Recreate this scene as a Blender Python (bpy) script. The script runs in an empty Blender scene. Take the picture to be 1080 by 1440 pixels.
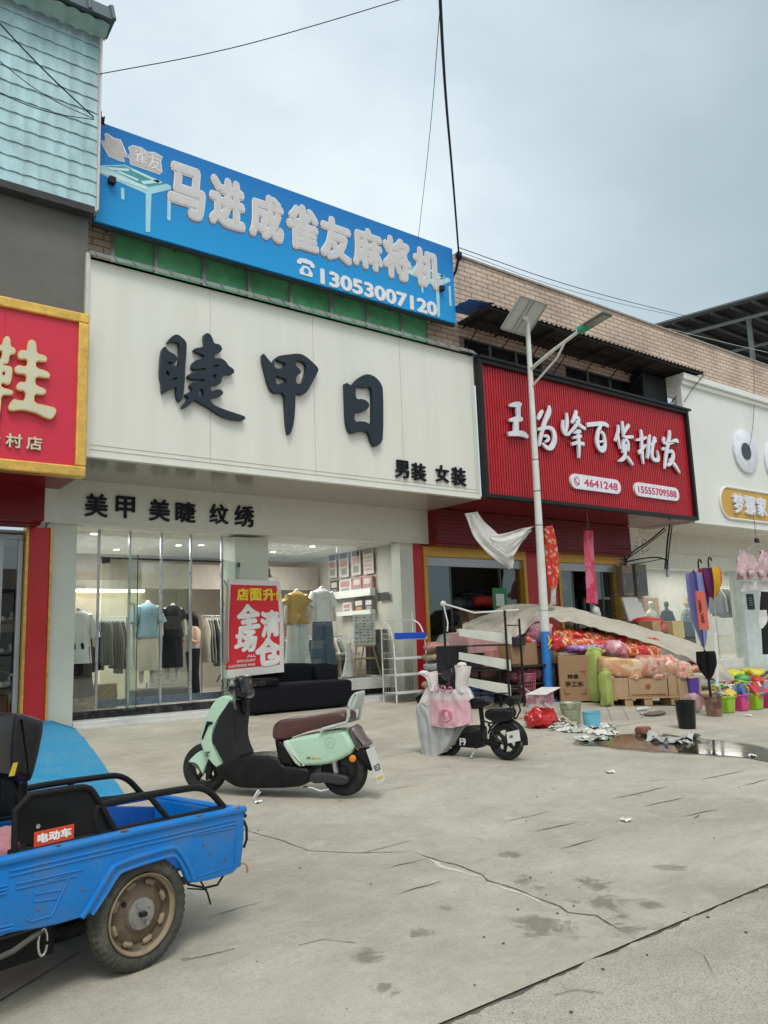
import bpy, math, random
from mathutils import Vector, Matrix, noise
random.seed(7)
rnd = random.Random(11)
SC = bpy.context.scene
COL = SC.collection
V = Vector
# ---------------------------------------------------------------- camera (surveyed)
CAM = V((0, 0, 1.5))
FX = 1105.0
CF = V((0.59875949, 0.78476649, 0.16008946))
CR = V((0.79801265, -0.60158194, -0.03570688))
CU = V((-0.06828537, -0.14913325, 0.98645648))
def ray(x, y): return CR * (x - 540) - CU * (y - 720) + CF * FX
def at(x, y, Y):
    d = ray(x, y); return CAM + d * (Y / d.y)
def atx(x, y, X):
    d = ray(x, y); return CAM + d * (X / d.x)
def gz(y):
    t = y - 3.0
    if t <= 0: return 0.0
    if t < 2: return 0.008 * t * t
    if t > 11: return 0.32
    return 0.032 * (t - 1)
def gr(x, y):
    d = ray(x, y); z = 0.0
    for i in range(50):
        t = (z - 1.5) / d.z; z = .5 * z + .5 * gz(t * d.y)
    p = CAM + d * t
    return V((p.x, p.y, gz(p.y)))
def pxm(p): return (V(p) - CAM).dot(CF) / FX          # metres per picture unit at a point
cam = bpy.data.cameras.new('camera'); co = bpy.data.objects.new('camera', cam); COL.objects.link(co)
cam.sensor_fit = 'VERTICAL'; cam.sensor_height = 24; cam.lens = 24 * FX / 1440
cam.clip_start = 0.05; cam.clip_end = 2000
m = Matrix((( CR.x, CU.x, -CF.x, 0), (CR.y, CU.y, -CF.y, 0), (CR.z, CU.z, -CF.z, 1.5), (0, 0, 0, 1)))
co.matrix_world = m
SC.camera = co
# ---------------------------------------------------------------- materials
def lin(c):
    return tuple(((v / 255) / 12.92 if v / 255 <= .04045 else (((v / 255) + .055) / 1.055) ** 2.4) for v in c)
MATS = {}
def mat(name, col, rough=.6, metal=0.0, var=.12, scale=4.0, bump=0.0, bscale=60.0, dirt=None, dirt_amt=.4, dscale=1.5,
        spec=.5, coat=0.0, emit=None, es=1.0, trans=0.0, alpha=1.0, stretch=None, sheen=0.0):
    if name in MATS: return MATS[name]
    if max(col) < .06 and spec == .5: spec = .22
    M = bpy.data.materials.new(name); M.use_nodes = True; nt = M.node_tree; N = nt.nodes; L = nt.links
    b = N['Principled BSDF']; col = lin(col) if max(col) > 1.0 else col
    tc = N.new('ShaderNodeTexCoord'); vec = tc.outputs['Object']
    if stretch:
        mp = N.new('ShaderNodeMapping'); mp.inputs['Scale'].default_value = stretch; L.new(vec, mp.inputs['Vector']); vec = mp.outputs[0]
    n = N.new('ShaderNodeTexNoise'); n.inputs['Scale'].default_value = scale; n.inputs['Detail'].default_value = 6; n.inputs['Roughness'].default_value = .62
    L.new(vec, n.inputs['Vector'])
    r = N.new('ShaderNodeMapRange'); r.inputs[1].default_value = .3; r.inputs[2].default_value = .7
    r.inputs[3].default_value = 1 - var; r.inputs[4].default_value = 1 + var; L.new(n.outputs[0], r.inputs[0])
    mx = N.new('ShaderNodeVectorMath'); mx.operation = 'SCALE'; mx.inputs[0].default_value = col; L.new(r.outputs[0], mx.inputs['Scale'])
    out = mx.outputs[0]
    if dirt:
        n2 = N.new('ShaderNodeTexNoise'); n2.inputs['Scale'].default_value = dscale; n2.inputs['Detail'].default_value = 8; n2.inputs['Roughness'].default_value = .7
        L.new(vec, n2.inputs['Vector'])
        r2 = N.new('ShaderNodeMapRange'); r2.inputs[1].default_value = .48; r2.inputs[2].default_value = .72; r2.inputs[4].default_value = dirt_amt; L.new(n2.outputs[0], r2.inputs[0])
        m2 = N.new('ShaderNodeMix'); m2.data_type = 'RGBA'; L.new(r2.outputs[0], m2.inputs[0]); L.new(out, m2.inputs[6]); m2.inputs[7].default_value = (*(lin(dirt) if max(dirt) > 1 else dirt), 1)
        out = m2.outputs[2]
    L.new(out, b.inputs['Base Color'])
    rr = N.new('ShaderNodeMapRange'); rr.inputs[1].default_value = .3; rr.inputs[2].default_value = .7
    rr.inputs[3].default_value = max(.02, rough - .08); rr.inputs[4].default_value = min(1, rough + .08); L.new(n.outputs[0], rr.inputs[0]); L.new(rr.outputs[0], b.inputs['Roughness'])
    b.inputs['Metallic'].default_value = metal; b.inputs['Specular IOR Level'].default_value = spec
    b.inputs['Coat Weight'].default_value = coat; b.inputs['Coat Roughness'].default_value = .15
    b.inputs['Transmission Weight'].default_value = trans; b.inputs['Alpha'].default_value = alpha
    b.inputs['Sheen Weight'].default_value = sheen
    if bump:
        n3 = N.new('ShaderNodeTexNoise'); n3.inputs['Scale'].default_value = bscale; n3.inputs['Detail'].default_value = 4; L.new(vec, n3.inputs['Vector'])
        bp = N.new('ShaderNodeBump'); bp.inputs['Strength'].default_value = bump; bp.inputs['Distance'].default_value = .02; L.new(n3.outputs[0], bp.inputs['Height']); L.new(bp.outputs[0], b.inputs['Normal'])
    if emit:
        b.inputs['Emission Color'].default_value = (*emit, 1); b.inputs['Emission Strength'].default_value = es
    MATS[name] = M; return M
def glass(name, tint=(.93, .97, .95), ior=1.5, rough=0.0):
    M = bpy.data.materials.new(name); M.use_nodes = True; nt = M.node_tree; N = nt.nodes; L = nt.links
    N.remove(N['Principled BSDF'])
    lw = N.new('ShaderNodeLayerWeight'); pw = N.new('ShaderNodeMath'); pw.operation = 'POWER'; L.new(lw.outputs['Facing'], pw.inputs[0]); pw.inputs[1].default_value = 5
    lw.inputs[0].default_value = .5; fr = N.new('ShaderNodeMath'); fr.operation = 'MULTIPLY_ADD'; L.new(pw.outputs[0], fr.inputs[0]); fr.inputs[1].default_value = .9; fr.inputs[2].default_value = .10
    t = N.new('ShaderNodeBsdfTransparent'); t.inputs[0].default_value = (*tint, 1)
    g = N.new('ShaderNodeBsdfGlossy'); g.inputs['Roughness'].default_value = rough; g.inputs[0].default_value = (.9, .9, .9, 1)
    x = N.new('ShaderNodeMixShader'); L.new(fr.outputs[0], x.inputs[0]); L.new(t.outputs[0], x.inputs[1]); L.new(g.outputs[0], x.inputs[2])
    L.new(x.outputs[0], N['Material Output'].inputs['Surface']); MATS[name] = M; return M
def brickmat(name, c1, c2, mortar, bw, bh, ms=.012):
    M = bpy.data.materials.new(name); M.use_nodes = True; nt = M.node_tree; N = nt.nodes; L = nt.links
    b = N['Principled BSDF']; tc = N.new('ShaderNodeTexCoord'); sp = N.new('ShaderNodeSeparateXYZ'); cb = N.new('ShaderNodeCombineXYZ')
    L.new(tc.outputs['Object'], sp.inputs[0]); 
    ad = N.new('ShaderNodeMath'); ad.operation = 'ADD'; L.new(sp.outputs[0], ad.inputs[0]); L.new(sp.outputs[1], ad.inputs[1])
    L.new(ad.outputs[0], cb.inputs[0]); L.new(sp.outputs[2], cb.inputs[1])
    k = N.new('ShaderNodeTexBrick'); L.new(cb.outputs[0], k.inputs['Vector'])
    k.inputs['Color1'].default_value = (*lin(c1), 1); k.inputs['Color2'].default_value = (*lin(c2), 1); k.inputs['Mortar'].default_value = (*lin(mortar), 1)
    k.inputs['Scale'].default_value = 1; k.inputs['Brick Width'].default_value = bw; k.inputs['Row Height'].default_value = bh; k.inputs['Mortar Size'].default_value = ms
    k.inputs['Mortar Smooth'].default_value = .1; k.inputs['Bias'].default_value = 0
    n = N.new('ShaderNodeTexNoise'); n.inputs['Scale'].default_value = 1.3; n.inputs['Detail'].default_value = 8; L.new(tc.outputs['Object'], n.inputs['Vector'])
    r = N.new('ShaderNodeMapRange'); r.inputs[1].default_value = .3; r.inputs[2].default_value = .7; r.inputs[3].default_value = .75; r.inputs[4].default_value = 1.12; L.new(n.outputs[0], r.inputs[0])
    s = N.new('ShaderNodeVectorMath'); s.operation = 'SCALE'; L.new(k.outputs[0], s.inputs[0]); L.new(r.outputs[0], s.inputs['Scale']); L.new(s.outputs[0], b.inputs['Base Color'])
    b.inputs['Roughness'].default_value = .6
    bp = N.new('ShaderNodeBump'); bp.invert = True; bp.inputs['Strength'].default_value = .6; bp.inputs['Distance'].default_value = .01; L.new(k.outputs[1], bp.inputs['Height']); L.new(bp.outputs[0], b.inputs['Normal'])
    MATS[name] = M; return M
# ---------------------------------------------------------------- mesh builder
class MB:
    def __init__(s): s.v = []; s.f = []; s.mi = []; s.cur = 0
    def add(s, vs, fs):
        o = len(s.v); s.v += [tuple(p) for p in vs]; s.f += [tuple(i + o for i in f) for f in fs]; s.mi += [s.cur] * len(fs); return s
    def hexa(s, p):   # p: 8 corners, bottom 4 then top 4
        return s.add(p, [(0, 3, 2, 1), (4, 5, 6, 7), (0, 1, 5, 4), (1, 2, 6, 5), (2, 3, 7, 6), (3, 0, 4, 7)])
    def box(s, x0, x1, y0, y1, z0, z1):
        return s.hexa([(x0, y0, z0), (x1, y0, z0), (x1, y1, z0), (x0, y1, z0), (x0, y0, z1), (x1, y0, z1), (x1, y1, z1), (x0, y1, z1)])
    def obox(s, c, sx, sy, sz, rz=0, rx=0, ry=0):   # c = centre
        R = Matrix.Translation(V(c)) @ Matrix.Rotation(rz, 4, 'Z') @ Matrix.Rotation(ry, 4, 'Y') @ Matrix.Rotation(rx, 4, 'X')
        return s.hexa([R @ V((a * sx / 2, b * sy / 2, e * sz / 2)) for e in (-1, 1) for a, b in ((-1, -1), (1, -1), (1, 1), (-1, 1))])
    def quad(s, a, b, c, d): return s.add([a, b, c, d], [(0, 1, 2, 3)])
    def tube(s, pts, r, n=8, r1=None, caps=True, flat=1.0):
        pts = [V(p) for p in pts]; k = len(pts); vs = []; fs = []
        if not isinstance(r, (list, tuple)): r = [r + ((r1 if r1 is not None else r) - r) * i / max(1, k - 1) for i in range(k)]
        up = None
        for i, p in enumerate(pts):
            t = (pts[min(k - 1, i + 1)] - pts[max(0, i - 1)])
            if t.length < 1e-9: t = V((0, 0, 1))
            t.normalize()
            if up is None:
                up = V((0, 0, 1)) if abs(t.z) < .9 else V((0, 1, 0))
            a = t.cross(up); a.normalize(); up = a.cross(t)
            b = up.copy()
            for j in range(n):
                q = 2 * math.pi * j / n; vs.append(p + a * (r[i] * math.cos(q)) + b * (r[i] * flat * math.sin(q)))
        for i in range(k - 1):
            for j in range(n):
                fs.append((i * n + j, i * n + (j + 1) % n, (i + 1) * n + (j + 1) % n, (i + 1) * n + j))
        if caps: fs.append(tuple(range(n - 1, -1, -1))); fs.append(tuple((k - 1) * n + j for j in range(n)))
        return s.add(vs, fs)
    def cyl(s, a, b, r, r1=None, n=16): return s.tube([a, b], r, n, r1)
    def lathe(s, prof, c, axis=(0, 0, 1), n=24, sx=1, sy=1, rz=0, cap0=True):   # prof [(r,h)...]
        ax = V(axis).normalized(); up = V((0, 0, 1)) if abs(ax.z) < .9 else V((0, 1, 0))
        a = V((1, 0, 0)) if abs(ax.z) > .9 else up.cross(ax).normalized(); b = ax.cross(a).normalized()
        if rz: a, b = a * math.cos(rz) + b * math.sin(rz), b * math.cos(rz) - a * math.sin(rz)
        vs = []; fs = []
        for r, h in prof:
            for j in range(n):
                q = 2 * math.pi * j / n; vs.append(V(c) + ax * h + a * (r * sx * math.cos(q)) + b * (r * sy * math.sin(q)))
        for i in range(len(prof) - 1):
            for j in range(n): fs.append((i * n + j, i * n + (j + 1) % n, (i + 1) * n + (j + 1) % n, (i + 1) * n + j))
        if cap0 and prof[0][0] > 1e-5: fs.append(tuple(range(n - 1, -1, -1)))
        if cap0 and prof[-1][0] > 1e-5: fs.append(tuple((len(prof) - 1) * n + j for j in range(n)))
        return s.add(vs, fs)
    def grid(s, fn, nu, nv, closeu=False):
        vs = [fn(i / nu, j / nv) for j in range(nv + 1) for i in range(nu + (0 if closeu else 1))]; w = nu if closeu else nu + 1; fs = []
        for j in range(nv):
            for i in range(nu):
                i2 = (i + 1) % w; fs.append((j * w + i, j * w + i2, (j + 1) * w + i2, (j + 1) * w + i))
        return s.add(vs, fs)
    def prism(s, pts, ext):   # pts coplanar 3D polygon, ext vector
        n = len(pts); ext = V(ext); p = [V(q) for q in pts]
        return s.add(p + [q + ext for q in p], [tuple(range(n)), tuple(range(2 * n - 1, n - 1, -1))] + [(i, i + n, (i + 1) % n + n, (i + 1) % n) for i in range(n)])
    def ball(s, c, rx, ry=None, rz=None, n=16, m_=10, amp=0, sc=3, rot=0):
        ry = ry or rx; rz = rz or rx; c = V(c)
        def fn(u, v):
            a = u * 2 * math.pi; b = (v - .5) * math.pi; p = V((math.cos(a) * math.cos(b), math.sin(a) * math.cos(b), math.sin(b)))
            k = 1 + (amp * noise.noise(p * sc + c * 3) if amp else 0)
            x, y = p.x * rx * k, p.y * ry * k
            return c + V((x * math.cos(rot) - y * math.sin(rot), x * math.sin(rot) + y * math.cos(rot), p.z * rz * k))
        return s.grid(fn, n, m_, True)
def crumple(mb, amp, sc, seed=0, ridge=False):
    o = V((seed * 7.3, seed * 3.1, 0))
    for i, p in enumerate(mb.v):
        q = V(p) * sc + o
        d = noise.noise_vector(q) * amp
        if ridge: d += noise.noise_vector(q * 2.7) * amp * .6
        mb.v[i] = tuple(V(p) + d)
    return mb
def pillow(mb, c, sx, sy, sz, rz=0, amp=.04, p=3.2, seed=0, n=14, rx=0, ry=0):   # soft box, c = centre
    c = V(c); R = Matrix.Rotation(rz, 3, 'Z') @ Matrix.Rotation(ry, 3, 'Y') @ Matrix.Rotation(rx, 3, 'X'); o = V((seed * 5.1, seed * 2.3, seed))
    def sg(w, e): return math.copysign(abs(w) ** e, w)
    def fn(u, v):
        a = u * 2 * math.pi; b = (v - .5) * math.pi; e = 2 / p
        q = V((sg(math.cos(a), e) * sg(math.cos(b), e) * sx / 2, sg(math.sin(a), e) * sg(math.cos(b), e) * sy / 2, sg(math.sin(b), e) * sz / 2))
        k = q + noise.noise_vector(q * (2.2 / max(sx, sz)) * 2 + o) * amp + noise.noise_vector(q * (9 / max(sx, sz)) + o) * amp * .45
        return c + R @ k
    return mb.grid(fn, n * 2, n, True)
# ---------------------------------------------------------------- objects
def tag(o, label=None, cat=None, group=None, kind=None):
    if label: o['label'] = label
    if cat: o['category'] = cat
    if group: o['group'] = group
    if kind: o['kind'] = kind
    return o
def thing(name, label, cat, loc, group=None):
    o = bpy.data.objects.new(name, None); COL.objects.link(o); o.location = V(loc); o.empty_display_size = .1
    return tag(o, label, cat, group)
def wloc(o):
    p = V((0, 0, 0))
    while o is not None: p += o.location; o = o.parent
    return p
def obj(name, mb, mats, parent=None, smooth=35, bevel=0.0, seg=2, base=None, sub=0):
    me = bpy.data.meshes.new(name)
    if isinstance(mb, MB):
        if parent is not None: off = wloc(parent)
        else:
            if base is None:
                xs = [p[0] for p in mb.v]; ys = [p[1] for p in mb.v]; zs = [p[2] for p in mb.v]
                base = ((min(xs) + max(xs)) / 2, (min(ys) + max(ys)) / 2, min(zs))
            off = V(base)
        me.from_pydata([tuple(V(p) - off) for p in mb.v], [], mb.f); me.update()
        for i, q in enumerate(me.polygons): q.material_index = mb.mi[i]
    else:
        me = mb; off = V((0, 0, 0)); 
        if parent is not None: off = wloc(parent)
        else: off = V(base) if base is not None else V((0, 0, 0))
        for q in me.vertices: q.co -= off
    o = bpy.data.objects.new(name, me); COL.objects.link(o)
    for mm in (mats if isinstance(mats, (list, tuple)) else [mats]): me.materials.append(mm)
    if parent is not None: o.parent = parent
    else: o.location = off
    if smooth:
        for q in me.polygons: q.use_smooth = True
        me.set_sharp_from_angle(angle=math.radians(smooth))
    if bevel:
        b = o.modifiers.new('bevel', 'BEVEL'); b.width = bevel; b.segments = seg; b.limit_method = 'ANGLE'; b.angle_limit = math.radians(40)
    if sub:
        b = o.modifiers.new('sub', 'SUBSURF'); b.levels = sub; b.render_levels = sub
    return o
def struct(name, mb, m_, **k):
    o = obj(name, mb, m_, **k); o['kind'] = 'structure'; return o
def copy_tree(o, loc=None, parent=None, label=None):
    c = o.copy(); COL.objects.link(c)
    if parent is not None: c.parent = parent
    if loc is not None: c.location = loc
    if label: c['label'] = label
    for ch in [q for q in bpy.data.objects if q.parent == o]: copy_tree(ch, None, c)
    return c
def evalmesh(o):
    dg = bpy.context.evaluated_depsgraph_get(); me = bpy.data.meshes.new_from_object(o.evaluated_get(dg)); me = me.copy() if me.users else me
    return me
def text_mesh(body, off=0.0, ext=.02, shear=0.0, bev=0):
    c = bpy.data.curves.new('t', 'FONT'); c.body = body; c.size = 1; c.offset = off; c.extrude = .5; c.shear = shear; c.resolution_u = 3
    o = bpy.data.objects.new('t', c); COL.objects.link(o); me = evalmesh(o)
    bpy.data.objects.remove(o); bpy.data.curves.remove(c); return me
def text(name, body, box, Y, m_, parent, off=0.0, depth=.02, shear=0.0, fr=None):
    """box = (x0, x1, z0, z1) on a plane facing -Y at Y (letters stand proud towards -Y). fr: optional (O, ax, up, out).
    off fattens the strokes (share of the letter size): shifted copies, each a hair prouder than the last"""
    me = text_mesh(body, 0, shear=shear)
    xs = [v.co.x for v in me.vertices]; ys = [v.co.y for v in me.vertices]
    x0, x1, z0, z1 = box; ax0, ax1, ay0, ay1 = min(xs), max(xs), min(ys), max(ys)
    ax0 -= off; ax1 += off; ay0 -= off; ay1 += off
    sh = [(0, 0)] if off == 0 else [(off * math.cos(q * math.pi / 4), off * math.sin(q * math.pi / 4)) for q in range(8)] + ([(0, 0)] if off > .03 else [])
    vs = [v.co.copy() for v in me.vertices]; fs = [tuple(p.vertices) for p in me.polygons]; mb = MB()
    for k, (dx, dy) in enumerate(sh):
        out = []
        for v in vs:
            u = x0 + (v.x + dx - ax0) / (ax1 - ax0) * (x1 - x0); w = z0 + (v.y + dy - ay0) / (ay1 - ay0) * (z1 - z0)
            d = (depth + k * min(.0009, depth * .04)) * (v.z + .5) - (.0001 * k if v.z < 0 else 0)
            out.append(V((u, Y - d, w)) if fr is None else fr[0] + fr[1] * u + fr[2] * w + fr[3] * d)
        mb.add(out, fs)
    return obj(name, mb, m_, parent, smooth=0)
def curve_poly(polys, Y, depth, scale=None):
    """filled outline with holes; polys given as lists of (X, Z); returns a mesh proud of plane Y"""
    c = bpy.data.curves.new('c', 'CURVE'); c.dimensions = '2D'; c.fill_mode = 'BOTH'; c.extrude = .5
    for p in polys:
        sp = c.splines.new('POLY'); sp.points.add(len(p) - 1); sp.use_cyclic_u = True
        for i, q in enumerate(p): sp.points[i].co = (q[0], q[1], 0, 1)
    o = bpy.data.objects.new('c', c); COL.objects.link(o); me = evalmesh(o); bpy.data.objects.remove(o); bpy.data.curves.remove(c)
    for v in me.vertices: v.co = V((v.co.x, Y - depth * (v.co.z + .5), v.co.y))
    return me
def chaikin(p, k=1, closed=True):
    for _ in range(k):
        q = []; n = len(p)
        for i in range(n if closed else n - 1):
            a = p[i]; b = p[(i + 1) % n]
            q.append(tuple(a[j] * .75 + b[j] * .25 for j in range(len(a)))); q.append(tuple(a[j] * .25 + b[j] * .75 for j in range(len(a))))
        if not closed: q = [p[0]] + q + [p[-1]]
        p = q
    return p
def sign_letters(polys, zoom, off, Y):   # traced outlines -> metres on the sign plane
    r = []
    for p in polys:
        r.append([(w.x, w.z) for w in (at(off[0] + a / zoom, off[1] + b / zoom, Y) for a, b in chaikin(p, 1))])
    return r
def strokes(mb, sts, zoom, off, Y, depth, step=.0015):
    for k, st in enumerate(sts):
        st = chaikin([tuple(map(float, q)) for q in st], 2, False); L_ = []; R_ = []
        pts = [(at(off[0] + a / zoom, off[1] + b / zoom, Y), w) for a, b, w in st]
        for i, (p, w) in enumerate(pts):
            t = pts[min(len(pts) - 1, i + 1)][0] - pts[max(0, i - 1)][0]; t.y = 0; t.normalize()
            n_ = V((-t.z, 0, t.x)); ww = w / zoom * pxm(p) * .5
            hw = ww * (1 + .22 * abs(t.z)); L_.append(p + n_ * hw); R_.append(p - n_ * hw)
        P = L_ + R_[::-1]
        mb.prism(P, (0, -(depth + k * step), 0))
class Fr:   # a vehicle's own frame: O on the ground, d forward (picture right), t away from the viewer
    def __init__(s, O, d): s.O = V(O); s.d = V((d[0], d[1], 0)).normalized(); s.n = V((-s.d.y, s.d.x, 0))
    def L(s, a, t, z): return s.O + s.d * a + s.n * t + V((0, 0, z))
    def P(s, x, y, t=0.0):
        D = ray(x, y); k = (s.O + s.n * t - CAM).dot(s.n) / D.dot(s.n); q = CAM + D * k - s.O
        return (q.dot(s.d), q.z)
def inset(p, a):
    n = len(p); A = sum(p[i][0] * p[(i + 1) % n][1] - p[(i + 1) % n][0] * p[i][1] for i in range(n)); sg = 1 if A > 0 else -1; r = []
    for i in range(n):
        x0, y0 = p[i - 1]; x1, y1 = p[i]; x2, y2 = p[(i + 1) % n]
        dx, dy = x2 - x0, y2 - y0; l = math.hypot(dx, dy) or 1; r.append((x1 - sg * dy / l * a, y1 + sg * dx / l * a))
    return r
def puff(mb, fr, pts, t0, t1, r, ch=2, rings=4, shape=None):
    """rounded slab: outline in (s,z), from t0 to t1 with edges rolled by r"""
    p = chaikin(pts, ch); lay = []
    for k in range(rings + 1):
        a = k / rings * math.pi / 2; lay.append((r * (1 - math.sin(a)), t0 + r * (1 - math.cos(a))))
    lay += [(i, t1 - (t - t0)) for i, t in lay[::-1]]
    n = len(p); vs = []
    for i, t in lay:
        for q in inset(p, i): vs.append(fr.L(q[0], t, q[1]))
    fs = [tuple(range(n)), tuple(range(len(vs) - 1, len(vs) - n - 1, -1))]
    for k in range(len(lay) - 1):
        for j in range(n): fs.append((k * n + j, (k + 1) * n + j, (k + 1) * n + (j + 1) % n, k * n + (j + 1) % n))
    return mb.add(vs, fs)
def skin(joints, edges, sub=2, loc=(0, 0, 0), root=0):
    me = bpy.data.meshes.new('sk'); me.from_pydata([tuple(V(j[0])) for j in joints], edges, []); o = bpy.data.objects.new('sk', me); COL.objects.link(o)
    md = o.modifiers.new('s', 'SKIN'); md.use_smooth_shade = True
    for i, j in enumerate(joints):
        sv = me.skin_vertices[0].data[i]; r = j[1]; sv.radius = (r, r) if not isinstance(r, tuple) else r; sv.use_root = (i == root)
    ms = o.modifiers.new('u', 'SUBSURF'); ms.levels = sub; ms.render_levels = sub
    r = evalmesh(o); bpy.data.objects.remove(o); return r
# ---------------------------------------------------------------- world and light
SC.view_settings.view_transform = 'Standard'; SC.view_settings.look = 'None'; SC.view_settings.gamma = 1; SC.view_settings.exposure = 0.0
W = bpy.data.worlds.new('World'); SC.world = W; W.use_nodes = True
nt = W.node_tree; N = nt.nodes; L = nt.links; bg = N['Background']; bg.inputs[1].default_value = .1
sky = N.new('ShaderNodeTexSky'); sky.sky_type = 'NISHITA'; sky.sun_disc = False
SUN_EL = math.radians(58); SUN_AZ = math.radians(205)
sky.sun_elevation = SUN_EL; sky.sun_rotation = SUN_AZ
tc = N.new('ShaderNodeTexCoord')
mp = N.new('ShaderNodeMapping'); mp.inputs['Scale'].default_value = (1.0, 1.0, 2.2); L.new(tc.outputs['Generated'], mp.inputs[0])
n1 = N.new('ShaderNodeTexNoise'); n1.inputs['Scale'].default_value = 2.0; n1.inputs['Detail'].default_value = 7; n1.inputs['Roughness'].default_value = .5; n1.inputs['Distortion'].default_value = .35; L.new(mp.outputs[0], n1.inputs['Vector'])
br = (ray(400, 270)).normalized()          # the brightest part of the cloud deck
dt = N.new('ShaderNodeVectorMath'); dt.operation = 'DOT_PRODUCT'; dt.inputs[1].default_value = br; L.new(tc.outputs['Generated'], dt.inputs[0])
mr = N.new('ShaderNodeMapRange'); mr.inputs[1].default_value = .84; mr.inputs[2].default_value = 1.0; L.new(dt.outputs['Value'], mr.inputs[0])
m5 = N.new('ShaderNodeMath'); m5.operation = 'MULTIPLY_ADD'; L.new(n1.outputs[0], m5.inputs[0]); m5.inputs[1].default_value = 1.5; m5.inputs[2].default_value = -.5
ad = N.new('ShaderNodeMath'); ad.operation = 'ADD'; L.new(m5.outputs[0], ad.inputs[0]); L.new(mr.outputs[0], ad.inputs[1])
m7 = N.new('ShaderNodeMath'); m7.operation = 'MULTIPLY'; L.new(ad.outputs[0], m7.inputs[0]); m7.inputs[1].default_value = .7
rp = N.new('ShaderNodeValToRGB'); e = rp.color_ramp.elements
e[0].position = .20; e[0].color = (4.5, 5.7, 6.3, 1); e[1].position = .95; e[1].color = (9.3, 10.4, 10.6, 1)
x = rp.color_ramp.elements.new(.66); x.color = (6.9, 8.1, 8.9, 1)
L.new(m7.outputs[0], rp.inputs[0])
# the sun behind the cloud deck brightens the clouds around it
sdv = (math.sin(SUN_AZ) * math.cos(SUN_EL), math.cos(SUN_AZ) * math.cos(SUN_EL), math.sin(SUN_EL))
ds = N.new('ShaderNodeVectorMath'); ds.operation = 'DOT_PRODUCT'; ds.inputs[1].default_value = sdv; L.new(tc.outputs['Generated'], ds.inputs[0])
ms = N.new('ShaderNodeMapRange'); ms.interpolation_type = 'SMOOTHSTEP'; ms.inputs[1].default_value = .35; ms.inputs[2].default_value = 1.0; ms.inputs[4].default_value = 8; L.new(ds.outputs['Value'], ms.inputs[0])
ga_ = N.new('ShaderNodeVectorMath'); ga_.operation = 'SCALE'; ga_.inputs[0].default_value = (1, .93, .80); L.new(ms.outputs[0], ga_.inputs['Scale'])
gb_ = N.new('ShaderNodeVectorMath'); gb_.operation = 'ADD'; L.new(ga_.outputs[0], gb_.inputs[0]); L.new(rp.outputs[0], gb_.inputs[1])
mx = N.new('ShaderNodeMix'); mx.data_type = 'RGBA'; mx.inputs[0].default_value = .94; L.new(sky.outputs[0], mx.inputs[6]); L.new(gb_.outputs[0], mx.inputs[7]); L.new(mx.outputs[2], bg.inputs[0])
sl = bpy.data.lights.new('sun', 'SUN'); so = bpy.data.objects.new('sun', sl); COL.objects.link(so)
sl.energy = 1.5; sl.angle = math.radians(20); sl.color = (1, .965, .9)
sd = V((math.sin(SUN_AZ) * math.cos(SUN_EL), math.cos(SUN_AZ) * math.cos(SUN_EL), math.sin(SUN_EL)))
so.rotation_euler = sd.to_track_quat('Z', 'Y').to_euler(); so.location = (0, -5, 20)
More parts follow.
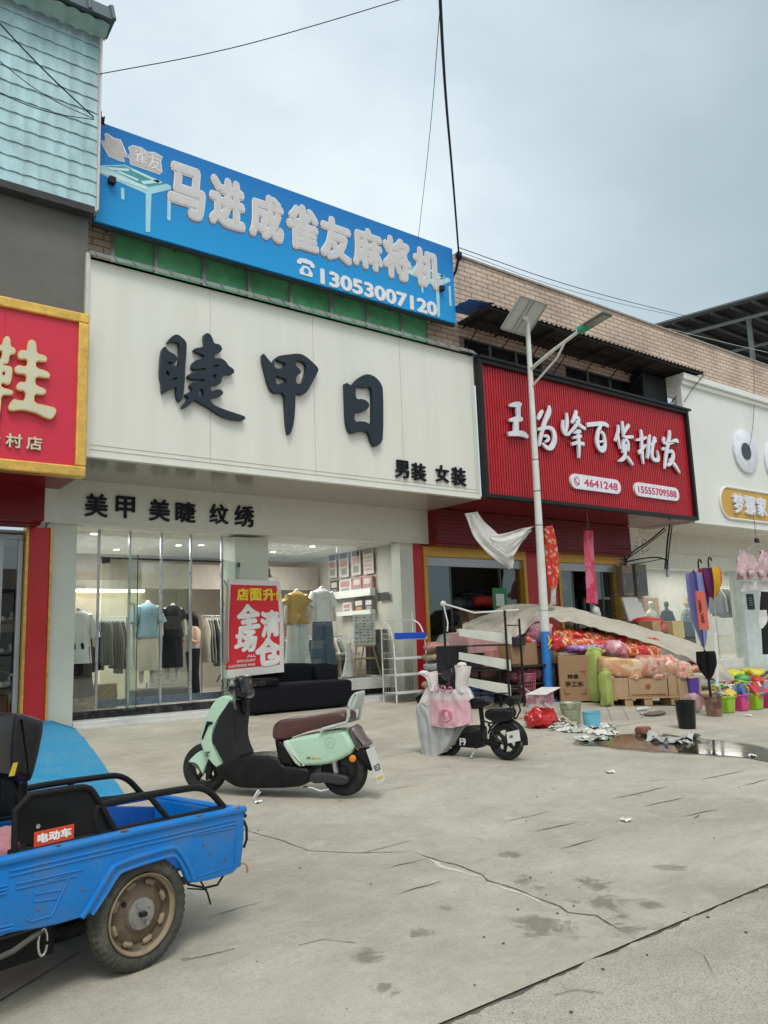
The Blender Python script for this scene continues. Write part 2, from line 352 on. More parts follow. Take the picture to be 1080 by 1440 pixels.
# ---------------------------------------------------------------- ground
def concrete(name, base, dark, light, spots=(), rough_big=1.0):
    M = bpy.data.materials.new(name); M.use_nodes = True; nt = M.node_tree; N = nt.nodes; L = nt.links; b = N['Principled BSDF']
    tc = N.new('ShaderNodeTexCoord'); P = tc.outputs['Object']
    def nz(s, d, r=.6, dist=0):
        n = N.new('ShaderNodeTexNoise'); n.inputs['Scale'].default_value = s; n.inputs['Detail'].default_value = d; n.inputs['Roughness'].default_value = r; n.inputs['Distortion'].default_value = dist
        L.new(P, n.inputs['Vector']); return n.outputs[0]
    def rng(v, a, b_, c, d):
        r = N.new('ShaderNodeMapRange'); r.inputs[1].default_value = a; r.inputs[2].default_value = b_; r.inputs[3].default_value = c; r.inputs[4].default_value = d; L.new(v, r.inputs[0]); return r.outputs[0]
    def mixc(f, a, c):
        m = N.new('ShaderNodeMix'); m.data_type = 'RGBA'; L.new(f, m.inputs[0]); L.new(a, m.inputs[6]); m.inputs[7].default_value = (*c, 1); return m.outputs[2]
    rgb = N.new('ShaderNodeRGB'); rgb.outputs[0].default_value = (*base, 1); c = rgb.outputs[0]
    c = mixc(rng(nz(.55, 7, .65, .6), .42, .72, 0, .75), c, dark)
    c = mixc(rng(nz(1.7, 8, .75, .5), .48, .7, 0, .75), c, light)
    c = mixc(rng(nz(2.6, 9, .8, 1.2), .54, .72, 0, .55), c, dark)
    c = mixc(rng(nz(9, 9, .85, .4), .52, .72, 0, .6), c, dark)
    c = mixc(rng(nz(30, 6, .8), .5, .72, 0, .5), c, dark)
    c = mixc(rng(nz(95, 4, .7), .47, .7, 0, .6 * rough_big), c, tuple(v * .85 for v in dark))
    c = mixc(rng(nz(120, 3, .8), .52, .72, 0, .5 * rough_big), c, light)
    def nzs(sc, d, r, s_):
        mp_ = N.new('ShaderNodeMapping'); mp_.inputs['Scale'].default_value = sc; mp_.inputs['Rotation'].default_value = (0, 0, -.06); L.new(P, mp_.inputs[0]); n = N.new('ShaderNodeTexNoise'); n.inputs['Scale'].default_value = s_; n.inputs['Detail'].default_value = d; n.inputs['Roughness'].default_value = r; n.inputs['Distortion'].default_value = .5; L.new(mp_.outputs[0], n.inputs['Vector']); return n.outputs[0]
    c = mixc(rng(nzs((.6, 1.5, 1), 9, .8, 2.2), .52, .72, 0, .42), c, tuple(v * .92 for v in dark))       # broom and drag streaks along the street
    c = mixc(rng(nzs((.8, 2.4, 1), 8, .85, 6), .53, .70, 0, .5), c, light)
    c = mixc(rng(nzs((.5, .8, 1), 7, .65, .9), .50, .70, 0, .45), c, tuple(v * .8 for v in dark))
    # darker dots (old gum, oil)
    vo = N.new('ShaderNodeTexVoronoi'); vo.inputs['Scale'].default_value = 1.6; L.new(P, vo.inputs['Vector'])
    c = mixc(rng(vo.outputs[0], .03, .045, .55, 0), c, tuple(v * .45 for v in dark))
    for (sx, sy, sr, sa) in list(spots) + [(3.1, 3.6, .10, .5), (4.6, 3.2, .13, .5), (6.3, 4.6, .12, .45), (5.4, 6.0, .15, .4)] * bool(spots):     # oil and water stains, each with a place of its own
        s = N.new('ShaderNodeVectorMath'); s.operation = 'DISTANCE'; L.new(P, s.inputs[0]); s.inputs[1].default_value = (sx, sy, 0)
        q = N.new('ShaderNodeMath'); q.operation = 'MULTIPLY_ADD'; L.new(nz(3.0, 10, .72, .5), q.inputs[0]); q.inputs[1].default_value = sr * 5.5; L.new(s.outputs['Value'], q.inputs[2])
        c = mixc(rng(q.outputs[0], sr * 2.6 + sr * .30, sr * 2.6 + sr * .75, sa, 0), c, tuple(v * .42 for v in dark))
    L.new(c, b.inputs['Base Color']); 
    L.new(rng(nz(3, 5), .3, .7, .62, .9), b.inputs['Roughness']); b.inputs['Specular IOR Level'].default_value = .35
    bp = N.new('ShaderNodeBump'); bp.inputs['Strength'].default_value = .5 * rough_big; bp.inputs['Distance'].default_value = .006; L.new(nz(70, 6, .8), bp.inputs['Height']); L.new(bp.outputs[0], b.inputs['Normal'])
    MATS[name] = M; return M
z5 = lambda a, b: gr(360 + a / 1.5, 1040 + b / 1.5)
sp_px = [(560, 300, .22), (690, 300, .26), (735, 345, .25), (620, 398, .30), (780, 395, .26), (822, 345, .14), (240, 462, .2), (345, 412, .13), (270, 522, .12), (543, 242, .12), (600, 312, .16)]
spots = []
for a, b_, r in sp_px:
    p = z5(a, b_); spots.append((p.x, p.y, r * .85, .62))
CONC = concrete('apron_concrete', (.475, .44, .365), (.27, .25, .205), (.58, .545, .465), spots)
ROADM = concrete('road_concrete', (.49, .455, .385), (.25, .23, .19), (.62, .585, .50), (), 1.9)
DARKGAP = mat('crack_dirt', (.12, .11, .09), .95, var=.3, scale=20)
g = MB(); ys = [2.6, 3, 3.5, 4, 4.5, 5, 6, 7, 8, 9, 10, 11, 12, 13, 14, 20, 400]; xs = [-300, -30, -6, 0, 3, 6, 9, 12, 16, 20, 30, 60, 400]
vs = [(x_, y_, gz(y_)) for y_ in ys for x_ in xs]; w_ = len(xs)
g.add(vs, [(j * w_ + i, j * w_ + i + 1, (j + 1) * w_ + i + 1, (j + 1) * w_ + i) for j in range(len(ys) - 1) for i in range(w_ - 1)])
struct('ground', g, CONC, base=(0, 0, 0), smooth=60)
r_ = MB(); N_ = 420
def edge(x_): return 2.588 + .030 * noise.noise(V((x_ * 1.1, 3, 0))) - .012 + .03 * noise.noise(V((x_ * 6, 1, 0))) + .02 * noise.noise(V((x_ * 19, 1, 0)))
for i in range(N_):
    a = -3 + i * 14 / N_; b_ = -3 + (i + 1) * 14 / N_
    r_.quad((a, -40, -.002), (b_, -40, -.002), (b_, edge(b_), -.002), (a, edge(a), -.002))
r_.quad((-300, -40, -.002), (-3, -40, -.002), (-3, 2.575, -.002), (-300, 2.575, -.002)); r_.quad((11, -40, -.002), (300, -40, -.002), (300, 2.575, -.002), (11, 2.575, -.002))
struct('road', r_, ROADM, base=(0, 0, 0), smooth=0)
u = MB(); u.quad((-320, -60, -.010), (420, -60, -.010), (420, 2.7, -.010), (-320, 2.7, -.010)); struct('ground_under_joint', u, DARKGAP, base=(0, 0, 0), smooth=0)
# cracks and drag grooves in the concrete
def ribbon(mb, pts, w, seed=0, jit=.35, dz=.004, step=.05):
    P = []
    for i in range(len(pts) - 1):
        a, b_ = V(pts[i]), V(pts[i + 1]); k = max(1, int((b_ - a).length / step))
        for j in range(k): P.append(a.lerp(b_, j / k))
    P.append(V(pts[-1])); L_ = []; n = len(P)
    for i, p in enumerate(P):
        t = P[min(n - 1, i + 1)] - P[max(0, i - 1)]; t.z = 0; t.normalize(); nn = V((-t.y, t.x, 0))
        o = noise.noise(V((i * .31, seed * 3.7, 0))) * w * 1.6; e = min(1, i / 3, (n - 1 - i) / 3) if n > 6 else 1
        ww = w * (.5 + jit * noise.noise(V((i * .9, seed, 5)))) * max(.12, e)
        for s_ in (-1, 1):
            q = p + nn * (o + s_ * ww); L_.append((q.x, q.y, gz(q.y) + dz))
    mb.add(L_, [(2 * i, 2 * i + 1, 2 * i + 3, 2 * i + 2) for i in range(n - 1)])
cr = MB()
segs = [((277, 273), (355, 252)), ((297, 328), (392, 298)), ((515, 177), (630, 150)), ((583, 196), (680, 174)), ((640, 232), (720, 210)), ((750, 126), (870, 99)), ((818, 142), (908, 122)), ((940, 85), (1030, 66)), ((1022, 98), (1085, 84)), ((897, 164), (980, 147)), ((245, 112), (345, 95)), ((210, 243), (340, 212)), ((925, 166), (935, 160))]
for k, (a, b_) in enumerate(segs): ribbon(cr, [z5(*a), z5(*b_)], .013 if k not in (2, 11, 10) else .007, k)
ribbon(cr, [z5(*q) for q in ((-60, 180), (0, 198), (60, 215), (110, 235), (220, 240), (330, 237))], .008, 40, .5)
ribbon(cr, [z5(*q) for q in ((330, 237), (372, 252), (420, 265), (480, 285), (490, 298), (545, 315), (590, 335), (640, 352), (660, 365), (720, 372), (765, 402), (790, 415))], .010, 41, .5)
ribbon(cr, [gr(*q) for q in ((527, 1067), (600, 1054))], .008, 43); ribbon(cr, [gr(*q) for q in ((735, 1040), (780, 1033))], .01, 44); ribbon(cr, [gr(*q) for q in ((855, 1024), (900, 1016), (960, 1012), (1000, 1010))], .012, 45)
ribbon(cr, [gr(*q) for q in ((290, 1291), (370, 1268))], .008, 46); ribbon(cr, [gr(*q) for q in ((265, 1350), (330, 1335))], .006, 47)
for q in (((850, 985), (862, 1018)), ((868, 982), (885, 1014)), ((885, 980), (905, 1010))): ribbon(cr, [gr(*q[0]), gr(*q[1])], .006, 50, .1)
for q in (((640, 1180), (668, 1178), (690, 1186)), ((905, 1100), (935, 1096), (950, 1100)), ((420, 1330), (455, 1322), (500, 1326)), ((300, 1190), (335, 1180), (372, 1184)), ((960, 1330), (990, 1345), (1005, 1372)), ((780, 1400), (812, 1392), (850, 1398))): ribbon(cr, [gr(*p_) for p_ in q], .0045, q[0][0], .5)
struct('ground_cracks', cr, DARKGAP, smooth=0)
pc = MB(); ribbon(pc, [z5(*q) for q in ((345, 248), (385, 266), (430, 278), (480, 292))], .045, 60, .5, .002, .06); ribbon(pc, [z5(*q) for q in ((500, 305), (560, 326), (620, 350))], .04, 61, .5, .002, .06)
struct('ground_patch', pc, mat('patch_mortar', (.55, .50, .43), .9, var=.2, scale=14, dirt=(.38, .35, .30)), smooth=0)
# puddle
pud = [(255, 452), (270, 440), (300, 432), (330, 428), (370, 424), (420, 420), (440, 414), (520, 408), (580, 407), (650, 412), (700, 422), (760, 424), (800, 434), (850, 436), (900, 444), (950, 448), (1010, 458), (1080, 476), (1180, 500), (1180, 560), (1080, 530), (1040, 524), (1000, 515), (900, 502), (860, 503), (800, 497), (700, 493), (640, 484), (600, 486), (500, 474), (450, 475), (420, 468), (340, 460), (300, 462)]
PU = MB(); pp = [gr(730 + a / 3.086, 900 + b_ / 3.086) for a, b_ in chaikin(pud, 2)]; PU.add([(q.x, q.y, gz(q.y) + .006) for q in pp], [tuple(range(len(pp)))[::-1]])
WAT = mat('puddle_water', (.055, .044, .03), .08, var=.4, scale=5, spec=.35, dirt=(.13, .105, .075), dirt_amt=.9, dscale=3)
struct('puddle_water', PU, WAT, smooth=0)
WET = MB(); cxm = sum((q.x for q in pp)) / len(pp); cym = sum((q.y for q in pp)) / len(pp)
ring = [V((q.x, q.y, 0)) + (V((q.x - cxm, q.y - cym, 0)).normalized()) * (.07 + .06 * noise.noise(q * 3)) for q in pp]; WET.add([(q.x, q.y, gz(q.y) + .003) for q in ring], [tuple(range(len(ring)))[::-1]])
struct('puddle_wet_edge', WET, mat('wet_concrete', (.21, .19, .155), .45, var=.2, scale=6), smooth=0)
# ---------------------------------------------------------------- shared materials
CREAM = mat('cream_panel', (.73, .72, .665), .38, var=.04, scale=.8, dirt=(.48, .46, .39), dirt_amt=.16, dscale=1.0, stretch=(2.2, 2.2, .22))
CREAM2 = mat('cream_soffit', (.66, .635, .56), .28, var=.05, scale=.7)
WHITEP = mat('white_panel', (.74, .74, .71), .4, var=.04, scale=.8, dirt=(.55, .54, .50), dirt_amt=.2, dscale=.6)
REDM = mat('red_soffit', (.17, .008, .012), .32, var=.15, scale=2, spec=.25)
REDP = mat('red_pillar', (.50, .018, .022), .38, var=.08, scale=2)
REDRIB = mat('red_rib', (.44, .014, .022), .33, var=.08, scale=3)
SIGNRED = mat('sign_red', (.62, .02, .055), .42, var=.05, scale=2)
GOLD = mat('gold_frame', (.72, .44, .10), .33, metal=.55, var=.25, scale=9, dirt=(.5, .28, .06), dirt_amt=.5, dscale=5)
YELF = mat('yellow_frame', (.60, .34, .05), .4, metal=.2, var=.1, scale=6)
BLK = mat('black_metal', (.018, .018, .02), .45, var=.2, scale=8)
DGREY = mat('dark_steel', (.05, .052, .055), .5, var=.3, scale=5)
ALU = mat('grey_aluminium', (.42, .43, .44), .38, metal=.5, var=.08)
WHT = mat('white_paint', (.75, .75, .72), .4, var=.05)
GREYW = mat('grey_render', (.145, .142, .135), .8, var=.1, scale=1.2, dirt=(.10, .1, .095), dirt_amt=.6, dscale=.8)
CONCW = mat('cement_wall', (.24, .23, .21), .85, var=.15, scale=2, dirt=(.12, .115, .1), dirt_amt=.7)
TILE = mat('turquoise_tile', (.40, .585, .625), .6, var=.22, scale=5, dirt=(.45, .50, .50), dirt_amt=.35, dscale=3, stretch=(1, 1, .3), spec=.25)
TILEE = mat('tile_edge', (.62, .56, .56), .6, var=.1)
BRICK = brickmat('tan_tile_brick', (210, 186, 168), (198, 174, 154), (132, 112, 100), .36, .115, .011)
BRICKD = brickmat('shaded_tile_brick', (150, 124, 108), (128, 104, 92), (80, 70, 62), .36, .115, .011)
GLS = glass('shop_glass', (.95, .975, .965)); GLD = glass('door_glass', (.86, .92, .895))
GREENW = mat('green_film_window', (.17, .56, .28), .2, var=.25, scale=1.6, dirt=(.06, .28, .12), dirt_amt=.6, dscale=1.5, spec=.6)
MARBLE = mat('white_marble', (.66, .66, .64), .3, var=.08, scale=3); BMARB = mat('black_marble', (.02, .02, .024), .15, var=.4, scale=6, dirt=(.2, .19, .17), dirt_amt=.5, dscale=7)
WIRE = mat('wire_black', (.012, .012, .014), .6)
LAMPE = mat('downlight_glow', (.9, .9, .85), .5, emit=(1, .96, .86), es=9)
def frame_rect(mb, x0, x1, z0, z1, y0, y1, w):
    mb.box(x0, x1, y0, y1, z0, z0 + w); mb.box(x0, x1, y0, y1, z1 - w, z1); mb.box(x0, x0 + w, y0, y1, z0 + w, z1 - w); mb.box(x1 - w, x1, y0, y1, z0 + w, z1 - w)
YG = 12.95
# ================================================================ shoe shop, far left
B = thing('shoe_shop_building', 'shoe shop at the left edge with turquoise tiled upper front, grey wall and red pillar', 'building', (1.0, 13, .3))
w = MB(); w.box(-6, 3.22, 11.25, 16, 6.35, 8.15); w.box(-6, 3.22, 12.9, 13.2, 3.9, 6.35); obj('wall', w, GREYW, B, smooth=0)
t = MB()
zb, ztop = 7.98, 11.0
X0, X1 = -1.2, 3.29
def tilef(u, v):
    x_ = X0 + (X1 - X0) * u; z_ = zb + (ztop - zb) * v; row = (v * 13) % 1.0
    return V((x_, 11.16 - .022 * (1 - abs(math.sin(math.pi * x_ / .205))) - .034 * (1 - row) + .09 * v + .004 * noise.noise(V((x_ * 5, z_ * 9, 0))), z_ + .035 * abs(math.sin(math.pi * x_ / .205)) * (1 - row)))
nu = 270
for k in range(13):
    def rowf(u, v, k=k):
        x_ = X0 + (X1 - X0) * u; w = abs(math.sin(math.pi * x_ / .205)); h = (ztop - zb) / 13
        return V((x_, 11.16 - .018 * (1 - w) - .020 * (1 - v) + .09 * (k + v) / 13 + .003 * noise.noise(V((x_ * 5, k, 0))), zb + h * (k + v * 1.16 - .05) + .025 * w * (1 - v) + .004 * noise.noise(V((x_ * 3, k * 7.0, 1)))))
    t.grid(rowf, nu, 3)
obj('tile_panel', t, TILE, B, smooth=50)
t = MB(); t.box(-6, X1, 11.26, 11.6, zb, 11.2); obj('tile_backing', t, mat('tile_back', (.05, .09, .10), .8), B, smooth=0)
t = MB(); t.grid(lambda u, v: V((X0 + (X1 - X0) * u, 11.105 - .03 * (1 - abs(math.sin(math.pi * (X0 + (X1 - X0) * u) / .205))), zb - .04 + .07 * v)), nu, 1); t.box(X1, X1 + .03, 11.1, 11.3, zb, ztop); obj('tile_trim', t, TILEE, B)
t = MB(); t.box(-6, 3.24, 11.02, 11.22, 7.86, 7.97); obj('gutter', t, DGREY, B, smooth=0)
t = MB()
for k in range(13):
    a = X1 + .12 - k * .36
    t.hexa([(a - .36, 10.80, 11.0), (a, 10.80, 11.0), (a, 11.2, 10.95), (a - .36, 11.2, 10.95), (a - .36, 10.93, 11.30), (a, 10.93, 11.30), (a, 11.15, 11.40), (a - .36, 11.15, 11.40)]); t.tube([(a - .02, 10.79, 11.0), (a - .02, 10.92, 11.32), (a - .02, 11.1, 11.42)], .032, 8)
obj('ridge_cap', t, mat('ridge_blue_grey', (.055, .085, .105), .55, var=.25, scale=3), B, smooth=40)
t = MB(); t.grid(lambda u, v: V((X0 + (X1 + .06 - X0) * u, 10.86 + .25 * v, 10.93 + .035 * abs(math.sin(math.pi * (X0 + (X1 - X0) * u) / .205)) - .1 * v)), nu, 2); obj('eave_sheet', t, mat('eave_green', (.25, .38, .36), .6, var=.2), B)
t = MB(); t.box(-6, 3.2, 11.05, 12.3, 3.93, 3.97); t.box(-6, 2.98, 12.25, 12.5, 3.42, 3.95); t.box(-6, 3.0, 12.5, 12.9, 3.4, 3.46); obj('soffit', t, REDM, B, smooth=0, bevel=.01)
pa, pb = at(41, 744, 12.9), at(74, 744, 12.9)
t = MB(); t.box(pa.x, pb.x - .03, 12.9, 13.2, .25, 3.42); obj('pillar', t, REDP, B, smooth=0, bevel=.008)
t = MB(); t.box(pa.x - .04, pa.x, 12.88, 13.1, .25, 3.42); t.box(pb.x - .03, pb.x, 12.88, 13.1, .25, 3.42); obj('gold_trim', t, GOLD, B, smooth=0)
da, db = at(2, 760, 13.1).x, pa.x - .05
t = MB(); frame_rect(t, da - .6, db, .35, 3.3, 13.0, 13.08, .07); t.box(da - .05, da + .02, 13.0, 13.08, .42, 3.23); obj('door_frame', t, ALU, B, smooth=0, bevel=.006)
t = MB(); t.box(da - .55, db - .05, 13.03, 13.045, .4, 3.25); obj('door_pane', t, GLS, B, smooth=0)
t = MB(); t.box(-4, da - .6, 13.0, 13.1, .3, 3.42); obj('front_panel', t, ALU, B, smooth=0)
t = MB(); t.box(-4, 3.6, 15.6, 15.7, .3, 3.4); t.box(3.1, 3.2, 13.2, 15.6, .3, 3.4); t.box(-4, 3.2, 13.2, 15.6, 3.36, 3.4); t.box(-4, 3.2, 13.1, 15.6, .3, .36); obj('room', t, mat('shoe_room', (.55, .53, .48), .6), B, smooth=0)
S = thing('shoe_rack', 'tall dark shoe display shelf with white shoes and orange boxes behind the left door', 'shelf', (da + .5, 13.6, .36))
t = MB()
for z_ in (.4, .95, 1.45, 1.95, 2.45): t.box(da - .4, db + .3, 13.4, 13.75, z_, z_ + .035)
for x_ in (da - .4, da + .28, db + .28): t.box(x_, x_ + .035, 13.4, 13.44, .36, 3.2)
obj('shelf_frame', t, BLK, S, smooth=0)
t = MB()
t.box(da - .4, db + .3, 13.70, 13.72, 2.48, 3.2)
for k in range(24): t.box(da - .38 + k * .06, da - .345 + k * .06, 13.66, 13.70, 2.5, 3.2)
obj('dark_blind', t, mat('blind_black', (.02, .02, .022), .6), S, smooth=0)
def shoe(x_, y_, z_, m_, mi):
    q = MB(); q.lathe([(0, -.13), (.035, -.125), (.045, -.05), (.042, .03), (.05, .08), (.03, .12), (0, .13)], (x_, y_, z_ + .05), (.5, -.86, 0), 10, 1, .9); q.lathe([(.03, 0), (.042, .02), (.04, .09), (.045, .1)], (x_ - .03, y_ + .06, z_ + .05), (0, 0, 1), 10)
    return tag(obj('shoe', q, m_), 'white or pale shoe standing on the dark display shelf of the shoe shop', 'shoe', 'shoes on the shoe shop shelf')
SHM = [mat('shoe_white', (.75, .74, .7), .5), mat('shoe_beige', (.6, .52, .42), .5)]
for z_ in (.985, 1.485, 1.985):
    for k in range(4): shoe(da - .15 + k * .24, 13.52, z_, SHM[0], k)
for k, (xo, col) in enumerate(((0, (.55, .22, .06)), (.18, (.28, .13, .06)), (.36, (.6, .25, .07)))):
    q = MB(); q.box(da - .1 + xo, da + .06 + xo, 13.42, 13.7, .44, .44 + .42)
    tag(obj('shoe_box', q, mat('shoebox%d' % k, col, .6), bevel=.004), ['bright orange shoe box, leftmost at the bottom of the shoe shelf', 'dark brown shoe box between two orange ones on the shoe shelf', 'orange shoe box next to the door frame on the shoe shelf'][k], 'shoe box', 'shoe boxes on the shoe shelf')
# red sign with gold frame
S = thing('shop_sign', 'red shoe shop sign with gold frame and cream characters at the left edge', 'sign', (0, 11.0, 3.9))
p0, p1 = at(115, 449, 10.98), at(111, 661, 10.98)
xr = at(126, 440, 10.98).x; zt = at(126, 443, 10.98).z; zb_ = at(121.7, 671.7, 10.98).z
t = MB(); t.box(-5, xr - .08, 11.0, 11.08, zb_ + .1, zt - .1); obj('sign_face', t, SIGNRED, S, smooth=0)
t = MB()
for k in range(10): t.box(xr - 1.1 - k * .6, xr - 1.095 - k * .6, 10.997, 11.02, zb_ + .1, zt - .1)
obj('panel_seam', t, mat('seam_red', (.40, .012, .03), .5), S, smooth=0)
t = MB(); frame_rect(t, -5.1, xr, zb_, zt, 10.95, 11.15, .15); obj('gold_frame', t, GOLD, S, smooth=0, bevel=.02)
XIE = [[(310,170),(340,142),(380,145),(410,190),(412,298),(500,315),(530,345),(525,380),(505,395),(405,380),(402,460),(520,490),(562,530),(560,560),(540,580),(400,555),(395,640),(440,670),(500,690),(522,720),(510,750),(480,765),(385,750),(385,855),(500,875),(640,912),(620,990),(580,1038),(530,1030),(420,975),(330,945),(230,930),(130,945),(90,920),(100,870),(150,805),(200,820),(275,832),(290,720),(200,712),(180,680),(195,635),(235,612),(290,625),(300,530),(190,525),(160,490),(170,445),(215,425),(300,450),(310,360),(215,365),(195,320),(210,270),(255,255),(305,265)],
 [(30,170),(50,110),(80,100),(115,120),(120,220),(160,230),(180,265),(160,310),(110,310),(100,380),(85,415),(30,412),(45,430),(120,440),(140,470),(130,600),(100,655),(15,625),(15,680),(140,710),(150,740),(130,770),(15,760),(10,900),(-10,1000),(-60,1000),(-60,750),(-200,740),(-200,690),(-60,680),(-60,620),(-130,600),(-150,440),(-60,420),(-60,400),(-100,380),(-110,300),(-180,290),(-190,220),(-110,215),(-100,110),(-60,110),(-50,200),(20,205)],
 [(-40,270),(20,265),(25,300),(5,370),(-40,360)], [(25,515),(45,500),(60,520),(50,545),(30,540)]]
LET_C = mat('letter_cream', (.62, .58, .42), .45, var=.05); LET_G = mat('letter_gold_side', (.75, .55, .22), .35, metal=.4)
PP = sign_letters(XIE, 8, (0, 460), 10.93)
o_ = obj('letter', curve_poly(PP, 10.995, .07), LET_G, S, smooth=25)
P2 = [[(x_, z_) for x_, z_ in inset(p, .014 if k < 2 else -.014)] for k, p in enumerate(PP)]
obj('letter_face', curve_poly(P2, 10.925, .006), LET_C, o_, smooth=25)
def px_box(x0, y0, x1, y1, Y):   # box of the upright line of writing that runs from left edge x0 to right edge x1; y0/y1 = top/bottom at left edge
    a = at(x0, y0, Y); b_ = at(x0, y1, Y); c = at(x1, y0, Y); return (a.x, c.x, b_.z, a.z)
for ch, bx in (('村', (8, 609, 31, 629)), ('店', (37, 613, 59, 632))): text('small_letter', ch, px_box(*bx, 10.99), 10.995, LET_C, S, off=.02, depth=.03)
text('small_letter', '乡', px_box(-22, 605, 1, 625, 10.99), 10.995, LET_C, S, off=.02, depth=.03)
# blue ramp mat
RM = MB(); edge_px = [(101, 1024.5), (102, 1025), (118, 1040), (135, 1062), (152, 1086), (166, 1104), (176, 1120)]
eg = [gr(*q) for q in edge_px]
ptsR = []
def blue(u, v):
    k = v * (len(eg) - 1); i = min(len(eg) - 2, int(k)); e_ = eg[i].lerp(eg[i + 1], k - i)
    yy = 12.86 - (12.86 - 7.2) * v if False else e_.y
    xx = e_.x - (1 - u) * 2.2; yy = min(12.86, yy + (1 - u) * .5)
    top = .17 * max(0, min(1, (yy - 9.0) / 3.6)); ed = min(1, (1 - u) * 5 + .12)
    return V((xx, yy, gz(yy) + .012 + top * ed + .018 * noise.noise(V((xx * 2.2, yy * 5, 0))) + .006 * noise.noise(V((xx * 9, yy * 9, 0)))))
RM.grid(blue, 40, 50)
tag(obj('blue_mat', RM, mat('blue_mat', (.012, .26, .50), .75, var=.25, scale=25, bump=.8, bscale=45, dirt=(.10, .30, .42), dirt_amt=.6, dscale=3)), 'blue ramp carpet leading up to the shoe shop door beside the red pillar', 'mat')
# ================================================================ clothes shop
B = thing('clothes_shop_building', 'cream fronted clothes shop in the middle with glass doors and display window', 'building', (7, 13, .3))
t = MB(); t.box(3.24, 11.0, 11.2, 11.3, 4.22, 7.26)
t.box(3.24, 11.0, 11.19, 11.2, 4.22, 4.25)
obj('fascia', t, CREAM, B, smooth=0)
t = MB()
for x_ in (5.15, 7.1, 9.05): t.box(x_, x_ + .006, 11.194, 11.2, 4.34, 7.2)
t.box(3.3, 10.94, 11.193, 11.2, 4.33, 4.337); t.box(3.3, 10.94, 11.193, 11.2, 4.40, 4.404); t.box(10.9, 10.905, 11.193, 11.2, 4.34, 7.2)
obj('panel_seam', t, mat('cream_seam', (.50, .49, .44), .5), B, smooth=0)
t = MB(); t.box(3.18, 3.24, 11.17, 11.3, 4.2, 7.3); obj('fascia_edge', t, mat('edge_cream', (.55, .55, .5), .4), B, smooth=0)
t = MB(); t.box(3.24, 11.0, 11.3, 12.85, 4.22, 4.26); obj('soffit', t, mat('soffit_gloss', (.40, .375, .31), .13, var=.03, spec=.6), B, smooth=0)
t = MB(); t.box(3.0, 10.97, 12.85, 12.93, 3.52, 4.22); t.box(10.97, 11.0, 12.84, 12.93, 3.5, 4.22); t.box(3.0, 10.97, 12.835, 12.86, 3.50, 3.53); obj('lower_band', t, CREAM2, B, smooth=0)
t = MB()
def tread(u, v):
    x_ = 3.22 + (11.03 - 3.22) * u; return V((x_, 11.08 + .13 * v, 7.235 + .13 * v))
t.grid(tread, 400, 2); t.box(3.22, 11.03, 11.2, 11.9, 7.22, 7.26)
for k in range(27): t.hexa([(3.3 + k * .29 + e_, 11.075 + .13 * f_ - (.008 if g_ else 0), 7.235 + .13 * f_ + (.008 if g_ else 0)) for f_ in (0, 1) for e_, g_ in ((0, 0), (.012, 0), (.012, 1), (0, 1))])
obj('drip_canopy', t, mat('canopy_grey', (.17, .175, .16), .6, var=.3, scale=5), B)
t = MB(); t.box(3.24, 11.4, 12.0, 12.3, 8.32, 9.92)
wl, wr = at(158, 360, 11.98).x, at(602, 470, 11.98).x
t.box(3.24, wl, 12.0, 12.3, 7.2, 8.32); t.box(wr, 11.4, 12.0, 12.3, 7.2, 8.32)
obj('brick_wall', t, BRICK, B, smooth=0)
mull = [at(q, 400, 11.98).x for q in (158, 220, 287.5, 351.5, 410, 466, 516.5, 564, 602)]
for a, b_ in zip(mull[:-1], mull[1:]):
    t = MB(); t.box(a + .03, b_ - .03, 12.05, 12.06, 7.22, 8.3); wnd = obj('window', t, GREENW, B, smooth=0)
    t = MB(); t.box(a - .03, a + .03, 11.99, 12.1, 7.22, 8.32); obj('window_mullion', t, ALU, wnd, smooth=0)
# columns, sill
t = MB(); t.box(pb.x + .005, 3.66, YG, 13.25, .2, 3.52); obj('column', t, mat('column_cream', (.60, .615, .54), .4, var=.03), B, smooth=0, bevel=.006)
t = MB(); t.box(at(563, 800, YG).x, at(580, 766, YG).x, YG, 13.25, .2, 3.52); obj('column', t, mat('column_cream', (.60, .615, .54), .4), B, smooth=0, bevel=.006)
t = MB(); t.box(6.62, 7.32, 13.3, 13.8, .3, 3.5); obj('column', t, mat('column_cream', (.60, .615, .54), .4), B, smooth=0, bevel=.006)
t = MB(); t.box(3.66, 10.75, 12.9, 13.35, .2, .40); t.box(3.6, 10.75, 12.88, 12.9, .2, .33); obj('step', t, MARBLE, B, smooth=0, bevel=.01)
t = MB(); t.box(3.66, 10.2, 13.35, 13.5, .3, .52); obj('riser', t, BMARB, B, smooth=0)
t = MB(); t.box(7.35, 10.15, 13.28, 13.6, .52, .74); obj('window_sill', t, MARBLE, B, smooth=0, bevel=.01)
FL = .50
t = MB(); t.box(3.3, 11, 13.45, 19.6, .40, FL); obj('shop_floor', t, mat('shop_floor', (.42, .40, .36), .22, var=.15, scale=2), B, smooth=0)
t = MB(); t.box(3.3, 10.6, 19.4, 19.5, FL, 3.6); t.box(3.25, 3.33, 13.3, 19.4, FL, 3.6); t.box(10.5, 10.6, 13.3, 19.4, FL, 3.6); obj('room_wall', t, mat('room_wall', (.50, .47, .41), .6, var=.05), B, smooth=0)
t = MB(); t.box(3.3, 10.6, 13.0, 19.4, 3.55, 3.6); obj('room_ceiling', t, mat('room_ceiling', (.70, .69, .65), .7, var=.03), B, smooth=0)
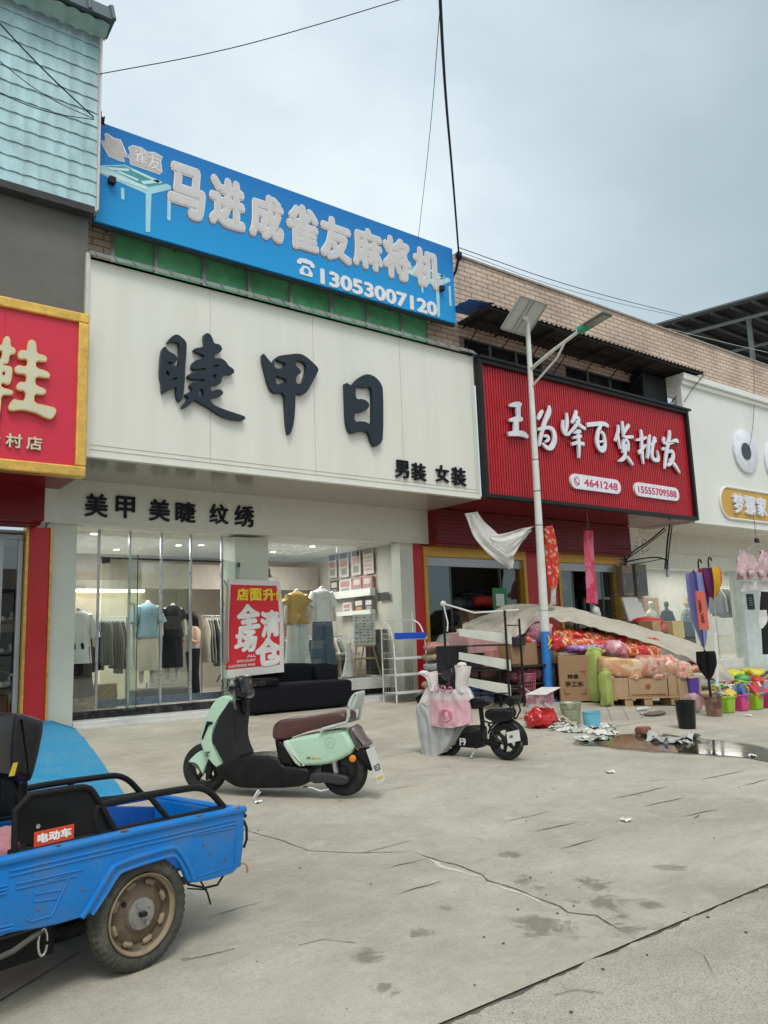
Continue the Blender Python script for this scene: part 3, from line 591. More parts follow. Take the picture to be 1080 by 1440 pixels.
t = MB(); t.box(3.5, 5.5, 18.7, 18.8, 2.55, 3.0); t.box(3.6, 9.5, 17.2, 17.3, 3.0, 3.55); t.box(6.0, 10.4, 16.4, 16.5, 2.75, 3.3); obj('bulkhead', t, mat('bulkhead', (.36, .32, .28), .6), B, smooth=0)
t = MB(); t.box(3.7, 6.4, 17.0, 17.1, FL, 2.7); obj('partition_wall', t, mat('inner_wall', (.62, .57, .44), .6), B, smooth=0)
t = MB(); t.box(4.2, 4.75, 16.98, 17.0, 1.0, 2.45); obj('dark_doorway', t, BLK, B, smooth=0)
# lit strip and downlights
for k, (x_, y_) in enumerate(((4.3, 14.2), (6.3, 15.2), (6.7, 15.0), (7.8, 14.5), (8.7, 15.6), (9.0, 14.4), (5.4, 16.3))):
    t = MB(); t.cyl((x_, y_, 3.545), (x_, y_, 3.551), .075, n=16); rg = obj('downlight', t, WHT, B); t = MB(); t.cyl((x_, y_, 3.538), (x_, y_, 3.5445), .055, n=16); obj('light_disc', t, LAMPE, rg)
t = MB(); t.box(3.7, 6.2, 16.8, 16.95, 2.7, 2.76); obj('light_strip', t, mat('strip_glow', (.9, .85, .7), .5, emit=(1, .9, .65), es=3), B, smooth=0)
for (x_, y_, e_) in ((5, 15.0, 100), (8.6, 14.8, 110), (6, 18.2, 40)):
    al = bpy.data.lights.new('shop_light', 'AREA'); al.energy = e_; al.size = 1.6; al.color = (1, .98, .93); ao = bpy.data.objects.new('shop_light', al); COL.objects.link(ao); ao.location = (x_, y_, 3.5)
# glass front: doors
def pane(x0, x1, z0, z1, y, m_=GLS, par=None, nm='glass_pane'):
    q = MB(); q.box(x0, x1, y, y + .012, z0, z1); return obj(nm, q, m_, par or B, smooth=0)
GY = 13.42
xs_ = [3.66] + [at(q, 880, GY).x for q in (137, 181, 226, 268, 312, 345)]
for a, b_ in zip(xs_[:-1], xs_[1:]):
    pn = pane(a + .01, b_ - .01, 3.03, 3.52, GY)
pane(xs_[0] + .01, xs_[1] - .01, .52, 3.03, GY); pane(xs_[5] + .01, xs_[6] - .01, .52, 3.03, GY)
STIL = mat('steel_stile', (.50, .52, .55), .3, metal=.6)
for q in xs_[1:6]:
    t = MB(); t.box(q - .018, q + .018, GY - .02, GY + .03, .52, 3.52); obj('mullion', t, STIL, B, smooth=0)
t = MB(); t.box(xs_[1], xs_[5], GY - .012, GY + .02, 3.02, 3.05); obj('transom', t, DGREY, B, smooth=0)
for q, q2 in ((2, 3), (3, 4)):
    pn = pane(xs_[q] + .02, xs_[q2] - .02, .66, 3.0, GY, GLD, nm='door_pane'); t = MB(); t.box(xs_[q] + .02, xs_[q2] - .02, GY - .015, GY + .03, .56, .68); obj('bottom_rail', t, mat('rail_blue_steel', (.16, .20, .28), .3, metal=.5), pn, smooth=0)
for q, q2 in ((1, 2), (4, 5)):
    t = MB(); t.box(xs_[q] + .02, xs_[q2] - .02, GY - .015, GY + .03, .56, .68); obj('bottom_rail', t, mat('rail_blue_steel', (.16, .20, .28), .3, metal=.5), B, smooth=0)
# open door leaves (standing out towards the street)
def leaf(xh, ang):
    o = V((xh, GY - .03, 0)); d = V((math.cos(ang), -math.sin(ang), 0)); q = MB(); n_ = V((-d.y, d.x, 0)) * .006
    a, b_ = o, o + d * .95
    q.hexa([a - n_ + V((0, 0, .56)), b_ - n_ + V((0, 0, .56)), b_ + n_ + V((0, 0, .56)), a + n_ + V((0, 0, .56)), a - n_ + V((0, 0, 3.0)), b_ - n_ + V((0, 0, 3.0)), b_ + n_ + V((0, 0, 3.0)), a + n_ + V((0, 0, 3.0))])
    lf = obj('door_leaf', q, GLD, B, smooth=0)
    q = MB(); hp = a.lerp(b_, .86) + V((0, 0, 0))
    for s_ in (-1, 1):
        e_ = n_ * 8 * s_; q.tube([hp + e_ * .2 + V((0, 0, 1.2)), hp + e_ + V((0, 0, 1.22)), hp + e_ + V((0, 0, 2.2)), hp + e_ * .2 + V((0, 0, 2.22))], .014, 8)
    obj('handle', q, ALU, lf)
    q = MB(); e_ = d * .05
    q.hexa([a - n_ * 2 + V((0, 0, 2.93)), a + d * .2 - n_ * 2 + V((0, 0, 2.93)), a + d * .2 + n_ * 2 + V((0, 0, 2.93)), a + n_ * 2 + V((0, 0, 2.93)), a - n_ * 2 + V((0, 0, 3.01)), a + d * .2 - n_ * 2 + V((0, 0, 3.01)), a + d * .2 + n_ * 2 + V((0, 0, 3.01)), a + n_ * 2 + V((0, 0, 3.01))])
    obj('hinge', q, DGREY, lf, smooth=0)
    q = MB(); q.tube([b_ + V((0, 0, .56)), b_ + V((0, 0, 3.0))], .008, 6); obj('edge_strip', q, mat('glass_edge', (.02, .06, .05), .2), lf)
leaf(xs_[1] + .05, 1.27); leaf(xs_[6] - .08, 2.4)
# display window
a, b_ = at(346, 800, GY).x, at(557, 800, GY - .1).x
t = MB(); t.box(a - .03, a + .03, GY - .02, GY + .03, .52, 3.52); obj('mullion', t, BLK, B, smooth=0)
pane(a + .04, at(470, 800, GY).x, .74, 3.52, GY - .1); pane(at(470, 800, GY).x + .01, b_, .74, 3.52, GY - .1)
t = MB(); t.box(b_ + .01, b_ + .09, GY - .14, GY + .05, .4, 3.52); obj('window_jamb', t, mat('jamb_green_black', (.03, .045, .04), .3), B, smooth=0)
# ---- cream fascia writing
S = thing('shop_sign', 'large black brush characters and small characters on the cream clothes shop front', 'sign', (6.5, 11.18, 4.6))
SLATE = mat('letter_slate', (.026, .034, .048), .42, var=.08, scale=3)
LBLK = mat('letter_black', (.008, .008, .010), .35)
JIE1 = [(150,215),(200,140),(265,110),(320,150),(367,200),(370,260),(352,480),(350,600),(335,760),(320,820),(295,855),(265,800),(258,740),(262,675),(180,715),(125,755),(103,745),(103,630),(85,590),(82,480),(100,290),(120,250),(140,245),(170,300),(230,325),(268,365),(262,410),(230,425),(165,405),(155,440),(200,447),(245,460),(278,480),(285,420),(290,340),(292,220),(270,198),(210,193)]
J1H = [[(145,500),(168,515),(192,542),(150,582)], [(175,620),(265,572),(270,600),(200,627)]]
JIE2 = [(555,120),(590,98),(625,115),(650,160),(665,215),(720,220),(755,260),(745,300),(700,325),(665,345),(668,375),(740,372),(790,405),(825,460),(870,485),(888,520),(870,548),(790,548),(750,580),(745,640),(715,660),(630,665),(630,740),(690,712),(740,715),(768,745),(750,780),(690,800),(625,805),(625,835),(660,880),(760,925),(880,965),(990,1000),(1010,1025),(985,1050),(880,1040),(780,1015),(690,965),(590,895),(520,860),(460,820),(430,850),(385,895),(340,915),(318,905),(350,860),(400,800),(360,780),(355,760),(400,742),(420,740),(440,710),(405,675),(410,655),(440,635),(560,628),(570,600),(430,605),(385,580),(385,555),(415,535),(575,500),(578,475),(460,500),(425,480),(430,430),(460,400),(510,385),(565,355),(560,340),(500,320),(445,285),(455,268),(510,258),(570,248)]
J2H = [[(500,715),(550,700),(555,800),(490,770)], [(655,450),(725,445),(720,462),(660,468)], [(635,560),(700,545),(680,590),(645,610)]]
JIA = [(55,85),(75,110),(110,155),(130,170),(145,130),(175,108),(240,100),(320,90),(370,105),(430,155),(478,205),(470,235),(430,310),(390,385),(350,408),(320,390),(300,395),(300,500),(290,620),(265,705),(248,705),(235,620),(228,500),(222,388),(150,392),(120,370),(95,310),(70,210),(52,140)]
JIAH = [[(135,150),(160,130),(185,152),(225,160),(225,185),(200,205),(145,205)], [(150,250),(185,270),(230,280),(235,318),(200,310),(155,335)], [(300,145),(350,145),(385,170),(385,230),(350,328),(305,318),(305,265),(345,240),(340,215),(305,185)]]
RI = [(680,305),(730,340),(760,295),(810,255),(860,247),(910,270),(950,315),(968,370),(968,730),(950,775),(910,803),(885,770),(865,700),(840,680),(790,680),(740,700),(710,680),(690,600),(685,450),(682,360)]
RIH = [[(765,340),(800,345),(840,350),(880,340),(888,450),(886,650),(850,615),(800,605),(750,612),(750,530),(790,540),(840,525),(865,490),(850,455),(810,435),(765,440),(755,390)]]
for polys, zm, of in (([JIE1] + J1H + [JIE2] + J2H, 7.714, (215, 455)), ([JIA] + JIAH, 5.4, (360, 480)), ([RI] + RIH, 5.4, (360, 480))):
    obj('letter', curve_poly(sign_letters(polys, zm, of, 11.10), 11.188, .085), SLATE, S, smooth=25)
for ch, bx in (('男', (555, 646, 574, 671)), ('装', (578, 650, 598, 675)), ('女', (612, 653, 630, 677)), ('装', (634, 656, 654, 682))):
    text('small_letter', ch, px_box(*bx, 11.18), 11.19, LBLK, S, off=.02, depth=.03)
for ch, bx in (('美', (120, 693, 152, 726)), ('甲', (163, 697, 190, 728)), ('美', (210, 701, 239, 732)), ('睫', (247, 705, 275, 734)), ('纹', (295, 708, 321, 736)), ('绣', (330, 710, 357, 740))):
    text('small_letter', ch, px_box(*bx, 12.83), 12.845, LBLK, S, off=.02, depth=.03)
# ================================================================ blue billboard
YB = 11.55
S = thing('billboard', 'long blue rooftop billboard with grey characters, phone number and pictures of square tables', 'billboard', (7.2, YB, 7.9))
a, b_ = at(136.5, 170, YB), at(636, 352, YB); c = at(133, 310, YB); d_ = at(638, 455, YB)
bx0, bx1, bz0, bz1 = a.x, b_.x, c.z, a.z
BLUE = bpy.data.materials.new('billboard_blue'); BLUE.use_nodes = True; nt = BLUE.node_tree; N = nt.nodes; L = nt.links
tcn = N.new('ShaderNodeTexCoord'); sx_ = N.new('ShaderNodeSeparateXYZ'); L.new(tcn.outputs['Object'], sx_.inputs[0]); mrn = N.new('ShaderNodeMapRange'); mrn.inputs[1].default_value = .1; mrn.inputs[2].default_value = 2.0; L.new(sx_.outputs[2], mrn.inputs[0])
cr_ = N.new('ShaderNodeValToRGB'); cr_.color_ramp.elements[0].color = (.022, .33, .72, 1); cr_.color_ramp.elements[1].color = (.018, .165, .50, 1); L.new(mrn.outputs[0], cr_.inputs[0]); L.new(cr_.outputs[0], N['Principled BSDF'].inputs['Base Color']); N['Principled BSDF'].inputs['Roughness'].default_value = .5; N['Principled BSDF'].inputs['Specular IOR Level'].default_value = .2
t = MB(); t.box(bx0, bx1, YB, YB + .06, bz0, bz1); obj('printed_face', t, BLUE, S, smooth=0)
t = MB(); t.box(bx0 - .02, bx1 + .02, YB + .06, YB + .14, bz0 - .04, bz1 + .02)
for k in range(7): q = bx0 + .3 + k * 1.15; t.box(q, q + .04, YB + .14, 12.0, bz1 - .5, bz1 - .46); t.box(q, q + .04, YB + .14, 12.0, bz0 + .1, bz0 + .14)
obj('steel_frame', t, DGREY, S, smooth=0)
LG = mat('letter_grey', (.60, .58, .59), .5, var=.06, scale=8); LO = mat('letter_outline', (.78, .76, .77), .5, var=.05); LSH = mat('letter_shadow_print', (.16, .14, .17), .5)
def zb3(x_, y_): return (120 + x_ / 2, 150 + y_ / 2)
BC = [('马', (235, 155, 335, 318)), ('进', (350, 192, 448, 348)), ('成', (462, 238, 556, 382)), ('雀', (565, 268, 655, 410)), ('友', (660, 305, 748, 440)), ('麻', (752, 335, 836, 462)), ('将', (836, 362, 915, 490)), ('机', (920, 395, 1000, 514))]
for ch, (x0_, y0_, x1_, y1_) in BC:
    p0 = zb3(x0_, y0_); p1 = zb3(x1_, y1_); xa = at(*p0, YB).x; xb = at(p1[0], p1[1], YB).x
    xm = zb3((x0_ + x1_) / 2, 0)[0]
    sl = .3
    zt_ = at(xm, 150 + (y0_ + (x1_ - x0_) * .5 * .38 - 6) / 2, YB).z; zb2 = at(xm, 150 + (y1_ - (x1_ - x0_) * .5 * .22 + 4) / 2, YB).z
    q = text('letter', ch, (xa, xb, zb2, zt_), YB - .002, LG, S, off=.042, depth=.016)
    e_ = .022
    text('letter_border', ch, (xa - e_, xb + e_, zb2 - e_, zt_ + e_), YB - .001, LO, q, off=.068, depth=.008)
    text('letter_shadow', ch, (xa - e_ - .02, xb + e_ - .02, zb2 - e_ - .03, zt_ + e_ - .03), YB - .0005, LSH, q, off=.058, depth=.002)
bxn = px_box(450, 374, 615, 398, YB); text('phone_number', '13053007120', (at(450, 380, YB).x, at(614, 430, YB).x, at(450, 399, YB).z, at(450, 377, YB).z), YB - .001, LO, S, off=.04, depth=.01)
# telephone symbol
t = MB(); ca = at(430, 377, YB); s_ = .17
def P_(u, w_): return (ca.x + u * s_, YB - .001, ca.z + w_ * s_)
t.prism([P_(*q) for q in ((-.75, -.9), (.75, -.9), (.85, -.5), (.35, .2), (-.35, .2), (-.85, -.5))], (0, -.01, 0))
t.prism([P_(*q) for q in ((-1.1, .25), (-.6, .25), (-.55, .5), (.55, .5), (.6, .25), (1.1, .25), (1.1, .6), (.7, .95), (0, 1.05), (-.7, .95), (-1.1, .6))], (0, -.01, 0)); 
ph = obj('telephone_symbol', t, LO, S, smooth=0)
t = MB(); t.lathe([(.055, 0), (.055, .004)], (ca.x, YB - .0115, ca.z - .35 * s_), (0, -1, 0), 20); obj('dial', t, BLUE, ph, smooth=0)
LB = mat('print_pale_blue', (.36, .66, .74), .5, var=.1, scale=5); TEAL = mat('print_teal', (.06, .30, .36), .5, var=.15, scale=5)
def zz(x_, y_, Y=YB): return at(130 + x_ / 8.307, 170 + y_ / 8.307, Y)
def flat(nm, pts, m_, lift, off=(0, 0), par=None):
    q = MB(); q.prism([V((zz(x_ , y_).x + off[0], YB - lift, zz(x_, y_).z + off[1])) for x_, y_ in pts], (0, .002 + lift * .2, 0)); return obj(nm, q, m_, par or S, smooth=0)
def table_print(off):
    top = flat('table_picture', [(40, 520), (375, 515), (915, 760), (915, 800), (650, 865), (620, 850), (45, 600)], LB, .004, off)
    flat('table_felt', [(150, 530), (360, 525), (860, 735), (650, 775), (530, 725)], TEAL, .006, off, top)
    for pts in ([(40, 555), (100, 560), (640, 770), (640, 810), (40, 590)], [(160, 540), (420, 560), (430, 590), (210, 575)], [(440, 570), (480, 570), (810, 715), (780, 735)], [(560, 705), (760, 690), (790, 720), (600, 745)], [(270, 590), (320, 590), (540, 685), (530, 705)]): flat('table_rim', pts, mat('print_rim', (.55, .76, .78), .5), .008, off, top)
    for pts in ([(620, 850), (690, 830), (670, 1305), (620, 1295)], [(330, 780), (370, 790), (370, 925), (335, 915)], [(875, 870), (915, 860), (910, 1170), (870, 1155)]): flat('table_leg', pts, LB, .007, off, top)
table_print((0, 0))
table_print((bx1 - .12 - zz(915, 0).x, -.02))
LPK = mat('print_grey_pink', (.50, .46, .47), .5, var=.1, scale=12)
for pts in ([(140, 150), (170, 145), (250, 200), (330, 220), (360, 290), (410, 400), (430, 440), (360, 420), (380, 485), (330, 475), (190, 420), (130, 320), (90, 230), (150, 235)], [(415, 310), (470, 285), (570, 310), (640, 360), (720, 365), (820, 420), (800, 480), (815, 600), (780, 630), (700, 600), (440, 510), (430, 430), (400, 400), (440, 390)]): 
    q = flat('emblem', pts, LO, .006); flat('emblem_fill', inset(pts, 11), LPK, .009, (0, 0), q)
for k, (ch, bx) in enumerate((('雀', (188, 208, 207, 226)), ('友', (208, 216, 226, 236)))): text('emblem_writing', ch, px_box(*bx, YB), YB - .0095, LO, S, off=.0, depth=.004)
t = MB(); q = at(156, 256, YB); t.box(q.x - .05, q.x + .05, YB - .1, YB, q.z - .05, q.z + .05); obj('box_lamp', t, BLK, S, smooth=0)
t = MB(); q = at(619, 407, YB); t.box(q.x - .05, q.x + .05, YB - .1, YB, q.z - .05, q.z + .05); obj('box_lamp', t, BLK, S, smooth=0)
# ================================================================ wholesale shop (red)
B = thing('wholesale_shop_building', 'red fronted general goods shop with dark awning, between the cream and white shops', 'building', (15, 13, .3))
XL, XR = 11.03, 18.62
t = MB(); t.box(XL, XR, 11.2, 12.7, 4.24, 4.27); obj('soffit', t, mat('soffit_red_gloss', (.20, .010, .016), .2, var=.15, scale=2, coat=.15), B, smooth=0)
t = MB()
for k in range(18):     # roller shutter box made of rolled slats
    z_ = 3.50 + k * .04; t.box(10.98, 17.75, 12.55 - .02 * (k % 2), 12.6, z_, z_ + .038)
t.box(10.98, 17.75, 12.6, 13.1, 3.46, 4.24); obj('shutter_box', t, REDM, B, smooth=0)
Xa = lambda x, y: at(x, y, YG).x
x1, x2, x3, x4, x5 = Xa(580, 766), Xa(598, 775), Xa(735, 777), Xa(785, 780), Xa(866, 784)
t = MB(); t.box(x1, x2 - .07, YG, 13.25, .2, 3.48); obj('pillar', t, REDP, B, smooth=0, bevel=.006)
t = MB(); t.box(x3 + .08, x4 - .08, YG, 13.25, .2, 3.48); obj('pillar', t, REDP, B, smooth=0, bevel=.006)
for a, b_ in ((x2, x3), (x4, x5)):
    t = MB(); t.box(a - .07, b_ + .07, YG - .03, 13.1, 3.25, 3.46); t.box(a - .07, a + .02, YG - .03, 13.1, .3, 3.25); t.box(b_ - .02, b_ + .07, YG - .03, 13.1, .3, 3.25); fr_ = obj('door_frame', t, YELF, B, smooth=0, bevel=.005)
    t = MB(); t.box(a + .02, b_ - .02, 13.0, 13.12, 3.05, 3.25); obj('door_track', t, ALU, fr_, smooth=0)
    w_ = (b_ - a) / 4
    for k in ((0, 3) if a == x2 else (0, 2, 3)):
        q = MB(); q.box(a + k * w_ + .02, a + (k + 1) * w_ + .02, 13.04 + .03 * (k % 2), 13.05 + .03 * (k % 2), .35, 3.05); dp = obj('door_pane', q, GLD, B, smooth=0)
        q = MB(); q.box(a + k * w_ + .02, a + k * w_ + .05, 13.03, 13.1, .35, 3.05); q.box(a + (k + 1) * w_ - .01, a + (k + 1) * w_ + .02, 13.03, 13.1, .35, 3.05); obj('door_stile', q, mat('stile_dark', (.12, .13, .13), .4, metal=.4), dp, smooth=0)
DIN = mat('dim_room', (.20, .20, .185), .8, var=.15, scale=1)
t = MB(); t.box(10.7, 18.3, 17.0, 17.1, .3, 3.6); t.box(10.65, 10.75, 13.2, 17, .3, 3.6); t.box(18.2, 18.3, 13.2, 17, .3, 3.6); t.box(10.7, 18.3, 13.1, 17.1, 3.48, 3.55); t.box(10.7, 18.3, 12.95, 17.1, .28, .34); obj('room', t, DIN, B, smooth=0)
t = MB(); t.box(x5 + .07, 18.75, YG + .03, 13.25, .2, 4.2); obj('brick_wall', t, BRICK, B, smooth=0)
t = MB(); t.box(11.4, 60, 12.0, 12.3, 8.05, 9.92); obj('brick_wall', t, BRICK, B, smooth=0)
t = MB(); t.box(11.4, 60, 11.96, 12.34, 9.92, 9.97); obj('coping', t, mat('coping', (.30, .26, .23), .8, var=.3, scale=6), B, smooth=0)
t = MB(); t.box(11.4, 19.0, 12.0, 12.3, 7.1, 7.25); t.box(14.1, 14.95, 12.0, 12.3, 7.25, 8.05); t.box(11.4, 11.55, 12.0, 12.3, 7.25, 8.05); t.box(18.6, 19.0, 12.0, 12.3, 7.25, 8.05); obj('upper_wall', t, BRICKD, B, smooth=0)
DW = mat('dark_window', (.012, .014, .016), .12, var=.4, scale=2, spec=.7)
for k in range(7):
    a = (11.55 + k * .85) if k < 3 else (14.95 + (k - 3) * .91); b_ = a + (.85 if k < 3 else .91)
    t = MB(); t.box(a + .03, b_ - .03, 12.08, 12.09, 7.28, 8.05); wn = obj('window', t, DW, B, smooth=0)
    t = MB(); frame_rect(t, a, b_, 7.25, 8.06, 12.04, 12.12, .03); obj('window_frame', t, mat('window_frame_dark', (.10, .10, .095), .5), wn, smooth=0)
t = MB(); t.box(17.55, 18.62, 11.6, 11.99, 7.2, 8.2); obj('side_panel', t, BLK, B, smooth=0)  # black sheet added for the shade in the hollow under the awning's right end
# awning : corrugated dark sheet on brackets
af0, af1 = at(690, 429, 10.95), at(990.5, 524, 10.95)
zf0, zf1 = af0.z, af1.z; zr = 8.30
def awn(u, v):
    x_ = af0.x + (af1.x - af0.x) * u; zf = zf0 + (zf1 - zf0) * u
    return V((x_, 10.95 + 1.05 * v, zf + (zr - zf) * v + .018 * math.cos(x_ * 2 * math.pi / .16)))
t = MB(); t.grid(awn, 600, 2); t2 = MB(); t2.grid(lambda u, v: awn(u, v) + V((0, 0, .012)), 600, 2); 
AWM = mat('awning_sheet', (.045, .042, .042), .65, var=.4, scale=3, dirt=(.14, .09, .06), dirt_amt=.5)
t.v += t2.v; t.f += [tuple(i + len(t2.v) for i in f) for f in t2.f]; t.mi += t2.mi
aw = obj('awning', t, AWM, B, smooth=50)
t = MB()
for k in range(9):
    x_ = af0.x + .15 + k * (af1.x - af0.x - .3) / 8; t.tube([(x_, 10.98, zf0 - .05), (x_, 11.98, zr - .07)], .018, 6); t.tube([(x_, 11.2, zf0 - .04), (x_, 11.98, 7.7)], .014, 6)
t.box(af0.x, af1.x, 10.99, 11.02, zf0 - .06, zf0 - .03); t.box(af0.x, af1.x, 11.5, 11.53, (zf0 + zr) / 2 - .07, (zf0 + zr) / 2 - .04); obj('awning_bracket', t, BLK, aw, smooth=0)
bs = MB(); a = at(640, 436, 11.6); bs.grid(lambda u, v: V((10.9 + .75 * u, 11.1 + .75 * v, 8.43 + .08 * u + .03 * noise.noise(V((u * 4, v * 4, 2))))), 10, 8)
tag(obj('blue_tarp', bs, mat('tarp_blue', (.02, .16, .55), .5)), 'scrap of blue tarpaulin at the corner between the billboard and the dark awning', 'tarpaulin')
# white shop at right shares the street line
B2 = thing('white_shop_building', 'white fronted shop at the right edge with round white discs and a gold name panel', 'building', (22, 13, .3))
zt_w = at(965, 543, 11.2).z; zb_w = at(977, 735, 11.2).z
t = MB(); t.box(18.66, 34, 11.2, 11.35, zb_w, zt_w); t.box(18.66, 34, 11.19, 11.2, zb_w, zb_w + .02); obj('fascia', t, WHITEP, B2, smooth=0)
t = MB(); t.box(18.62, 34.2, 11.05, 12.0, zt_w + .12, zt_w + .30); t.box(18.64, 34.1, 11.12, 12.0, zt_w, zt_w + .12); obj('cornice', t, WHITEP, B2, smooth=0, bevel=.02)
t = MB(); t.box(18.66, 34, 11.35, 12.9, zb_w, zb_w + .04); obj('soffit', t, CREAM2, B2, smooth=0)
t = MB(); t.box(18.0, 34, 12.9, 13.0, 3.6, 4.6); t.box(18.0, 34, 12.86, 12.92, 3.2, 3.62); obj('lower_band', t, CREAM2, B2, smooth=0)
t = MB(); t.box(18.0, 34, 12.95, 13.2, .25, .55); obj('sill', t, MARBLE, B2, smooth=0, bevel=.01)
cx0, cx1 = Xa(1038, 840), Xa(1062, 840)
t = MB(); t.box(cx0, cx1, 12.8, 13.2, .25, 3.6); obj('column', t, mat('column_blue_white', (.55, .62, .62), .4), B2, smooth=0, bevel=.01)
for a, b_ in ((18.75, 21.5), (21.55, 24.9), (24.95, cx0 - .05), (cx1 + .05, 34)):
    t = MB(); t.box(a, b_, 13.05, 13.06, .55, 3.6); pn = obj('window_pane', t, GLS, B2, smooth=0)
    t = MB(); t.box(a - .03, a + .02, 13.0, 13.1, .55, 3.6); obj('window_frame', t, ALU, pn, smooth=0)
t = MB(); t.box(18.4, 34, 16.5, 16.6, .3, 3.7); t.box(18.4, 34, 13.1, 16.6, .4, .5); t.box(18.35, 18.45, 13.2, 16.5, .4, 3.6); t.box(18.4, 34, 13.1, 16.6, 3.6, 3.66); obj('room', t, mat('white_room', (.55, .53, .48), .6), B2, smooth=0)
t = MB(); t.box(19.0, 24.4, 16.3, 16.4, 1.0, 2.6); t.box(19.0, 24.4, 15.9, 16.4, 1.7, 1.75); obj('wood_panel', t, mat('wood_panel', (.34, .20, .10), .5, var=.2, scale=3, stretch=(.4, 1, 6)), B2, smooth=0)
al = bpy.data.lights.new('shop_light', 'AREA'); al.energy = 110; al.size = 2.6; al.color = (1, .95, .86)  # unseen area lights, added to brighten the white shop's room
for xq in (20.5, 25.5, 30.5): ao = bpy.data.objects.new('shop_light', al); COL.objects.link(ao); ao.location = (xq, 14.6, 3.55)
for k in range(3):
    t = MB(); t.cyl((20 + k * 2.2, 14.6, 3.592), (20 + k * 2.2, 14.6, 3.599), .07, n=16); obj('downlight', t, LAMPE, B2)
# discs and gold panel on the white front
S = thing('shop_sign', 'white shop sign with round discs and gold panel of white characters on the white front', 'sign', (23, 11.1, 5))
for px in ((1051, 634), (1094, 650)):
    c = at(*px, 11.1); t = MB(); t.lathe([(.60, -.10), (.64, -.05), (.64, .0), (.62, .015), (0, .02)], (c.x, 11.13, c.z), (0, -1, 0), 48); d_ = obj('disc', t, mat('disc_white', (.74, .75, .82), .35), S, smooth=40)
    t = MB(); t.lathe([(.25, 0), (.25, .015), (0, .02)], (c.x - .06, 11.105, c.z - .02), (0, -1, 0), 36); obj('disc_centre', t, mat('disc_grey', (.045, .06, .07), .5), d_, smooth=40)
ga = at(1014, 705, 11.15); gzc = ga.z; gh = .44
t = MB(); pts = [(ga.x + gh - gh * math.cos(q), 11.196, gzc + gh * math.sin(q)) for q in [math.pi / 2 - math.pi * i / 16 for i in range(17)]]
pts = [V((ga.x + gh - gh * math.sin(math.pi * i / 16), 11.196, gzc + gh * math.cos(math.pi * i / 16))) for i in range(17)] + [V((ga.x + 5, 11.196, gzc - gh)), V((ga.x + 5, 11.196, gzc + gh))]
t.prism(pts, (0, -.015, 0)); gp = obj('gold_panel', t, mat('panel_gold', (.58, .34, .06), .45, var=.1), S, smooth=30)
t = MB(); rim = [(p.x, 11.175, p.z) for p in pts]; t.tube(rim + [rim[0]], .035, 6); obj('panel_rim', t, WHITEP, gp)
ww = MB()
for k, ch in enumerate('梦娜家'):
    x_ = at(1030, 705, 11.15).x + k * .62; text('letter', ch, (x_, x_ + .53, gzc - .28, gzc + .28), 11.18, mat('letter_white', (.72, .73, .80), .4), S, off=.04, depth=.07)
# ---- red ribbed wholesale sign
S = thing('shop_sign', 'red ribbed wholesale shop sign with black frame, white brush characters and two phone numbers', 'sign', (15, 11.1, 4.25))
zt_, zb_ = 7.13, 4.27
t = MB(); pr = []; x_ = XL + .1; k = 0
t.box(XL + .05, XR, 11.16, 11.2, zb_, zt_)
while x_ < XR - .1:
    t.box(x_, x_ + .045, 11.135, 11.16, zb_ + .06, zt_ - .06); x_ += .075
obj('ribbed_panel', t, REDRIB, S, smooth=0)
t = MB(); frame_rect(t, XL, XR + .02, zb_ - .03, zt_ + .03, 11.04, 11.2, .085); t.box(XL, XR + .1, 11.0, 11.2, zt_ + .03, zt_ + .09); obj('sign_frame', t, BLK, S, smooth=0, bevel=.01)
LW = mat('letter_white', (.72, .73, .80), .4)
SH = mat('letter_grey_side', (.20, .16, .17), .4)
def brush(name, sts, zm, of):
    q = MB(); strokes(q, sts, zm, of, 11.09, .045); o = obj(name, q, LW, S, smooth=0)
    q = MB(); strokes(q, [[(a - 1.5, b_ + 1.5, w_ * 1.0 + 5) for a, b_, w_ in s_] for s_ in sts], zm, of, 11.13, .04, .0004); obj('letter_back', q, SH, o, smooth=0); return o
A3 = (7.714, (700, 550)); A4 = (7.714, (830, 570))
brush('letter', [[(110,160,20),(170,150,55),(225,150,65),(240,165,40)],[(205,150,60),(212,290,45)],[(110,320,25),(180,310,60),(235,305,60),(250,325,30)],[(185,300,60),(185,450,60)],[(100,470,45),(190,460,60),(270,470,65),(312,505,30)]], *A3)
brush('letter', [[(425,312,20),(445,262,45),(475,215,25)],[(545,160,15),(552,225,50),(500,330,42),(470,430,40),(450,520,35),(437,600,15)],[(420,420,30),(500,400,35),(570,400,42),(606,470,48),(604,560,48),(560,630,50),(510,615,40),(472,570,22)],[(480,490,25),(530,490,35),(540,530,30),(500,555,20)]], *A3)
brush('letter', [[(735,240,18),(742,320,38),(735,400,35),(722,460,25)],[(697,320,20),(690,400,32),(710,465,38),(750,480,30),(790,430,18)],[(840,215,25),(832,270,40),(790,350,22)],[(800,305,22),(855,285,38),(868,330,38),(820,400,32),(775,450,18)],[(830,330,22),(880,380,40),(938,415,30)],[(805,455,22),(885,440,32)],[(800,510,26),(890,490,32)],[(785,580,35),(850,560,35),(920,580,38)],[(852,420,26),(862,560,38),(868,650,30),(865,730,14)]], *A3)
brush('letter', [[(-50,215,45),(50,205,45),(140,200,50),(185,232,30)],[(100,220,35),(75,290,38),(60,370,42),(70,450,42),(115,505,45),(148,470,38),(148,380,34),(130,300,32),(85,290,26)],[(75,400,22),(140,390,22)],[(85,462,18),(140,450,18)]], *A4)
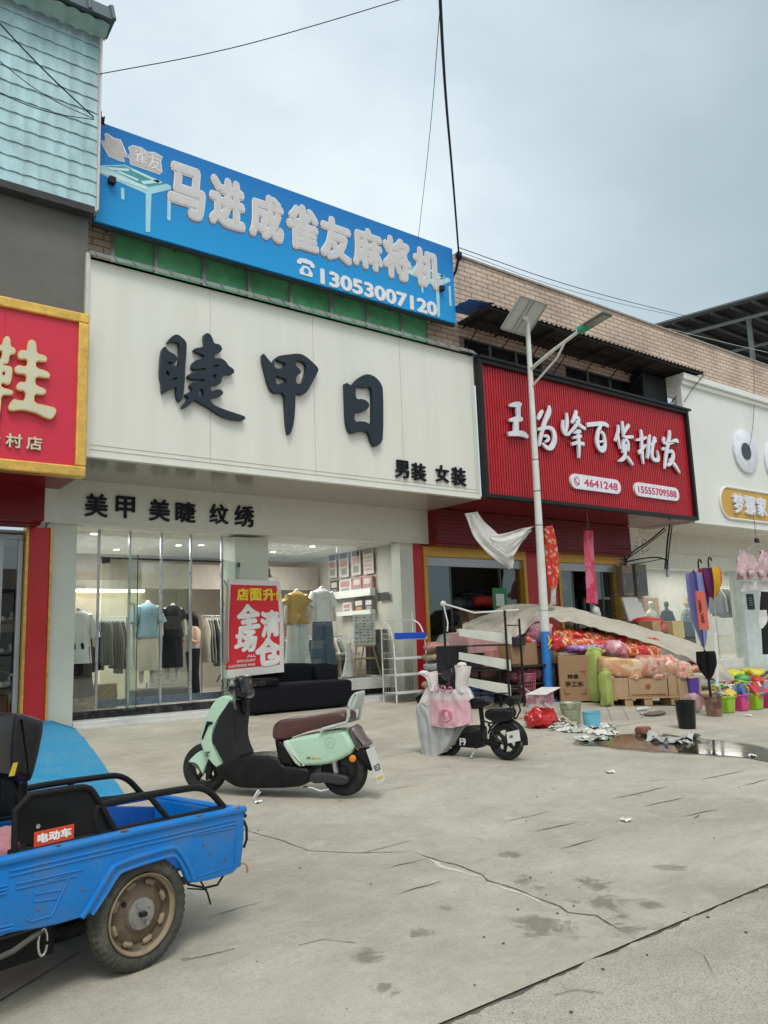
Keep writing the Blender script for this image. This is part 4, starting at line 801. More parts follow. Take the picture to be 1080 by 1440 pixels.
brush('letter', [[(290,215,18),(298,280,36),(258,390,22)],[(285,310,26),(298,400,28),(312,475,12)],[(335,175,20),(345,270,36),(350,350,22)],[(408,215,30),(352,305,25)],[(350,345,22),(400,348,36),(452,345,30)],[(355,375,26),(342,450,32),(345,520,26)],[(365,372,26),(400,400,32),(395,500,32)],[(370,430,22),(365,560,36),(330,598,34),(290,605,20)],[(385,560,30),(420,610,36),(448,650,18)]], *A4)
brush('letter', [[(535,265,20),(548,320,36),(545,420,36),(553,540,36),(565,640,14)],[(480,380,20),(540,372,38),(598,350,24)],[(512,520,34),(560,470,28),(590,430,16)],[(635,322,16),(622,430,34),(608,580,28)],[(690,350,30),(662,450,32),(652,560,36),(690,603,40),(735,596,34),(712,490,10)],[(640,440,16),(700,385,26)]], *A4)
brush('letter', [[(850,275,26),(850,340,36),(830,430,40),(810,560,38),(795,690,16)],[(790,350,26),(780,415,36),(860,415,32),(925,372,40),(935,410,28)],[(765,480,26),(790,470,30)],[(830,510,26),(880,492,36),(893,570,38),(850,645,38),(820,655,20)],[(850,590,30),(900,640,40),(958,735,16)]], *A4)
PK = mat('phone_pink', (.55, .03, .10), .5)
for (xa, ya, xb, yb, hh, s_) in ((803, 677, 873, 684, .155, ' 4641248'), (893, 689, 955, 694, .155, '15555709588')):
    c0 = at(xa, ya, 11.08); c1 = at(xb, yb, 11.08); zc = (c0.z + c1.z) / 2; h = .17; x0 = c0.x + h; x1_ = c1.x - h
    pts = [V((x0 - h * math.sin(math.pi * i / 10), 11.135, zc + h * math.cos(math.pi * i / 10))) for i in range(11)] + [V((x1_ + h * math.sin(math.pi * i / 10), 11.135, zc - h * math.cos(math.pi * i / 10))) for i in range(11)]
    t = MB(); t.prism(pts, (0, -.055, 0)); pl = obj('phone_plate', t, LW, S, smooth=30)
    a0 = x0 + (.28 if s_[0] == ' ' else -.04); text('phone_number', s_.strip(), (a0, x1_ + .04, zc - .085, zc + .085), 11.079, PK, pl, off=.012, depth=.006)
    if s_[0] == ' ':
        t = MB(); t.tube([V((x0 + .03 + .09 * math.cos(q * math.pi / 10), 11.078, zc + .09 * math.sin(q * math.pi / 10))) for q in range(21)], .007, 6); obj('phone_symbol', t, PK, pl)
        t = MB(); t.tube([(x0 - .015, 11.078, zc + .05), (x0 - .02, 11.078, zc + .0), (x0 + .03, 11.078, zc - .04), (x0 + .08, 11.078, zc - .045)], [.018, .009, .009, .018], 8); obj('phone_symbol', t, PK, pl)
# steel shed roof on top of the far building
R_ = thing('steel_roof', 'dark steel framed shed roof on top of the building at the upper right', 'roof', (30, 14, 10))
XE = 26.5; e0 = atx(915, 461, XE); e1 = atx(1085, 413, XE)
dY = (e0.y - e1.y); sl_ = (e0.z - e1.z) / dY
def rz_(y_): return e1.z + (y_ - e1.y) * sl_
t = MB(); y0_, y1_ = e1.y - 1.2, e0.y
t.hexa([(XE, y0_, rz_(y0_)), (48, y0_, rz_(y0_)), (48, y1_, rz_(y1_)), (XE, y1_, rz_(y1_)), (XE, y0_, rz_(y0_) + .12), (48, y0_, rz_(y0_) + .12), (48, y1_, rz_(y1_) + .12), (XE, y1_, rz_(y1_) + .12)])
obj('roof_sheet', t, mat('roof_dark', (.018, .02, .024), .6, var=.3), R_, smooth=0)
t = MB()
t.box(XE - .06, XE, y0_, y0_ + .01, rz_(y0_), rz_(y0_) + .1); t.tube([(XE, y0_, rz_(y0_) + .02), (XE, y1_, rz_(y1_) + .02)], .09, 4)
for k in range(8):
    y_ = y0_ + .3 + k * (y1_ - y0_ - .5) / 7; t.tube([(XE, y_, rz_(y_) - .1), (48, y_, rz_(y_) - .1)], .07, 4)
obj('purlin', t, mat('purlin_grey', (.05, .058, .062), .5), R_, smooth=0)
t = MB()
for x_ in (27.5, 31, 35, 40): t.tube([(x_, y0_, rz_(y0_) - .25), (x_, y1_, rz_(y1_) - .25)], .09, 4)
for x_, y_ in ((27.6, 16.9), (27.6, 13.6), (31, 16.9), (31, 13.6), (36, 14), (36, 17)): t.tube([(x_, y_, 9.5), (x_, y_, rz_(y_) - .2)], .09, 6)
t.tube([(28, 13.2, 9.9), (33, 16.5, rz_(16.5) - .3)], .06, 5); t.tube([(31, 13, 9.9), (28, 16.5, rz_(16.5) - .3)], .06, 5); t.tube([(33, 13, 9.8), (37, 16, rz_(16) - .3)], .06, 5)
obj('truss', t, mat('truss_pale', (.22, .24, .25), .5), R_, smooth=0)
t = MB(); t.box(31, 48, 18.2, 18.3, 9.5, rz_(18)); obj('back_sheet', t, mat('back_sheet', (.20, .23, .24), .6), R_, smooth=0)
# ================================================================ street lamp
LB_ = gr(772, 986); S = thing('street_lamp', 'white solar street lamp with blue painted foot and green lamp head', 'street lamp', LB_)
topz = at(742, 435, LB_.y).z; top = at(741.5, 452, LB_.y)
t = MB(); base = LB_.copy()
def pole(z_): k = (z_ - base.z) / (top.z - base.z); return base.lerp(top, k)
zB = at(768, 888, LB_.y).z
t.tube([base, pole(zB)], [.100, .092], 24); t.lathe([(.19, 0), (.19, .02), (.13, .03), (.108, .06)], (base.x, base.y, base.z), (0, 0, 1), 20); obj('pole_foot', t, mat('lamp_blue', (.02, .20, .60), .5, var=.15, scale=6, dirt=(.1, .2, .4), dirt_amt=.5), S)
t = MB(); t.tube([pole(zB), pole(4.0), pole(4.0 + .01), top], [.091, .072, .072, .048], 24)
obj('pole', t, mat('lamp_white', (.66, .67, .64), .35, var=.08, scale=5, dirt=(.38, .36, .3), dirt_amt=.35, dscale=6), S)
t = MB()
for z_ in (3.65, 4.35, 5.0, 1.95): q = pole(z_); t.lathe([(.084 - .006 * (z_ - 2), -.01), (.092 - .006 * (z_ - 2), 0), (.084 - .006 * (z_ - 2), .01)], q, (0, 0, 1), 20)
obj('strap', t, mat('strap_dark', (.08, .08, .08), .6), S)
t = MB(); q = pole(at(768, 908, LB_.y).z); 
for a, b_ in (((-.06, .0), (.05, .12)), ((-.05, -.06), (.06, .02)), ((.0, .04), (-.03, .2))): t.tube([(q.x + a[0], q.y - .11, q.z + a[1]), (q.x + b_[0], q.y - .108, q.z + b_[1])], .02, 6, flat=.3)
obj('paint_mark', t, mat('mark_yellow', (.75, .42, .03), .6), S)
# arm
a0 = pole(at(746, 520, LB_.y).z); hd = atx(815, 465, LB_.x); h1 = atx(856, 440, LB_.x)
a1 = pole(at(748, 545, LB_.y).z)
t = MB(); t.tube([a0, a0.lerp(hd, .5) + V((0, 0, .02)), hd], [.04, .036, .032], 14); t.tube([a1, a1.lerp(hd, .55) + V((0, 0, -.02)), a0.lerp(hd, .72)], [.024, .022, .02], 10); obj('arm', t, mat('lamp_white', (.66, .67, .64), .35), S)
dv = (h1 - hd); u_ = dv.normalized(); sd_ = V((1, 0, 0)); up_ = sd_.cross(u_).normalized(); up_ = up_ if up_.z > 0 else -up_
def hb(mb, c, l, w_, h): mb.hexa([c + u_ * a * l / 2 + sd_ * b_ * w_ / 2 + up_ * e_ * h / 2 for e_ in (-1, 1) for a, b_ in ((-1, -1), (1, -1), (1, 1), (-1, 1))])
t = MB(); hb(t, hd + dv * .16, .24, .17, .11); obj('lamp_neck', t, mat('lamp_green', (.01, .30, .17), .4), S, bevel=.02)
t = MB(); hb(t, hd + dv * .62, dv.length * .72, .27, .045); hh = obj('lamp_head', t, mat('head_grey', (.10, .11, .10), .4), S, bevel=.01)
t = MB(); hb(t, hd + dv * .62 - up_ * .028, dv.length * .60, .21, .01); obj('led_panel', t, mat('led_dim', (.22, .24, .22), .25), hh, smooth=0)
# solar panel (its underside faces the street)
p1 = at(705, 462, LB_.y + .18); p4 = V((at(741, 472, LB_.y + .18).x, LB_.y + .18, p1.z)); p2 = atx(733, 416, p1.x + .02); p3 = V((p4.x + .02, p2.y, p2.z))
nn = (p4 - p1).cross(p2 - p1).normalized(); nn = nn if nn.z > 0 else -nn
t = MB(); t.hexa([p1, p4, p3, p2, p1 + nn * .035, p4 + nn * .035, p3 + nn * .035, p2 + nn * .035]); sp_ = obj('solar_panel', t, mat('panel_back', (.50, .51, .50), .5, var=.06), S, smooth=0)
t = MB(); rimp = [p1, p4, p3, p2, p1]
for a, b_ in zip(rimp[:-1], rimp[1:]): t.tube([a - nn * .008, b_ - nn * .008], .022, 4)
m1 = p1.lerp(p4, .38); m2 = p2.lerp(p3, .38); t.tube([m1 - nn * .01, m2 - nn * .01], .018, 4); m1 = p1.lerp(p4, .52); m2 = p2.lerp(p3, .52); t.tube([m1 - nn * .01, m2 - nn * .01], .018, 4)
obj('panel_frame', t, mat('panel_rail', (.34, .34, .32), .45, metal=.4), sp_, smooth=30)
pcn = (p1 + p2 + p3 + p4) / 4; t = MB(); t.hexa([p + nn * .037 for p in (p1, p4, p3, p2)] + [p + nn * .04 for p in (p1, p4, p3, p2)]); obj('solar_cells', t, mat('cells', (.01, .02, .05), .15), sp_, smooth=0)
t = MB(); t.tube([top, pcn - nn * .03], .05, 12); obj('panel_bracket', t, mat('lamp_white', (.66, .67, .64), .35), S)
# ================================================================ wires
def wire(pts, r, label, sag=0.0, nm='cable', r1=None, m_=WIRE):
    P = [V(p) for p in chaikin([tuple(V(p)) for p in pts], 3, False)] if len(pts) > 2 else [V(p) for p in pts]; sag = sag / (len(P) - 1) if len(pts) > 2 else sag; out = []
    for i in range(len(P) - 1):
        for k in range(16):
            a = k / 16; q = P[i].lerp(P[i + 1], a); q.z -= sag * 4 * a * (1 - a); out.append(q)
    out.append(P[-1]); t = MB(); t.tube(out, r, 6, r1); return tag(obj(nm, t, m_), label, 'cable')
wire([at(616, -60, 5.0), at(625, 120, 7.0), at(636, 240, 9.2), at(645, 355, 11.45)], .019, 'thick black cable coming down from the sky to the right corner of the blue billboard')
t = MB(); q = at(645.5, 360, 11.45); t.ball(q, .07, .07, .1, amp=.3); t.tube([q, q + V((-.02, .1, -.3)), q + V((-.15, .2, -.6)), q + V((-.25, .5, -1.2))], .03, 8)
tag(obj('cable_knot', t, WIRE), 'black cable knot hanging where the thick cable meets the billboard corner', 'cable knot')
wire([at(618, 20, 5.9), at(606, 180, 8.5), at(588, 336, 11.6)], .005, 'hair thin wire beside the thick black cable, running down to the billboard top')
wire([at(140, 104, 11.1), at(300, 75, 10.0), at(430, 40, 9.0), at(600, -12, 8.0)], .007, 'thin wire crossing the sky from the tiled front towards the top of the picture')
wire([at(-20, 12, 10.6), at(60, 98, 10.7), at(132, 165, 10.95)], .010, 'uppermost dark wire running down across the turquoise tiles', .02)
wire([at(-20, 70, 10.6), at(60, 135, 10.7), at(132, 167, 10.95)], .006, 'middle thin wire running down across the turquoise tiles', .03)
wire([at(-20, 122, 10.6), at(60, 158, 10.7), at(132, 168, 10.95)], .006, 'lowest thin wire running down across the turquoise tiles', .05)
wire([at(140, 168, 11.4), at(138, 250, 11.45), at(134, 308, 11.45)], .006, 'thin black wire hanging down the left end of the blue billboard')
wire([at(645, 348, 11.9), at(800, 403, 12.2), at(963, 444, 14)], .009, 'upper of two wires running right from the billboard corner across the sky', .05)
wire([at(645, 353, 11.9), at(800, 411, 12.2), at(963, 447, 14)], .006, 'lower of two wires running right from the billboard corner across the sky', .1)
wire([at(940, 462, 11.8), at(1100, 500, 11.8)], .008, 'pale wire crossing the brick parapet at the upper right', .02, m_=mat('wire_pale', (.45, .45, .43), .6))
wire([at(1060, 500, 11.8), at(1061, 580, 11.0), at(1056, 620, 11.0), at(1052, 633, 11.0)], .007, 'thin wire dangling in front of the round white disc')
wire([at(990, 527, 11.0), at(975, 545, 11.1), at(962, 565, 11.15)], .010, 'short wire stay from the awning corner down to the red sign frame')
t = MB(); q = at(136, 172, 11.3); 
for k in range(7): t.tube([q + V((.02 * k, 0, 0)), q + V((.05 + .07 * math.sin(k), -.03, .14 + .05 * math.cos(k * 2))), q + V((.12 * math.sin(k * 2.1), 0, .03))], .012, 5)
tag(obj('wire_bundle', t, WIRE), 'tangled black wire bundle at the top left corner of the blue billboard', 'wire bundle')
# cables at the right end of the wholesale shop
CB = []
def cab(pts, r=.014): t.tube(chaikin([tuple(at(*p)) for p in pts], 2, False), r, 6)
t = MB(); cab([(942, 738, 11.6), (938, 765, 11.6), (937, 785, 11.7), (935, 800, 11.8)], .022); cab([(945, 740, 11.6), (941, 770, 11.6), (938, 802, 11.7)], .016)
cab([(935, 742, 11.6), (912, 762, 12), (890, 775, 12.6), (880, 788, 12.8)], .02); cab([(938, 744, 11.6), (905, 770, 12), (884, 784, 12.7)], .014); cab([(880, 790, 12.8), (905, 785, 12.7), (925, 783, 12.4), (938, 788, 12)], .02); cab([(885, 794, 12.8), (912, 790, 12.5), (930, 786, 12)], .012)
for k in range(9): q = at(898 + (k % 3) * 5, 756 + k * 2.5, 12.1); t.tube([q, q + V((rnd.uniform(-.2, .2), .02, rnd.uniform(-.12, .12)))], .008, 5)
tag(obj('cable_tangle', t, WIRE), 'tangle of black cables under the right end of the red soffit', 'cables')
t = MB(); q = at(939, 800, 11.8); t.lathe([(.0, -.22), (.045, -.2), (.05, -.05), (.035, .08), (.02, .2)], q, (.15, 0, 1), 12); tag(obj('cable_end_bag', t, mat('bag_greyblue', (.35, .38, .42), .5)), 'grey plastic wrapped cable end hanging under the cable tangle', 'cable end')
for k, (x0, y0, x1_, y1_, m_, lb) in enumerate(((872, 793, 890, 838, mat('meter_tan', (.26, .20, .16), .6, var=.3, scale=8), 'left rusty brown meter box on the narrow brick wall'), (891, 791, 910, 838, mat('meter_grey', (.17, .16, .145), .6, var=.3, scale=8), 'right grey meter box on the narrow brick wall'))):
    a = at(x0, y0, 12.8); b_ = at(x1_, y1_, 12.8); q = MB(); q.box(a.x, b_.x, 12.75, 12.95, b_.z, a.z - .05); mb_ = obj('meter_box', q, m_, bevel=.01); tag(mb_, lb, 'meter box')
    q = MB(); q.box(a.x + .05, b_.x - .05, 12.742, 12.75, b_.z + .08, a.z - .25); c_ = obj('meter_window', q, mat('meter_window', (.11, .11, .11), .3), mb_, smooth=0); c_.location = c_.location
    q = MB(); q.box(a.x + .02, a.x + .04, 12.735, 12.75, b_.z + .3, b_.z + .5); obj('latch', q, ALU, mb_, smooth=0)
# ================================================================ cargo tricycle
PLB = mat('plastic_black', (.010, .010, .011), .5, var=.2, scale=9, dirt=(.035, .033, .028), dirt_amt=.4, dscale=7)
RUB = mat('tyre_rubber', (.06, .058, .05), .9, var=.35, scale=22, dirt=(.20, .185, .145), dirt_amt=.85, dscale=6, bump=.4, bscale=60)
TB = mat('trike_blue', (.003, .185, .58), .32, spec=.35, var=.08, scale=5, dirt=(.13, .17, .22), dirt_amt=.55, dscale=4.5, coat=.15)
TBI = mat('trike_blue_inner', (.008, .085, .34), .42, var=.12, scale=6, dirt=(.05, .12, .22), dirt_amt=.4, dscale=8)
CHR = mat('chrome', (.55, .55, .54), .22, metal=1)
def wheel_torus(fr, cs, cz, t0, R, r_, parent, m_, wide=1.0, n=48, tread=0):
    t = MB(); c = fr.L(cs, t0, cz)
    def fn(u, v):
        a = u * 2 * math.pi; b_ = v * 2 * math.pi; k = r_ * (1 + ((.10 if (int(u * tread) % 2) else -.10) if tread and math.cos(b_) > -.05 and abs(math.sin(b_)) > .3 else 0))
        rad = R - r_ + k * math.cos(b_) * 1.0; return c + fr.d * (rad * math.cos(a)) + V((0, 0, rad * math.sin(a))) + fr.n * (r_ * wide * math.sin(b_))
    t.grid(fn, n, 14, True); return obj('tyre', t, m_, parent, smooth=50)
def disk(mb, fr, cs, cz, prof, n=32): mb.lathe(prof, fr.L(cs, 0, cz), tuple(-fr.n), n)   # heights measured towards the viewer
W0 = gr(197, 1371)
T = Fr((W0.x, W0.y, 0), (.974, .228))
tz = lambda x, y, t=0.0: T.P(x / 2.919, 970 + y / 2.919, t)
TR = thing('cargo_tricycle', 'blue electric cargo tricycle with open bed and black rails in the left foreground', 'tricycle', (W0.x, W0.y, 0))
# bed side (near): pressed panel with arch and rolled top
out = [(-.95, .65), (-.66, .648), (0, .64), (.619, .628), (.632, .60), (.625, .45), (.60, .322), (.42, .32), (.285, .335), (.26, .36), (.225, .435), (.20, .475), (.16, .49), (-.05, .478), (-.11, .47), (-.15, .445), (-.20, .38), (-.235, .335), (-.45, .34), (-.62, .365), (-.65, .36), (-.95, .36)]
def bedside(t0, t1, mt):
    t = MB(); puff(t, T, out, t0, t1, .008, 1, 3); return obj('side_panel', t, mt, TR, smooth=40)
sp1 = bedside(.0, .03, TB)
t = MB(); t.tube([T.L(-.97, .012, .652), T.L(-.66, .012, .650), T.L(0, .012, .642), T.L(.60, .012, .628), T.L(.632, .02, .622), T.L(.64, .06, .62)], .026, 12, flat=.85); obj('top_rail', t, TB, sp1)
t = MB()
arch = [(-.30, .335), (-.255, .385), (-.165, .50), (-.13, .525), (.16, .535), (.205, .52), (.27, .42), (.30, .35)]
t.tube([T.L(a, .0, z) for a, z in chaikin(arch, 2, False)], .013, 8)
t.tube([T.L(a, .0, z) for a, z in chaikin([(-.25, .335), (-.20, .385), (-.13, .47), (-.10, .488), (.17, .497), (.205, .475), (.25, .40)], 2, False)], .009, 8)
for z_ in (.575, .595): t.tube([T.L(-.63, -.001, z_ + .012), T.L(.0, -.001, z_), T.L(.57, -.001, z_ - .01)], .005, 6)
for a0_, a1_, z_ in ((-.60, -.30, .55), (-.60, -.33, .53), (.30, .56, .56), (-.52, -.40, .49), (-.52, -.42, .46)): t.tube([T.L(a0_, -.001, z_), T.L(a1_, -.001, z_ - .012)], .0045, 6)
t.tube([T.L(a, -.001, z) for a, z in ((-.47, .53), (-.36, .53), (-.44, .385), (-.53, .385), (-.55, .40))], .005, 6); t.tube([T.L(a, -.001, z) for a, z in ((.32, .36), (.56, .36), (.58, .55))], .004, 6)
for z_ in (.615, .60, .585): t.tube([T.L(-.64, -.001, z_ - .06), T.L(-.70, -.004, z_ - .058)], .006, 6)
for z_ in (.38, .395): t.tube([T.L(-.61, -.001, z_), T.L(-.72, -.002, z_ + .008)], .006, 6)
obj('pressed_rib', t, TB, sp1)
TW = .82
out2 = [(-.95, .65), (.619, .628), (.625, .36), (-.95, .36)]
t = MB(); puff(t, T, out2, TW - .03, TW, .008, 1, 3); sp2 = obj('side_panel', t, TBI, TR, smooth=40)
t = MB(); t.tube([T.L(-.97, TW - .01, .652), T.L(0, TW - .01, .642), T.L(.62, TW - .01, .628)], .024, 12); obj('top_rail', t, TB, sp2)
t = MB(); t.hexa([T.L(*q) for q in ((-.95, .17, .37), (.61, .17, .355), (.61, TW - .03, .355), (-.95, TW - .03, .37), (-.95, .17, .385), (.61, .17, .37), (.61, TW - .03, .37), (-.95, TW - .03, .385))]); obj('bed_floor', t, TBI, TR, smooth=0)
t = MB(); t.hexa([T.L(*q) for q in ((.60, .03, .33), (.632, .03, .33), (.632, TW - .03, .33), (.60, TW - .03, .33), (.60, .03, .615), (.632, .03, .615), (.632, TW - .03, .615), (.60, TW - .03, .615))]); tg = obj('tailgate', t, TB, TR, smooth=0, bevel=.008)
t = MB(); t.tube([T.L(.62, .03, .622), T.L(.62, TW - .03, .622)], .018, 10); obj('tailgate_rail', t, TB, tg)
t = MB(); t.tube([T.L(.632, .01, .57), T.L(.644, .0, .53), T.L(.644, .0, .47), T.L(.632, .01, .43)], .008, 6); t.tube([T.L(.632, .01, .60), T.L(.642, .0, .585)], .010, 6); obj('tailgate_latch', t, BLK, tg)
t = MB(); t.tube([T.L(.60, .02, .355), T.L(.635, .01, .35), T.L(.645, .0, .335), T.L(.648, -.0, .30)], .006, 6); obj('wiring_stub', t, mat('plug_orange', (.45, .22, .05), .5), tg)
t = MB(); t.tube([T.L(.30, .05, .32), T.L(.40, .04, .28), T.L(.48, .04, .275), T.L(.56, .05, .34)], .006, 6); t.tube([T.L(.36, .03, .33), T.L(.40, .02, .26), T.L(.42, .02, .20)], .005, 6); t.tube([T.L(.30, .05, .30), T.L(.42, .05, .265)], .004, 6); obj('loose_strap', t, BLK, TR)
t = MB()
for a_, z_, l_ in ((-.10, .668, .03), (-.085, .662, .02), (.33, .655, .03), (.58, .648, .025), (-.42, .672, .015)): t.ball(T.L(a_, -.006, z_ - .006), l_ * .7, .006, .006, 8, 6, amp=.5, rot=math.atan2(T.d.y, T.d.x))
for a_, z_ in ((.40, .45), (.50, .40), (-.30, .45), (-.5, .42), (.36, .5)): t.ball(T.L(a_, -.0005, z_), .010, .0015, .004, 8, 6, amp=.8, rot=math.atan2(T.d.y, T.d.x))
obj('rust_spots', t, mat('rust', (.16, .09, .045), .9, var=.4, scale=30), sp1)
# rails
def rail(t0, par=None):
    q = MB(); hp = [(-.21, .655), (-.235, .77), (-.20, .800), (.29, .788), (.36, .780), (.43, .745), (.505, .665), (.515, .655)]
    q.tube([T.L(a, t0, z) for a, z in chaikin(hp, 2, False)], .017, 10); q.tube([T.L(.06, t0, .785), T.L(.17, t0, .66)], .014, 8); q.tube([T.L(-.62, t0, .672), T.L(.515, t0, .655)], .014, 8)
    return obj('side_rail', q, PLB, TR)
rail(.03); rail(TW - .03)
pl = [(-.61, .665), (-.125, .66), (-.14, .69), (-.25, .86), (-.30, .885), (-.36, .889), (-.605, .895)]
for t0 in (.022, TW - .04):
    t = MB(); puff(t, T, pl, t0, t0 + .012, .004, 1, 2); gp = obj('front_guard', t, mat('guard_black', (.007, .007, .008), .4, var=.2, scale=7), TR, smooth=40)
    t = MB(); t.tube([T.L(a, t0, z) for a, z in chaikin([(-.60, .67), (-.605, .895), (-.36, .892), (-.27, .885), (-.23, .84), (-.13, .665)], 1, False)], .014, 8); obj('guard_tube', t, PLB, gp)
    if t0 < .1:
        t = MB(); a0_, a1_ = tz(140, 585, .02), tz(303, 550, .02); hz = .062; 
        t.hexa([T.L(a, tt, z) for tt in (.020, .0215) for a, z in ()] or [T.L(a0_[0], .017, a0_[1] - hz), T.L(a1_[0], .017, a1_[1] - hz), T.L(a1_[0], .021, a1_[1] - hz), T.L(a0_[0], .021, a0_[1] - hz), T.L(a0_[0], .017, a0_[1]), T.L(a1_[0], .017, a1_[1]), T.L(a1_[0], .021, a1_[1]), T.L(a0_[0], .021, a0_[1])]); stk = obj('sticker', t, mat('sticker_red', (.62, .06, .02), .5, var=.1), gp, smooth=0)
        L_ = a1_[0] - a0_[0]; sk = (a1_[1] - a0_[1]) / L_
        text('sticker_writing', '电动车', (a0_[0] + .014, a1_[0] - .012, a0_[1] - hz + .012, a0_[1] - .010), 0, mat('sticker_white', (.8, .8, .8), .5), stk, off=.045, depth=.001, fr=(T.L(0, .0165, 0) - V((0, 0, 0)), T.d, V((0, 0, 1)), -T.n))
        t = MB(); c = tz(155, 560, .02); disk(t, T, c[0], c[1], [(.010, -.022), (.010, -.016), (0, -.015)], 12); obj('bolt', t, CHR, gp)
# battery box and chassis below
t = MB(); t.hexa([T.L(*q) for q in ((-1.3, .16, .17), (-.34, .16, .17), (-.34, .5, .17), (-1.3, .5, .17), (-1.3, .16, .35), (-.34, .16, .35), (-.28, .5, .35), (-1.3, .5, .35))]); obj('chassis_box', t, mat('chassis_black', (.012, .012, .012), .7), TR, smooth=0)
t = MB()
for tt in (.18, .62): t.tube([T.L(-1.4, tt, .30), T.L(.55, tt, .30)], .022, 8)
t.tube([T.L(.012, .1, .249), T.L(.012, TW - .1, .249)], .028, 12); t.tube([T.L(-.45, .03, .33), T.L(-.60, .0, .29), T.L(-.75, .0, .27)], .012, 8); obj('chassis', t, mat('chassis_grey', (.07, .07, .065), .6, var=.3), TR)
t = MB(); c = tz(185, 1040, .0); t.tube([T.L(c[0] + .02 * math.cos(q * .5), 0.02, c[1] + .055 * math.sin(q * .5)) for q in range(13)], .005, 6); t.tube([T.L(c[0], .02, c[1] + .05), T.L(c[0], .05, .36)], .004, 6); obj('hook', t, CHR, TR)
t = MB(); t.tube([T.L(-.70, .12, .045), T.L(-.24, .12, .15)], .004, 6); obj('brake_rod', t, PLB, TR)
# wheels
DISK = mat('rim_beige', (.30, .235, .15), .6, var=.25, scale=9, dirt=(.08, .06, .04), dirt_amt=.85, dscale=9)
def tri_wheel(toff, side):
    wt = wheel_torus(T, .035, .254, toff + .052, .255, .042, TR, RUB, 1.45, 192, 96)
    t = MB(); s = side; c = T.L(.035, toff + .052, .254)
    prof = [(.176, .056), (.182, .050), (.174, .036), (.163, .030), (.156, .004), (.142, -.004), (.120, .010), (.085, .018), (.080, .026), (.050, .028), (.045, .020), (0, .02)]
    t.lathe(prof[:4], c, tuple(-T.n * s), 48, cap0=False); t.cur = 1; t.lathe(prof[3:], c, tuple(-T.n * s), 48, cap0=False); t.cur = 0; t.lathe([(.178, .052), (.178, -.05)], c, tuple(-T.n * s), 48, cap0=False); 
    for k in range(8):
        a = k * math.pi / 4 + .35; p = T.d * (math.cos(a) * .134) + V((0, 0, math.sin(a) * .134)); tn = T.d * (-math.sin(a)) + V((0, 0, math.cos(a)))
        t.tube([c + p - T.n * s * .006 + tn * .022, c + p * 1.04 - T.n * s * .010 + tn * .014, c + p * 1.04 - T.n * s * .010 - tn * .014, c + p - T.n * s * .006 - tn * .022], [.012, .015, .015, .012], 8)
    rm = obj('rim', t, [DISK, mat('disc_rusty', (.13, .095, .06), .65, var=.3, scale=14, dirt=(.26, .21, .15), dirt_amt=.6, dscale=8)], wt, smooth=40)
    t = MB(); t.lathe([(.072, .026), (.070, .036), (.055, .038), (0, .038)], c, tuple(-T.n * s), 24)
    for k in range(4):
        a = k * math.pi / 2 + .5; p = T.d * (math.cos(a) * .052) + V((0, 0, math.sin(a) * .052)); t.cyl(c + p - T.n * s * .036, c + p - T.n * s * .050, .011, n=6)
    hb_ = obj('hub', t, mat('hub_steel', (.33, .32, .30), .45, metal=.6, var=.3, scale=12), rm)
    t = MB(); t.obox(c - T.n * s * .045, .035, .035, .02, rz=math.atan2(T.d.y, T.d.x)); obj('axle_cap', t, BLK, rm, smooth=0, bevel=.004)
    for k in range(1):
        q = MB(); p = T.d * (-.085) + V((0, 0, .06)); q.lathe([(.011, .0), (.011, .012), (0, .012)], c + p - T.n * s * .012, tuple(-T.n * s), 12); obj('vent_hole', q, BLK, rm)
tri_wheel(.03, 1); tri_wheel(TW - .14, -1)
# seat, back rest and front part (outside the picture)
t = MB(); 
sb = lambda x, y: tz(x, y, .30)
b0, b1, b2, b3 = sb(15, 340), sb(95, 385), sb(160, 130), sb(45, 90)
puff(t, T, [b0, (b0[0] + .03, b0[1] - .02), b1, sb(125, 300), b2, sb(130, 115), b3, sb(28, 120)], .22, .62, .03, 1, 4); bk = obj('backrest', t, mat('seat_back_plastic', (.018, .018, .02), .3, var=.3, scale=6, coat=.25), TR, smooth=40)
t = MB(); q0, q1 = tz(52, 345, .205), tz(66, 300, .205); t.hexa([T.L(q0[0] - .012, .212, q0[1] - .01), T.L(q0[0] + .012, .212, q0[1] - .01), T.L(q0[0] + .012, .216, q0[1] - .01), T.L(q0[0] - .012, .216, q0[1] - .01), T.L(q1[0] - .008, .212, q1[1]), T.L(q1[0] + .012, .212, q1[1]), T.L(q1[0] + .012, .216, q1[1]), T.L(q1[0] - .008, .216, q1[1])]); obj('backrest_sticker', t, mat('sticker_yellow', (.7, .5, .04), .5), bk, smooth=0)
t = MB(); c = sb(95, 400); t.tube([T.L(c[0], .3, c[1] - .12), T.L(c[0], .3, c[1] + .02)], .02, 8); t.tube([T.L(c[0], .55, c[1] - .12), T.L(c[0], .55, c[1] + .02)], .02, 8); obj('backrest_hinge', t, PLB, TR)
t = MB(); pillow(t, T.L(-.95, .4, .70), .55, .36, .14, rz=math.atan2(T.d.y, T.d.x), amp=.005); obj('seat', t, PLB, TR)
t = MB(); puff(t, T, [(-1.65, .30), (-1.0, .30), (-.68, .36), (-.68, .60), (-.9, .62), (-1.25, .60), (-1.35, .34), (-1.65, .34)], .05, .75, .03, 1); obj('front_body', t, TB, TR)
t = MB(); t.tube([T.L(-1.75, .41, .25), T.L(-1.62, .41, .6), T.L(-1.5, .41, 1.02)], .035, 10); t.tube([T.L(-1.38, .08, 1.05), T.L(-1.5, .25, 1.05), T.L(-1.5, .57, 1.05), T.L(-1.38, .74, 1.05)], .014, 8); obj('steering_column', t, BLK, TR)
